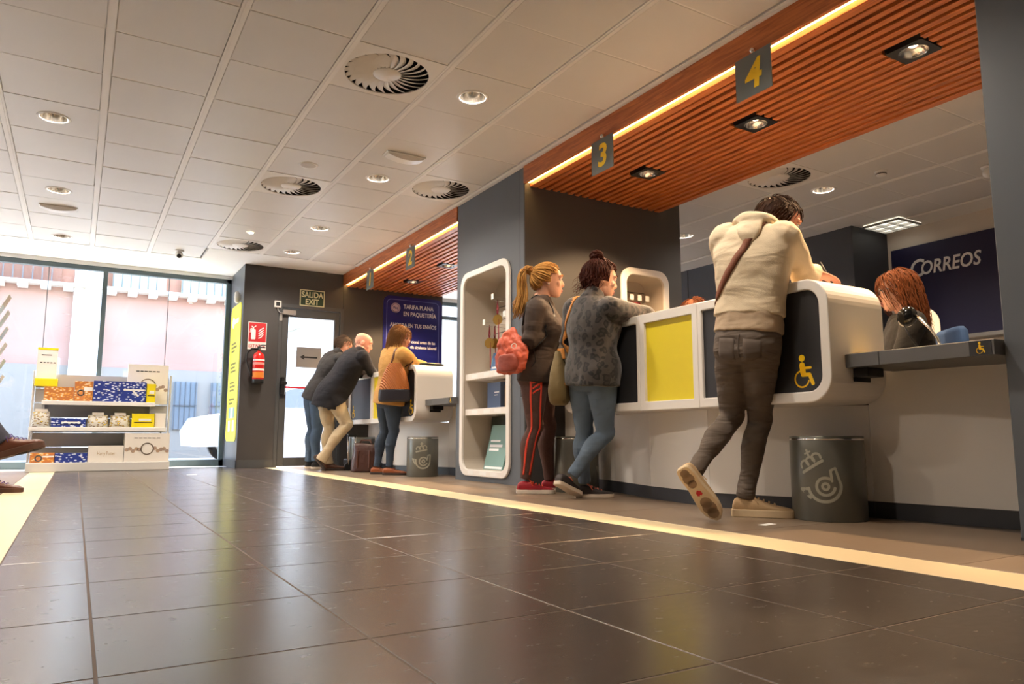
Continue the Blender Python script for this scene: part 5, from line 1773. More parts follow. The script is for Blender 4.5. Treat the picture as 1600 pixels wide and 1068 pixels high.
def trousers(t, J, m, g=0.008, k=1.0, cuff=0.01, ankle_r=0.040, fem=False, folds=0.004, marble=0.005, fat=1.0, waist=0.11):
    b = MB()
    hL, hR = V3(J['hipL']), V3(J['hipR'])
    Pc = (hL + hR) / 2
    up = ((V3(J['shL']) + V3(J['shR'])) / 2 - Pc).normalized()
    lh = (hR - hL).normalized()
    w = (0.165 if fem else 0.155) * fat
    torso(b, [(Pc - up * 0.075, lh, w * 0.72 + g, 0.085 + g, 0.095 + g), (Pc - up * 0.03, lh, w + g, 0.104 + g, 0.124 + g), (Pc + up * 0.05, lh, w + 0.004 + g, 0.106 + g, 0.116 + g), (Pc + up * waist, lh, w - 0.012 + g, 0.102 + g, 0.102 + g)])
    for s in ('R', 'L'):
        leg_forms(b, J, s, g, k, cuff, ankle_r)
    return fused(b, 'trousers', m, t, 0.0075, 4, folds, 0.06, marble, 0.16)

def top_garment(t, J, m, name, g=0.016, ga=0.012, hem=-0.10, cuff=0.0, fem=False, bust=0.0, belly=0.0, folds=0.006, marble=0.006, fat=1.0, collar=0.02, ak=1.0, fs=0.09, skirt=0.0):
    b = MB()
    if skirt:
        for s in ('R', 'L'):
            h_, k_ = V3(J['hip' + s]), V3(J['knee' + s])
            limb(b, [h_ + V((0, 0, 0.05)), h_, h_ + (k_ - h_) * skirt], [0.11, 0.122, 0.120], V3(J['fwd']))
    torso(b, spine_rows(J, g, hem, fem, bust, belly, fat=fat))
    for s in ('R', 'L'):
        arm_forms(b, J, s, ga, cuff, ak)
    N = V3(J['neck'])
    if collar:
        hd = (V3(J['head']) - N).normalized()
        limb(b, [N - hd * 0.03, N + hd * collar], [0.075, 0.066], (V3(J['shR']) - V3(J['shL'])))
    return fused(b, name, m, t, 0.008, 5, folds, fs, marble, 0.2)

def strap(t, pts, w, th, m, name='strap', ref=(0, 0, 1), on=None, off=0.004):
    """flat band through points, laid onto the garment 'on'; ref gives the outward normal guess"""
    data = catmull([tuple(p) for p in pts], 8)
    vs, fs = [], []
    for i, p in enumerate(data):
        a, b = V3(data[max(i - 1, 0)]), V3(data[min(i + 1, len(data) - 1)])
        d = (b - a).normalized()
        n = V3(ref(p)) if callable(ref) else V3(ref)
        n = (n - d * n.dot(d)).normalized()
        s = d.cross(n)
        for q in (-0.5, 0.0, 0.5):
            vs.append(V3(p) + s * w * q)
        if i:
            o = 3 * i
            fs += [(o - 3, o - 2, o + 1, o), (o - 2, o - 1, o + 2, o + 1)]
    ob = MB().add(vs, fs, True).build(name, m, t)
    for tg in (on if isinstance(on, (list, tuple)) else [on] if on else []):
        k = ob.modifiers.new('lay', 'SHRINKWRAP')
        k.target = tg
        k.wrap_method = 'NEAREST_SURFACEPOINT'
        k.wrap_mode = 'ABOVE_SURFACE' if off < 0 else 'OUTSIDE_SURFACE'
        k.offset = abs(off)
    k = ob.modifiers.new('thick', 'SOLIDIFY')
    k.thickness = th
    k.offset = 0.0
    return ob

JOINTS = {
    'man': dict(neck=(2.870, 2.406, 1.449), head=(3.049, 2.433, 1.501), shL=(2.780, 2.576, 1.375), shR=(2.885, 2.286, 1.334), elR=(3.083, 2.344, 1.179), wrR=(3.321, 2.430, 1.236), elL=(2.912, 2.679, 1.189), wrL=(3.139, 2.618, 1.168), hipL=(2.767, 2.529, 0.805), hipR=(2.803, 2.403, 0.801), kneeR=(2.938, 2.537, 0.472), ankR=(2.839, 2.558, 0.104), kneeL=(2.831, 2.621, 0.488), ankL=(2.512, 2.570, 0.219)),
    'pony': dict(neck=(2.740, 4.231, 1.354), head=(2.786, 4.210, 1.469), shL=(2.844, 4.342, 1.298), shR=(2.638, 4.155, 1.251), elR=(2.608, 4.165, 1.065), wrR=(2.843, 4.178, 1.147), elL=(2.918, 4.373, 1.112), wrL=(2.968, 4.265, 1.168), hipL=(2.799, 4.361, 0.809), hipR=(2.694, 4.262, 0.789), kneeR=(2.725, 4.304, 0.465), ankR=(2.685, 4.360, 0.098), kneeL=(2.893, 4.392, 0.468), ankL=(2.938, 4.447, 0.082)),
    'leo': dict(neck=(2.776, 3.674, 1.257), head=(2.837, 3.677, 1.384), shL=(2.751, 3.849, 1.207), shR=(2.785, 3.507, 1.166), elR=(3.062, 3.532, 1.154), wrR=(3.196, 3.724, 1.219), elL=(2.758, 3.921, 1.013), wrL=(2.974, 3.891, 1.137), hipL=(2.774, 3.798, 0.752), hipR=(2.790, 3.626, 0.741), kneeR=(2.861, 3.693, 0.410), ankR=(2.685, 3.789, 0.157), kneeL=(2.793, 3.824, 0.427), ankL=(2.830, 3.874, 0.109)),
    'bald': dict(neck=(2.752, 8.221, 1.416), head=(2.839, 8.231, 1.476), shL=(2.739, 8.405, 1.335), shR=(2.767, 8.031, 1.294), elR=(2.898, 8.107, 1.137), wrR=(2.996, 8.248, 1.137), elL=(2.873, 8.436, 1.146), wrL=(2.996, 8.424, 1.135), hipL=(2.480, 8.487, 0.877), hipR=(2.509, 8.308, 0.862), kneeR=(2.686, 8.288, 0.534), ankR=(2.436, 8.378, 0.141), kneeL=(2.531, 8.489, 0.506), ankL=(2.551, 8.538, 0.106)),
    'grey': dict(neck=(2.707, 8.888, 1.443), head=(2.810, 8.887, 1.514), shL=(2.680, 9.057, 1.361), shR=(2.716, 8.700, 1.331), elR=(2.898, 8.748, 1.155), wrR=(3.050, 8.857, 1.153), elL=(2.859, 9.084, 1.178), wrL=(3.058, 9.027, 1.166), hipL=(2.499, 9.129, 0.893), hipR=(2.525, 8.939, 0.885), kneeR=(2.543, 9.011, 0.497), ankR=(2.562, 9.056, 0.123), kneeL=(2.535, 9.179, 0.498), ankL=(2.533, 9.239, 0.110)),
    'tan': dict(neck=(2.816, 7.120, 1.318), head=(2.859, 7.127, 1.416), shL=(2.788, 7.300, 1.247), shR=(2.828, 6.953, 1.216), elR=(2.993, 7.021, 1.125), wrR=(3.146, 7.139, 1.143), elL=(2.822, 7.372, 1.023), wrL=(2.975, 7.360, 1.125), hipL=(2.769, 7.291, 0.759), hipR=(2.786, 7.118, 0.753), kneeR=(2.816, 7.158, 0.453), ankR=(2.793, 7.202, 0.094), kneeL=(2.787, 7.338, 0.454), ankL=(2.735, 7.401, 0.088)),
}
def joints(n, face, fwd, **kw):
    J = dict(JOINTS[n])
    J['face'], J['fwd'] = face, V3(fwd).normalized()
    S_ = (V3(J['shL']) + V3(J['shR'])) / 2
    u_ = (S_ - (V3(J['hipL']) + V3(J['hipR'])) / 2).normalized()
    J['neck'] = tuple(S_ + u_ * 0.075)           # the nape continues the line of the spine
    kw.pop('neck', None)
    for k, d in kw.items():
        if k == 'bow':
            J['bow'] = d
        else:
            J[k] = tuple(V3(J[k]) + V3(d))
    return J
def cloth(name, c, rough=0.85, var=0.12, scale=25, bump=0.25, bscale=350, **k):
    k.setdefault('fold', 0.4)
    k.setdefault('fscale', (4, 4, 11))
    return mat(name, c, rough, var=var, scale=scale, bump=bump, bscale=bscale, sheen=0.03, spec=0.25, **k)

# ---- man in the cream hoodie
J = joints('man', (0.80, -0.45, -0.42), (0.9, 0.40, 0), neck=(-0.02, 0, -0.03), head=(-0.025, 0.0, -0.028), wrR=(-0.06, -0.02, 0.0))
t, c, R = base_person('person', 'man in cream hooded sweatshirt and grey jeans leaning on the near counter writing', J, M_SKIN2, curlR=0.75, curlL=0.4, dirR=(0.75, -0.25, -0.30), dirL=(0.6, -0.7, -0.05))
M_HOOD = cloth('cream_fleece', rgb(226, 208, 178), 0.9, 0.05, 12, 0.2, 260)
hood_o = top_garment(t, J, M_HOOD, 'hooded_sweatshirt', 0.016, 0.014, 0.165, 0.005, folds=0.006, marble=0.008, collar=0.0, ak=1.06)
b = MB()                                              # hood lying on the back of the neck
N = V3(J['neck'])
fw = J['fwd']
rt = (V3(J['shR']) - V3(J['shL'])).normalized()
limb(b, [N + rt * 0.095 + fw * 0.05 + V((0, 0, -0.015)), N + rt * 0.085 - fw * 0.02 + V((0, 0, 0.012)), N - fw * 0.075 + V((0, 0, 0.02)), N - rt * 0.085 - fw * 0.02 + V((0, 0, 0.012)), N - rt * 0.095 + fw * 0.05 + V((0, 0, -0.015))], [0.020, 0.027, 0.030, 0.027, 0.020], V((0, 0, 1)))
limb(b, [N - fw * 0.07 + V((0, 0, 0.0)), N - fw * 0.11 + V((0, 0, -0.06)), N - fw * 0.115 + V((0, 0, -0.12))], [0.065, 0.060, 0.025], rt, flat=0.3)
fused(b, 'hood', M_HOOD, t, 0.008, 5, 0.008, 0.06)
b = MB()                                              # paler shirt tail below the sweatshirt
torso(b, spine_rows(J, 0.008, 0.080, upto=0.19))
fused(b, 'shirt_tail', cloth('oatmeal_cotton', rgb(188, 166, 140), 0.9, 0.05), t, 0.008, 3, 0.005, 0.05, 0.006, 0.12)
M_GJ = cloth('grey_denim', rgb(104, 92, 82), 0.8, 0.25, 10, 0.25, 420, fold=0.7, fscale=(5, 5, 20))
jean_o = trousers(t, J, M_GJ, 0.002, 0.98, 0.02, 0.044, marble=0.007, waist=0.12)
def patch(t, c, right, up, w, h, m, name, on, off=0.001, th=0.0015):
    """small sewn-on piece laid onto a garment"""
    r, u = V3(right).normalized(), V3(up).normalized()
    n = 7
    vs = [V3(c) + r * w * (i / (n - 1) - 0.5) + u * h * ((j / (n - 1) - 0.5) - (0.12 * (1 - abs(2 * i / (n - 1) - 1)) if j == 0 else 0)) for j in range(n) for i in range(n)]
    fs = [(j * n + i, j * n + i + 1, (j + 1) * n + i + 1, (j + 1) * n + i) for j in range(n - 1) for i in range(n - 1)]
    o = MB().add(vs, fs, True).build(name, m, t)
    k = o.modifiers.new('lay', 'SHRINKWRAP'); k.target = on; k.wrap_method = 'NEAREST_SURFACEPOINT'; k.wrap_mode = 'OUTSIDE_SURFACE'; k.offset = off
    k = o.modifiers.new('thick', 'SOLIDIFY'); k.thickness = th; k.offset = 0.0
    return o
M_GJ2 = cloth('grey_denim_pocket', rgb(96, 84, 75), 0.8, 0.25, 10, 0.25, 420, fold=0.3)
for q in (-1, 1):
    pc_ = (V3(J['hipL']) + V3(J['hipR'])) / 2 + rt * q * 0.075 - fw * 0.14 + V((0, 0, -0.015))
    patch(t, pc_, rt, (0, 0, 1), 0.105, 0.125, M_GJ2, 'back_pocket', jean_o)
strap(t, [(V3(J['hipL']) + V3(J['hipR'])) / 2 - fw * 0.16 + V((0, 0, z)) for z in (0.075, 0.0, -0.07)], 0.006, 0.003, M_GJ2, 'seat_seam', -fw, jean_o, 0.002)
M_SUED = mat('sand_suede', rgb(206, 174, 132), 0.85, var=0.12, scale=20, bump=0.2, bscale=200)
M_SOLE = mat('cream_rubber', rgb(222, 198, 160), 0.7, var=0.08, scale=15)
fr = V3((2.72, 2.62, 0.0))
dirf = V3((0.64, -0.74, 0)).normalized()
shoe(t, V3(J['ankR']) * 1 - dirf * 0.06 + V((0, 0, -J['ankR'][2])), V3(J['ankR']) + dirf * 0.225 + V((0, 0, -J['ankR'][2])), (0, 0, 1), M_SUED, M_SOLE, 1.05, m_lace=M_SUED, thick=0.036)
# trailing foot: toe tip on the floor, heel lifted, sole turned to the hall
aL = V3(J['ankL'])
toe = V3((2.560, 2.475, 0.012)); heel = V3((2.405, 2.535, 0.232))
upv = V3((0.75, 0.50, 0.35))
so, Mx = shoe(t, heel, toe, upv, M_SUED, M_SOLE, 1.05, m_lace=M_SUED, thick=0.032)
for yy, rr in ((0.215, 0.034), (0.05, 0.028)):
    sp = MB()
    for a in range(3):
        disc(sp, 0.0, yy - 0.028 * (a - 1), rr - 0.006 * abs(a - 1), Mx @ Matrix.Translation((0, 0, -0.002)), 0.003, 16)
    sp.build('tread_pad', mat('worn_rubber', rgb(150, 122, 92), 0.8), so)
hb_ = MB()
hb_.prism([(0.0, 0.115), (0.012, 0.125), (0.014, 0.140), (0.005, 0.146), (0.0, 0.140), (-0.005, 0.146), (-0.014, 0.140), (-0.012, 0.125)], Mx @ Matrix.Translation((0, 0, -0.0025)), 0.003)
hb_.build('red_mark', M_RED, so)
M_HB = hair_mat('hair_dark_brown', rgb(58, 36, 24), rgb(36, 22, 15))
short_keep = lambda p: (p.z > 0.055 or (p.y < 0.028 and p.z > -0.020) or (p.y < -0.045 and p.z > -0.075)) and not (p.y > 0.055 and p.z < 0.075)
b = MB(); hair_shell(b, c, R, short_keep, 0.017)
strands(b, c, R, short_keep, lambda p, s: (0.2 * p.x, 0.5 if p.z > 0.07 else -0.2, -0.5), 420, 5, 0.012, 0.0024, 3, free=-0.09, grow=0.016)
b.build('hair', M_HB, t)
b = MB()                                              # beard shadow along the jaw
for s in (-1, 1):
    limb(b, [c + R @ V((s * 0.068, 0.012, -0.03)), c + R @ V((s * 0.060, 0.030, -0.068)), c + R @ V((s * 0.034, 0.072, -0.098)), c + R @ V((0, 0.086, -0.106))], [0.008, 0.011, 0.012, 0.012], R @ V((0, 0, 1)))
fused(b, 'beard', M_HB, t, 0.006, 3)
features(t, c, R, M_HB)
M_STRAP = mat('brown_strap', rgb(120, 66, 40), 0.7, bump=0.2, bscale=300)
sL, sR = V3(J['shL']), V3(J['shR'])
Pc = (V3(J['hipL']) + V3(J['hipR'])) / 2
bk = -fw
strap(t, [N + rt * 0.075 + fw * 0.09 + V((0, 0, -0.01)), N + rt * 0.070 + bk * 0.02 + V((0, 0, 0.012)), N + rt * 0.02 + bk * 0.135 + V((0, 0, -0.07)), (sL + sR) / 2 + bk * 0.150 - rt * 0.06 + V((0, 0, -0.13)), (sL + sR) / 2 + bk * 0.110 - rt * 0.155 + V((0, 0, -0.27)), (sL + sR) / 2 - rt * 0.205 + V((0, 0, -0.36)), (sL + sR) / 2 + fw * 0.10 - rt * 0.17 + V((0, 0, -0.40))], 0.036, 0.004, M_STRAP, 'bag_strap', lambda p: (V3(p) - (Pc + V((0, 0, 0.3)))) * V((1, 1, 0.3)), hood_o)
pen = thing('pen', 'dark pen held in the hand of the man in the cream hoodie', 'pen', (3.30, 2.34, 1.18))
hp_ = V3(J['wrR']) + V3((0.75, -0.25, -0.30)).normalized() * 0.09
MB().cyl(hp_ + V((0.02, -0.01, -0.05)), hp_ + V((-0.035, 0.03, 0.09)), 0.005, 0.005, 10).build('barrel', M_BLACK, pen)
MB().cyl(hp_ + V((0.02, -0.01, -0.05)), hp_ + V((0.024, -0.013, -0.062)), 0.004, 0.001, 10).build('tip', M_ALU, pen)

# ---- woman with the blond ponytail
J = joints('pony', (0.88, -0.47, -0.05), (0.97, -0.2, 0), neck=(-0.015, 0, -0.035), elR=(-0.02, -0.03, -0.03), shR=(0.0, -0.02, -0.01), wrL=(0.05, 0, 0), elL=(0, 0.04, -0.02))
t, c, R = base_person('person', 'woman with blond ponytail in brown top and striped sports leggings', J, M_SKIN, fem=True)
M_BT = cloth('brown_jersey', rgb(62, 50, 43), 0.75, 0.08, 20, 0.1, 300)
top_o = top_garment(t, J, M_BT, 'fitted_top', 0.010, 0.008, -0.03, 0.0, True, 0.055, 0.02, 0.003, 0.003, 1.05, collar=0.0, ak=1.12)
M_LEG = cloth('heather_leggings', rgb(92, 66, 60), 0.8, 0.3, 120, 0.2, 400)
leg_o = trousers(t, J, M_LEG, 0.0, 1.04, 0.0, 0.036, True, 0.002, 0.002, 1.05, waist=0.03)
M_CORAL = mat('coral_stripe', rgb(232, 74, 52), 0.6)
h, kn, an = V3(J['hipR']), V3(J['kneeR']), V3(J['ankR'])
vd = V3((-0.54, -0.84, 0.0))
side = V3((0.84, -0.54, 0))
def legline(off, push):
    return [h + V((0, 0, 0.06)) + vd * (push + 0.035) + side * (off + 0.01), h + (kn - h) * 0.5 + vd * (push + 0.012) + side * off, kn + vd * push * 0.80 + side * off * 0.9, kn + (an - kn) * 0.35 + vd * push * 0.78 + side * (off * 0.8 - 0.01), an + vd * push * 0.50 + side * off * 0.6 + V((0, 0, 0.03))]
strap(t, legline(-0.025, 0.078), 0.014, 0.002, M_CORAL, 'side_stripe', vd, leg_o, 0.002)
strap(t, legline(0.050, 0.068), 0.014, 0.002, M_CORAL, 'side_stripe', vd + side * 0.6, leg_o, 0.002)
for k in range(5):
    z0 = V((0, 0, 0.045 - 0.036 * k))
    strap(t, [h + z0 + vd * (0.112 - 0.002 * k) + side * -0.012 + V((0, 0, -0.022)), h + z0 + vd * (0.110 - 0.002 * k) + side * 0.028, h + z0 + vd * (0.092 - 0.002 * k) + side * 0.066 + V((0, 0, 0.022))], 0.013, 0.002, M_CORAL, 'hip_stripe', vd + side * 0.3, leg_o, 0.002)
M_TR = mat('red_trainer', rgb(196, 30, 44), 0.6, var=0.4, scale=30, col2=rgb(120, 20, 40))
M_TL = mat('coral_lace', rgb(250, 100, 50), 0.6)
dF = V3((0.84, -0.50, 0)).normalized()
for s in ('R', 'L'):
    a = V3(J['ank' + s]); a.z = 0
    shoe(t, a - dF * 0.055, a + dF * 0.200, (0, 0, 1), M_TR, mat('white_rubber', rgb(226, 212, 196), 0.6), 1.0, m_lace=M_TL, thick=0.030)
M_BL = hair_mat('hair_blond', rgb(206, 156, 84), rgb(140, 92, 44))
pk = lambda p: (p.z > 0.050 or (p.y < 0.010 and p.z > -0.02) or (p.y < -0.05 and p.z > -0.070)) and not (p.y > 0.060 and p.z < 0.085)
tie = V((0, -0.125, 0.055))
b = MB(); hair_shell(b, c, R, pk, 0.012, 0.99)
strands(b, c, R, pk, lambda p, s: tie - p, 420, 14, 0.013, 0.0026, 5, free=-0.2, grow=0.011)
rg = random.Random(8)
for k in range(150):                                   # the tail
    o1, o2 = V((rg.gauss(0, 0.010), rg.gauss(0, 0.008), rg.gauss(0, 0.008))), V((rg.gauss(0, 0.022), rg.gauss(0, 0.016), rg.gauss(0, 0.02)))
    pts = [tie + o1, tie + V((0, -0.030, 0.022)) + o1 * 1.3, tie + V((0, -0.060, -0.015)) + o2 * 0.7, tie + V((0, -0.066, -0.10)) + o2, tie + V((0, -0.055, -0.19)) + o2 * 1.1, tie + V((0.01, -0.075, -0.26 - rg.uniform(0, 0.05))) + o2 * 1.5]
    b.tube([c + R @ q for q in [V3(x) for x in catmull([tuple(p) for p in pts], 3)]], 0.0026, 4)
b.build('hair', M_BL, t)
e = MB(); ball(e, c + R @ V((0.083, -0.004, -0.036)), 0.005, 0.005, 0.007, R, 8, 6); e.build('earring', M_WHITEP, t)
features(t, c, R, M_BL, 0.96)
# drawstring bag on her back
bg = thing('drawstring_bag', 'coral red drawstring bag on the back of the ponytailed woman', 'bag', (2.55, 4.2, 0.86))
M_BAG = mat('coral_nylon', rgb(206, 92, 62), 0.55, var=0.2, scale=9, bump=0.5, bscale=30)
b = MB()
bc = V3((2.508, 4.255, 0.0))
rows = []
for z, w, f, bb in ((0.80, 0.07, 0.03, 0.03), (0.83, 0.125, 0.045, 0.055), (0.90, 0.145, 0.05, 0.070), (0.98, 0.135, 0.045, 0.060), (1.05, 0.095, 0.03, 0.045), (1.10, 0.05, 0.02, 0.028), (1.135, 0.018, 0.012, 0.014)):
    rows.append((bc + V((0.03 * (z - 0.8), 0, z)), (0.25, -0.97, 0), w, f, bb))
torso(b, rows, 24)
fused(b, 'sack', M_BAG, bg, 0.008, 3, 0.012, 0.04, 0.020, 0.10)
pkt = MB(); torso(pkt, [(bc + V((-0.035, -0.03, z)), (0.25, -0.97, 0), w, 0.03, 0.045) for z, w in ((0.815, 0.05), (0.84, 0.085), (0.90, 0.09), (0.935, 0.07))], 20)
fused(pkt, 'front_pocket', mat('rust_nylon', rgb(156, 70, 52), 0.55, var=0.2, scale=9, bump=0.4, bscale=30), bg, 0.008, 3, 0.006, 0.04)
rg_ = MB(); stroke(rg_, arc(0, 0, 0.016, 0, 360, 16), 0.005, frame(bc + V((-0.040, -0.105, 0.985)), (0.84, -0.54, 0), (0.1, 0, 1))); rg_.build('badge_ring', M_CREAMP if 'M_CREAMP' in globals() else M_PAPER, bg)
cord = M_BLACK
strap(bg, [bc + V((0.0, -0.02, 1.13)), bc + V((0.03, -0.05, 1.22)), V3(J['shR']) + V((-0.06, 0.05, 0.05)), V3(J['shR']) + V((0.01, 0.06, 0.075)), V3(J['shR']) + V((0.075, 0.055, 0.02)), V3(J['shR']) + V((0.075, 0.02, -0.12)), V3(J['shR']) + V((0.02, -0.06, -0.24)), bc + V((0.07, -0.13, 0.86))], 0.008, 0.005, cord, 'cord', lambda p: V3(p) - V((2.74, 4.25, p[2])), top_o)

# ---- woman in the leopard print jacket
J = joints('leo', (0.90, -0.30, -0.18), (1, 0, 0), neck=(0, 0, -0.02))
t, c, R = base_person('person', 'woman with dark red bun in leopard print jacket and blue jeans at the near counter', J, M_SKIN, fem=True, dirR=(0.7, 0.5, -0.1), curlR=0.3)
def leopard(name):
    m = bpy.data.materials.new(name); m.use_nodes = True
    nt = m.node_tree; p = nt.nodes['Principled BSDF']; p.inputs['Roughness'].default_value = 0.85
    tc = nt.nodes.new('ShaderNodeTexCoord')
    nz = nt.nodes.new('ShaderNodeTexNoise'); nz.inputs['Scale'].default_value = 14
    nt.links.new(tc.outputs['Object'], nz.inputs['Vector'])
    add = nt.nodes.new('ShaderNodeMix'); add.data_type = 'VECTOR'; add.inputs[0].default_value = 0.06
    nt.links.new(tc.outputs['Object'], add.inputs[4]); nt.links.new(nz.outputs['Color'], add.inputs[5])
    v = nt.nodes.new('ShaderNodeTexVoronoi'); v.inputs['Scale'].default_value = 24
    nt.links.new(add.outputs[1], v.inputs['Vector'])
    r = nt.nodes.new('ShaderNodeValToRGB')
    e = r.color_ramp.elements
    e[0].position, e[0].color = 0.0, rgb(40, 35, 33)
    e[1].position, e[1].color = 0.60, rgb(58, 51, 48)
    a = e.new(0.22); a.color = rgb(38, 33, 31)
    a = e.new(0.30); a.color = rgb(11, 9, 9)
    a = e.new(0.46); a.color = rgb(12, 10, 10)
    a = e.new(0.53); a.color = rgb(60, 53, 50)
    nt.links.new(v.outputs['Distance'], r.inputs[0]); nt.links.new(r.outputs[0], p.inputs['Base Color'])
    p.inputs['Sheen Weight'].default_value = 0.3
    return m
M_LEO = leopard('leopard_fleece')
leo_o = top_garment(t, J, M_LEO, 'leopard_jacket', 0.026, 0.018, -0.045, 0.0, True, 0.02, 0.0, 0.008, 0.006, 1.0, collar=0.05)
M_BJ = cloth('blue_denim', rgb(98, 114, 132), 0.8, 0.25, 10, 0.25, 420)
trousers(t, J, M_BJ, 0.0, 1.0, 0.015, 0.038, True, 0.003, 0.005, 1.0, waist=0.03)
M_SN = mat('black_trainer', rgb(44, 34, 32), 0.6, var=0.4, scale=35)
M_SNL = mat('peach_lace', rgb(226, 110, 80), 0.6)
M_SNS = mat('offwhite_rubber', rgb(206, 188, 168), 0.6)
aL = V3(J['ankL']); aL.z = 0
dF = V3((0.86, -0.40, 0)).normalized()
shoe(t, aL - dF * 0.055, aL + dF * 0.185, (0, 0, 1), M_SN, M_SNS, 1.0, m_lace=M_SNL, thick=0.028)
aR = V3(J['ankR'])
shoe(t, (2.566, 3.798, 0.093), (2.789, 3.868, 0.006), (0.55, 0.25, 0.75), M_SN, M_SNS, 1.0, m_lace=M_SNL, thick=0.028)
M_HR = hair_mat('hair_dark_red', rgb(74, 30, 18), rgb(40, 18, 12))
lk = lambda p: (p.z > 0.055 or (p.y < 0.020 and p.z > -0.03) or (p.y < -0.03 and p.z > -0.085)) and not (p.y > 0.055 and p.z < 0.075)
tie = V((0, -0.055, 0.125))
b = MB(); hair_shell(b, c, R, lk, 0.016)
strands(b, c, R, lk, lambda p, s: tie - p, 380, 14, 0.014, 0.003, 11, free=-0.2, curl=0.0035, grow=0.017)
rg = random.Random(21)
bunc = V((0, -0.055, 0.145))
for k in range(120):                                   # curls wound into the bun
    a0, el = rg.uniform(0, 6.28), rg.uniform(-0.7, 1.2)
    rr = rg.uniform(0.028, 0.046)
    pts = []
    for s in range(7):
        a = a0 + s * 0.45
        pts.append(bunc + V((rr * math.cos(a) * math.cos(el), rr * math.sin(a) * math.cos(el), 0.8 * rr * math.sin(el) + 0.006 * math.sin(s * 2 + a0))))
    b.tube([c + R @ q for q in pts], 0.0034, 4)
ball(b, c + R @ bunc, 0.036, 0.036, 0.030, R)
strands(b, c, R, lambda p: p.z < 0.02 and p.y < 0.0 and p.z > -0.07, lambda p, s: (p.x * 3, -0.4, -0.6), 60, 8, 0.012, 0.0016, 31, free=0.2, curl=0.007, grow=0.018)
b.build('hair', M_HR, t)
features(t, c, R, M_HR, 0.96)
# olive shoulder bag
bg = thing('shoulder_bag', 'olive canvas shoulder bag with tan strap worn over the leopard print jacket', 'bag', (2.68, 3.95, 0.62))
hc = (V3(J['hipL']) + V3(J['hipR'])) / 2
bc = V3((2.660, 3.905, 0.0))
lat = (0.75, 0.66, 0)
b = MB()
torso(b, [(bc + V((0, 0, z)), lat, w, f, bb) for z, w, f, bb in ((0.585, 0.05, 0.04, 0.04), (0.61, 0.10, 0.055, 0.06), (0.68, 0.125, 0.06, 0.07), (0.78, 0.115, 0.05, 0.055), (0.87, 0.085, 0.032, 0.035), (0.935, 0.055, 0.015, 0.018))], 24)
fused(b, 'pouch', mat('olive_canvas', rgb(118, 100, 62), 0.7, var=0.25, scale=7, bump=0.3, bscale=120), bg, 0.008, 3, 0.006, 0.05)
M_TAN = mat('tan_leather', rgb(196, 128, 52), 0.5, var=0.15, scale=12)
ptch = MB(); ball(ptch, bc + V((-0.028, -0.065, 0.70)), 0.040, 0.030, 0.055, Matrix.Identity(3)); ptch.build('leather_patch', M_TAN, bg)
strap(bg, [bc + V((0.0, -0.035, 0.88)), bc + V((0.0, -0.022, 0.95))], 0.045, 0.010, M_TAN, 'strap_tab', (-0.54, -0.84, 0))
bR = V3(J['shL'])
strap(bg, [bc + V((0.0, -0.02, 0.93)), bc + V((-0.006, -0.03, 1.03)), bR + V((-0.135, -0.055, -0.06)), bR + V((-0.10, -0.085, 0.06)), bR + V((0.0, -0.09, 0.085)), bR + V((0.085, -0.08, 0.02)), bR + V((0.10, -0.03, -0.13)), bc + V((0.14, 0.06, 0.95)), bc + V((0.05, 0.03, 0.92))], 0.028, 0.006, M_TAN, 'shoulder_strap', lambda p: V3(p) - V((2.79, 3.80, p[2] - 0.12)), leo_o)

# ---- bald man in the navy blazer
J = joints('bald', (0.88, -0.30, -0.35), (1, 0, 0), neck=(-0.03, 0, -0.05))
t, c, R = base_person('person', 'bald man in navy blazer and beige trousers bent over the far counter', J, M_SKIN2)
top_garment(t, J, cloth('navy_wool', rgb(36, 36, 42), 0.9, 0.1), 'blazer', 0.030, 0.016, -0.15, 0.0, folds=0.003, marble=0.003, collar=0.03, fat=1.08, belly=0.05, skirt=0.36)
trousers(t, J, cloth('beige_cotton', rgb(196, 178, 148), 0.85, 0.08), 0.010, 1.05, 0.025, 0.054, folds=0.006, marble=0.008, waist=0.03)
M_BRS = mat('brown_leather', rgb(84, 46, 30), 0.4, var=0.15, scale=20)
M_DKS = mat('dark_rubber', rgb(52, 38, 30), 0.7)
aL = V3(J['ankL']); aL.z = 0
dF = V3((0.92, -0.25, 0)).normalized()
shoe(t, aL - dF * 0.06, aL + dF * 0.22, (0, 0, 1), M_BRS, M_DKS, 1.0)
aR = V3(J['ankR'])
shoe(t, aR + V((-0.09, 0.02, 0.02)), V3((aR.x + 0.03, aR.y - 0.03, 0.006)), (0.75, 0.1, 0.45), M_BRS, M_DKS, 1.0)
M_GH = hair_mat('hair_grey', rgb(150, 140, 130), rgb(110, 100, 92))
b = MB()
fk = lambda p: p.z < 0.025 and p.z > -0.07 and p.y < 0.0
strands(b, c, R, fk, lambda p, s: (0, -0.3, -1), 160, 3, 0.008, 0.0012, 6, free=-0.2, grow=0.001)
b.build('hair', M_GH, t)
features(t, c, R, M_GH)

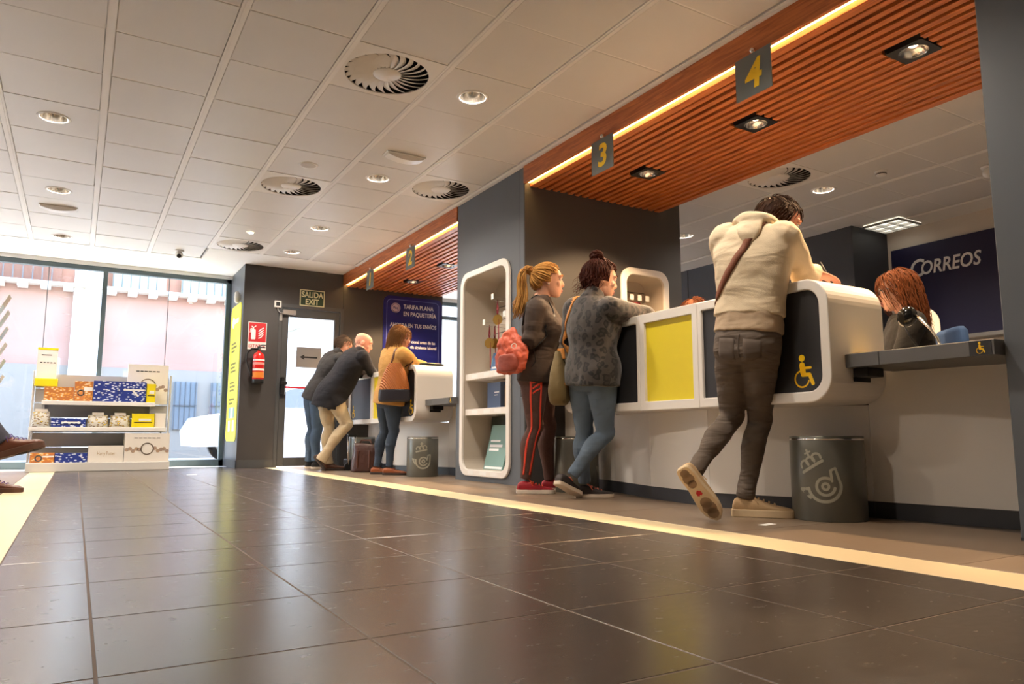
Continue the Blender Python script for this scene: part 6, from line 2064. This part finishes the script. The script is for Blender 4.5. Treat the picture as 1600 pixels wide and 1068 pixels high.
# ---- man in the dark grey jacket behind him
J = joints('grey', (0.70, -0.62, -0.30), (1, 0, 0), neck=(-0.03, 0, -0.045))
t, c, R = base_person('person', 'man in dark grey jacket and blue jeans half hidden behind the bald man', J, M_SKIN)
top_garment(t, J, cloth('dark_grey_jacket', rgb(56, 54, 54), 0.85, 0.1), 'jacket', 0.026, 0.016, -0.06, 0.0, collar=0.04)
trousers(t, J, cloth('mid_blue_denim', rgb(78, 98, 122), 0.8, 0.25, 10), 0.010, 1.0, 0.02, 0.052, waist=0.03)
for s in ('R', 'L'):
    a = V3(J['ank' + s]); a.z = 0
    shoe(t, a - V((0.055, 0, 0)), a + V((0.20, -0.05, 0)), (0, 0, 1), mat('black_suede', rgb(36, 34, 34), 0.8), mat('white_rubber', rgb(226, 212, 196), 0.6), 1.0)
M_GB = hair_mat('hair_grey_brown', rgb(104, 84, 66), rgb(70, 56, 46))
b = MB(); hair_shell(b, c, R, short_keep, 0.014)
strands(b, c, R, short_keep, lambda p, s: (0.3 * p.x, -0.4, -0.7), 320, 7, 0.012, 0.003, 13, free=-0.08, grow=0.014)
b.build('hair', M_GB, t)
features(t, c, R, M_GB)

# ---- woman in the camel coat
J = joints('tan', (0.74, -0.58, -0.25), (1, 0, 0), neck=(-0.02, 0, -0.05))
t, c, R = base_person('person', 'woman in camel jacket and dark jeans leaning on the far counter', J, M_SKIN, fem=True, dirR=(0.75, -0.45, -0.08), curlR=0.35)
tan_o = top_garment(t, J, cloth('camel_wool', rgb(196, 148, 84), 0.9, 0.06), 'camel_jacket', 0.028, 0.020, -0.035, 0.0, True, folds=0.004, marble=0.004, collar=0.04, fat=1.0)
trousers(t, J, cloth('dark_denim', rgb(62, 74, 90), 0.8, 0.25, 10), 0.0, 1.0, 0.01, 0.040, True, marble=0.005, waist=0.03)
M_COG = mat('cognac_leather', rgb(142, 74, 36), 0.35, var=0.15, scale=18)
for s in ('R', 'L'):
    a = V3(J['ank' + s]); a.z = 0
    dF = V3((0.80, -0.58, 0)).normalized()
    shoe(t, a - dF * 0.06, a + dF * 0.19, (0, 0, 1), M_COG, M_DKS, 0.95, m_lace=M_BRS)
M_HT = hair_mat('hair_light_brown', rgb(138, 96, 54), rgb(90, 60, 34))
wk = lambda p: (p.z > 0.045 or (p.y < 0.035 and p.z > -0.03) or (p.y < 0.0 and p.z > -0.09)) and not (p.y > 0.060 and p.z < 0.08)
b = MB(); hair_shell(b, c, R, wk, 0.014)
strands(b, c, R, wk, lambda p, s: (1.2 * p.x + 0.02 * math.sin(s), -0.15 if p.z > 0 else 0.05, -0.8), 420, 14, 0.014, 0.003, 17, free=-0.01, curl=0.004, grow=0.016)
b.build('hair', M_HT, t)
features(t, c, R, M_HT, 0.96)
bg = thing('tote_bag', 'brown ribbed tote bag with navy base on the shoulder of the camel jacket', 'bag', (2.80, 7.0, 0.80))
bc = V3((2.735, 6.955, 0.0))
lat = (0.80, -0.6, 0)
b = MB()
torso(b, [(bc + V((0.0, 0, z)), lat, w, f, bb) for z, w, f, bb in ((0.735, 0.15, 0.05, 0.05), (0.76, 0.165, 0.06, 0.06), (0.86, 0.160, 0.065, 0.065))], 28)
fused(b, 'navy_base', mat('navy_leather', rgb(36, 34, 42), 0.4), bg, 0.008, 2, 0.003, 0.06)
b = MB()
torso(b, [(bc + V((0.0, 0, z)), lat, w, f, bb) for z, w, f, bb in ((0.855, 0.159, 0.064, 0.064), (0.95, 0.140, 0.055, 0.055), (1.05, 0.105, 0.035, 0.04), (1.13, 0.06, 0.014, 0.016))], 28)
m_rib = mat('ribbed_cognac', rgb(182, 104, 44), 0.5)
nt = m_rib.node_tree
tcx = nt.nodes.new('ShaderNodeTexCoord'); mpx = nt.nodes.new('ShaderNodeMapping'); mpx.inputs['Rotation'].default_value = (0.7, 0.4, 0)
wvx = nt.nodes.new('ShaderNodeTexWave'); wvx.inputs['Scale'].default_value = 26
bpx = nt.nodes.new('ShaderNodeBump'); bpx.inputs['Strength'].default_value = 0.8; bpx.inputs['Distance'].default_value = 0.01
nt.links.new(tcx.outputs['Object'], mpx.inputs[0]); nt.links.new(mpx.outputs[0], wvx.inputs['Vector']); nt.links.new(wvx.outputs['Fac'], bpx.inputs['Height'])
nt.links.new(bpx.outputs[0], nt.nodes['Principled BSDF'].inputs['Normal'])
fused(b, 'ribbed_body', m_rib, bg, 0.008, 2)
sR = V3(J['shR'])
strap(bg, [bc + V((-0.05, 0.03, 1.10)), sR + V((-0.115, 0.02, -0.03)), sR + V((-0.06, 0.055, 0.075)), sR + V((0.02, 0.05, 0.085)), sR + V((0.085, 0.03, 0.01)), bc + V((0.12, -0.03, 1.08))], 0.020, 0.006, M_BRS, 'handle', lambda p: V3(p) - V((2.83, 7.12, p[2] - 0.1)), tan_o)

# ---- seated figures
def seated(name, label, hips, fwd, head, face, sh_w, m_top, m_leg, hairf, skin, legs=None, fem=True, arms=None, shoes=None, gt=0.018):
    f = V3(fwd).normalized()
    r = V((f.y, -f.x, 0))
    hc, hd = V3(hips), V3(head)
    N = hd - V3((0, 0, 0.155)) - f * 0.03
    S = N - V((0, 0, 0.065))
    J = dict(neck=tuple(N), head=tuple(hd), shL=tuple(S - r * sh_w), shR=tuple(S + r * sh_w), hipL=tuple(hc - r * 0.085), hipR=tuple(hc + r * 0.085), face=face, fwd=f)
    for s, q in (('L', -1), ('R', 1)):
        a = V3(J['sh' + s])
        J['el' + s] = tuple(a + V((0, 0, -0.25)) + f * 0.10 + r * q * 0.04)
        J['wr' + s] = tuple(a + V((0, 0, -0.26)) + f * 0.32 - r * q * 0.03)
        J['knee' + s] = tuple(V3(J['hip' + s]) + f * 0.42 + V((0, 0, 0.0)))
        J['ank' + s] = tuple(V3(J['hip' + s]) + f * 0.42 + V((0, 0, -0.40)))
    if legs:
        J.update(legs)
    if arms:
        J.update(arms)
    t, c, R = base_person(name, label, J, skin, fem=fem)
    top_garment(t, J, m_top, 'jumper', gt, 0.012, -0.02, 0.0, fem, 0.03 if fem else 0.0)
    trousers(t, J, m_leg, 0.010, 1.0, 0.0, 0.046, fem, waist=0.02)
    if not shoes:
        for s in ('R', 'L'):
            a = V3(J['ank' + s]); a.z = max(0.0, a.z - 0.09)
            shoe(t, a - f * 0.06, a + f * 0.19, (0, 0, 1), M_BRS, M_DKS, 1.0)
    b = MB()
    hairf(b, c, R)
    return t, c, R, b, J
# clerk with auburn hair
M_HA = hair_mat('hair_auburn', rgb(104, 56, 28), rgb(58, 31, 17))
ck = lambda p: (p.z > 0.060 or (p.y < 0.012 and p.z > -0.04) or (p.y < 0.0 and p.z > -0.09)) and not (p.y > 0.064 and p.z < 0.075)
def clerk_hair(b, c, R):
    hair_shell(b, c, R, ck, 0.014)
    strands(b, c, R, ck, lambda p, s: (1.0 * p.x, -0.35 if p.y > 0.02 else -0.05, -0.8), 560, 19, 0.014, 0.003, 41, free=-0.005, curl=0.003, grow=0.016)
t, c, R, b, Jc = seated('person', 'seated clerk with auburn hair and glasses in a black top behind the low shelf', (4.23, 2.46, 0.52), (-0.72, 0.69, 0), (4.15, 2.52, 1.245), (-0.66, 0.74, -0.12), 0.165, cloth('black_knit', rgb(14, 13, 14), 0.85), cloth('black_trouser', rgb(30, 30, 32)), clerk_hair, M_SKIN)
b.build('hair', M_HA, t)
features(t, c, R, M_HA, 0.96)
g = MB()
for s in (-1, 1):
    stroke(g, arc(s * 0.034, 0.006, 0.021, 0, 360, 18), 0.0035, Matrix.Translation(c) @ R.to_4x4() @ frame((0, 0.104, 0), (1, 0, 0), (0, 0, 1)), 0.003)
    g.tube([c + R @ V((s * 0.055, 0.100, 0.010)), c + R @ V((s * 0.082, 0.05, 0.012)), c + R @ V((s * 0.085, -0.01, 0.008))], 0.0022, 6)
g.tube([c + R @ V((-0.014, 0.105, 0.010)), c + R @ V((0, 0.109, 0.012)), c + R @ V((0.014, 0.105, 0.010))], 0.0022, 6)
g.build('glasses', M_BLACK, t)
# clerk hidden behind the high counter, only the hair shows
t, c, R, b, Jd = seated('person', 'clerk with curly brown hair hidden behind the high counter', (4.02, 3.98, 0.50), (-1, 0, 0), (3.95, 3.98, 1.290), (-1, 0, -0.15), 0.17, cloth('navy_knit', rgb(30, 34, 60), 0.85), MATS['black_trouser'], lambda b, c, R: (hair_shell(b, c, R, ck, 0.014), strands(b, c, R, ck, lambda p, s: (1.2 * p.x, -0.1, -0.5), 360, 9, 0.012, 0.003, 43, free=-0.01, curl=0.008, grow=0.018)), M_SKIN)
b.build('hair', hair_mat('hair_curly_brown', rgb(120, 66, 34), rgb(74, 40, 24)), t)
features(t, c, R, M_HB)
# seated customer of whom the crossed legs reach into view
legs = dict(kneeL=(-0.60, 6.40, 0.50), ankL=(-0.52, 6.36, 0.10), kneeR=(-0.64, 6.44, 0.66), ankR=(-0.425, 6.345, 0.345))
hm_short = lambda b, c, R: (hair_shell(b, c, R, short_keep, 0.010), strands(b, c, R, short_keep, lambda p, s: (0.2 * p.x, -0.3, -0.6), 260, 5, 0.012, 0.0026, 51, free=-0.09, grow=0.010))
t, c, R, b, Je = seated('person', 'seated person in grey trousers with crossed legs and brown lace-up shoes', (-1.03, 6.60, 0.52), (0.9, -0.30, 0), (-1.05, 6.61, 1.33), (0.9, -0.3, -0.1), 0.18, cloth('slate_jumper', rgb(70, 78, 92)), cloth('charcoal_trouser', rgb(66, 66, 76), 0.85), hm_short, M_SKIN, legs=legs, fem=False, shoes=True)
b.build('hair', M_HB, t)
features(t, c, R, M_HB)
M_OX = mat('oxblood_leather', rgb(98, 56, 38), 0.4, var=0.2, scale=18)
M_PUR = mat('purple_lace', rgb(92, 58, 130), 0.6)
shoe(t, (-0.575, 6.385, 0.0), (-0.300, 6.265, 0.0), (0, 0, 1), M_OX, mat('brown_rubber', rgb(86, 56, 40), 0.7), 1.0, m_lace=M_PUR, thick=0.03)
so, Mx = shoe(t, (-0.470, 6.385, 0.222), (-0.190, 6.207, 0.312), (-0.25, 0.12, 0.95), M_OX, MATS['brown_rubber'], 1.3, m_lace=M_PUR, thick=0.036)
sp = MB()
for k in range(7):
    sp.box(-0.03, 0.03, 0.13 + 0.018 * k, 0.138 + 0.018 * k, -0.004, 0.0)
me = sp.mesh('tread_rib'); me.transform(Mx); link('tread_rib', me, M_DKS, so)
bench = thing('waiting_bench', 'grey waiting bench under the seated person', 'bench', (-1.15, 6.65, 0))
MB().box(-1.36, -0.86, 6.20, 7.10, 0.375, 0.42, 0.01).build('seat', M_SHELF, bench)
MB().box(-1.40, -1.36, 6.20, 7.10, 0.42, 0.85, 0.01).build('backrest', M_SHELF, bench)
for x in (-1.32, -0.92):
    for y in (6.25, 7.02):
        MB().box(x, x + 0.03, y, y + 0.03, 0.0, 0.375).build('leg', M_ALU, bench)

# ---------------------------------------------------------------- small things on counters, floor and in the office
bc_ = thing('briefcase', 'brown leather briefcase standing on the floor before the far counter', 'briefcase', (2.80, 7.92, 0))
xb, yb = 2.80, 7.92
b = MB()
torso(b, [(V((xb - 0.02 * (z > 0.2), yb, z)), (0.80, -0.6, 0), w, f, bb) for z, w, f, bb in ((0.004, 0.165, 0.07, 0.07), (0.03, 0.175, 0.08, 0.08), (0.16, 0.165, 0.075, 0.075), (0.28, 0.135, 0.045, 0.05), (0.315, 0.12, 0.025, 0.028))], 28)
fused(b, 'case', mat('dark_brown_leather', rgb(70, 40, 32), 0.32, var=0.2, scale=9, bump=0.3, bscale=40), bc_, 0.008, 2, 0.008, 0.06)
hd = MB().tube([(xb - 0.07, yb + 0.05, 0.305), (xb - 0.05, yb + 0.035, 0.35), (xb + 0.03, yb - 0.025, 0.35), (xb + 0.05, yb - 0.04, 0.305)], 0.009, 8).build('handle', M_BRS, bc_)
for s in (-1, 1):
    strap(bc_, [V((xb - 0.055 + s * 0.055, yb - 0.055 - s * 0.04, z)) for z in (0.05, 0.15, 0.24)], 0.02, 0.006, M_BRS, 'closing_strap', (-0.54, -0.84, 0))
tr = thing('trolley_bag', 'black trolley with twin chrome handle tubes beside the bald man', 'trolley', (2.82, 8.45, 0))
MB().box(2.76, 3.02, 8.42, 8.62, 0.06, 0.13, 0.01).build('foot_tray', M_BLACK, tr)
for q in (0.0, 0.075):
    MB().tube([(2.755 + q, 8.40 - q * 0.5, 0.07), (2.735 + q, 8.385 - q * 0.5, 0.40)], 0.011, 10).build('handle_tube', M_CHROME, tr)
MB().box(2.725, 2.83, 8.33, 8.40, 0.395, 0.42, 0.006).build('grip', M_BLACK, tr)
for q in (0.0, 0.24):
    MB().cyl((2.76 + q, 8.40, 0.045), (2.76 + q, 8.43, 0.045), 0.045, n=20).build('wheel', M_BLACK, tr)
# flat dark case on the far counter
fc = thing('glasses_case', 'flat dark case lying on the far counter end', 'case', (3.14, 6.92, 1.119))
MB().loft([[(3.13 + sx * math.cos(a), 6.93 + sy * math.sin(a), z) for a in [2 * math.pi * k / 24 for k in range(24)]] for z, sx, sy in ((1.1195, 0.13, 0.055), (1.128, 0.14, 0.062), (1.138, 0.135, 0.058), (1.143, 0.10, 0.04))]).build('lid', M_BLACK, fc)
MB().box(3.0, 3.02, 6.91, 6.95, 1.1195, 1.133, 0.002).build('clasp', M_ALU, fc)
# papers on the low shelf
for k, (y, w, lab) in enumerate(((2.02, 0.10, 'small stack of yellowish forms on the near low shelf'), (1.80, 0.16, 'white form sheet lying on the near low shelf'))):
    pp = thing('paper_stack', lab, 'paper', (3.12, y, 0.757))
    for q in range(4 if k == 0 else 2):
        MB().prism(sq(-w / 2, w / 2, -0.10, 0.10), Matrix.Translation((3.13, y - 0.005 * q, 0.7575 + 0.0025 * q)) @ Matrix.Rotation(0.1 * q, 4, 'Z'), 0.002).build('sheet', mat('cream_paper', rgb(232, 206, 140), 0.7) if k == 0 else M_PAPER, pp)
# gooseneck intercom microphone on the low shelf
mc = thing('counter_microphone', 'black gooseneck microphone with chrome neck on the near low shelf', 'microphone', (3.30, 1.80, 0.757))
MB().lathe([(0.001, 0.0), (0.055, 0.0), (0.058, 0.006), (0.045, 0.018), (0.012, 0.022)], (3.30, 1.82, 0.7575), 24, caps=False).build('foot', M_BLACK, mc)
MB().tube([(3.30, 1.82, 0.775), (3.30, 1.83, 0.82), (3.31, 1.865, 0.87), (3.32, 1.91, 0.92), (3.33, 1.95, 0.945)], [0.006, 0.006, 0.006, 0.008, 0.010], 10).build('neck', M_CHROME, mc)
hm_ = MB(); ball(hm_, (3.335, 1.985, 0.945), 0.035, 0.045, 0.050, Matrix.Rotation(0.5, 3, 'X'), 18, 12)
hm_.build('head', mat('gloss_black', rgb(20, 20, 20), 0.12), mc)
MB().tube([(3.30, 1.98, 0.90), (3.30, 1.96, 0.85), (3.305, 1.93, 0.80), (3.31, 1.92, 0.762)], 0.004, 8).build('cable', M_BLACK, mc)
# clerk's chair
ch = thing('office_chair', 'blue upholstered office chair of the clerk with auburn hair', 'chair', (4.32, 2.42, 0))
cx_, cy_ = 4.27, 2.49
rings = []
for z, s in ((0.66, 0.8), (0.70, 0.95), (0.86, 1.0), (0.985, 0.95), (1.015, 0.75)):
    rings.append([(cx_ + 0.14 + 0.16 * (x * 0.70 - y * 0.12) * s, cy_ - 0.12 + 0.20 * (x * 0.72 + y * 0.12) * s, z) for x, y in rrect(-1, 1, -1, 1, 0.5, 4)])
MB().loft(rings).build('backrest', mat('blue_fabric', rgb(30, 62, 108), 0.9, var=0.08), ch)
MB().lathe([(0.001, 0.40), (0.20, 0.40), (0.225, 0.42), (0.225, 0.445), (0.20, 0.46), (0.001, 0.46)], (4.22, 2.52, 0), 28, caps=False).build('seat', MATS['blue_fabric'], ch)
MB().tube([(cx_ + 0.13, cy_ - 0.11, 0.70), (cx_ + 0.13, cy_ - 0.11, 0.45), (4.24, 2.50, 0.38)], 0.014, 8).build('back_bar', M_BLACK, ch)
MB().cyl((4.22, 2.52, 0.09), (4.22, 2.52, 0.40), 0.025, n=14).build('gas_lift', M_BLACK, ch)
for k in range(5):
    a = 2 * math.pi * k / 5
    e_ = V((4.22 + 0.27 * math.cos(a), 2.52 + 0.27 * math.sin(a), 0.06))
    l_ = MB().tube([(4.22, 2.52, 0.10), e_], [0.022, 0.014], 8).build('base_arm', M_BLACK, ch)
    MB().cyl(e_ + V((0, -0.012, -0.03)), e_ + V((0, 0.012, -0.03)), 0.03, n=14).build('castor', M_BLACK, ch)
# white framed divider standing behind the clerk
dv = thing('desk_divider', 'white rounded divider frame with grey infill behind the clerk', 'divider', (4.95, 2.62, 0))
Md = frame((4.85, 2.965, 0), (0.52, -0.85, 0), (0, 0, 1))
bevel(MB().ringprism(rrect(0, 0.26, 0.0, 1.265, 0.12, 8, 'bc'), rrect(0.06, 0.205, 0.05, 1.195, 0.06, 8, 'bc'), Md, 0.04).build('frame', M_WHITE, dv), 0.005)
MB().prism(rrect(0.06, 0.205, 0.05, 1.195, 0.06, 8, 'bc'), Md @ Matrix.Translation((0, 0, 0.012)), 0.012).build('infill', mat('infill_grey', rgb(168, 166, 164), 0.5), dv)
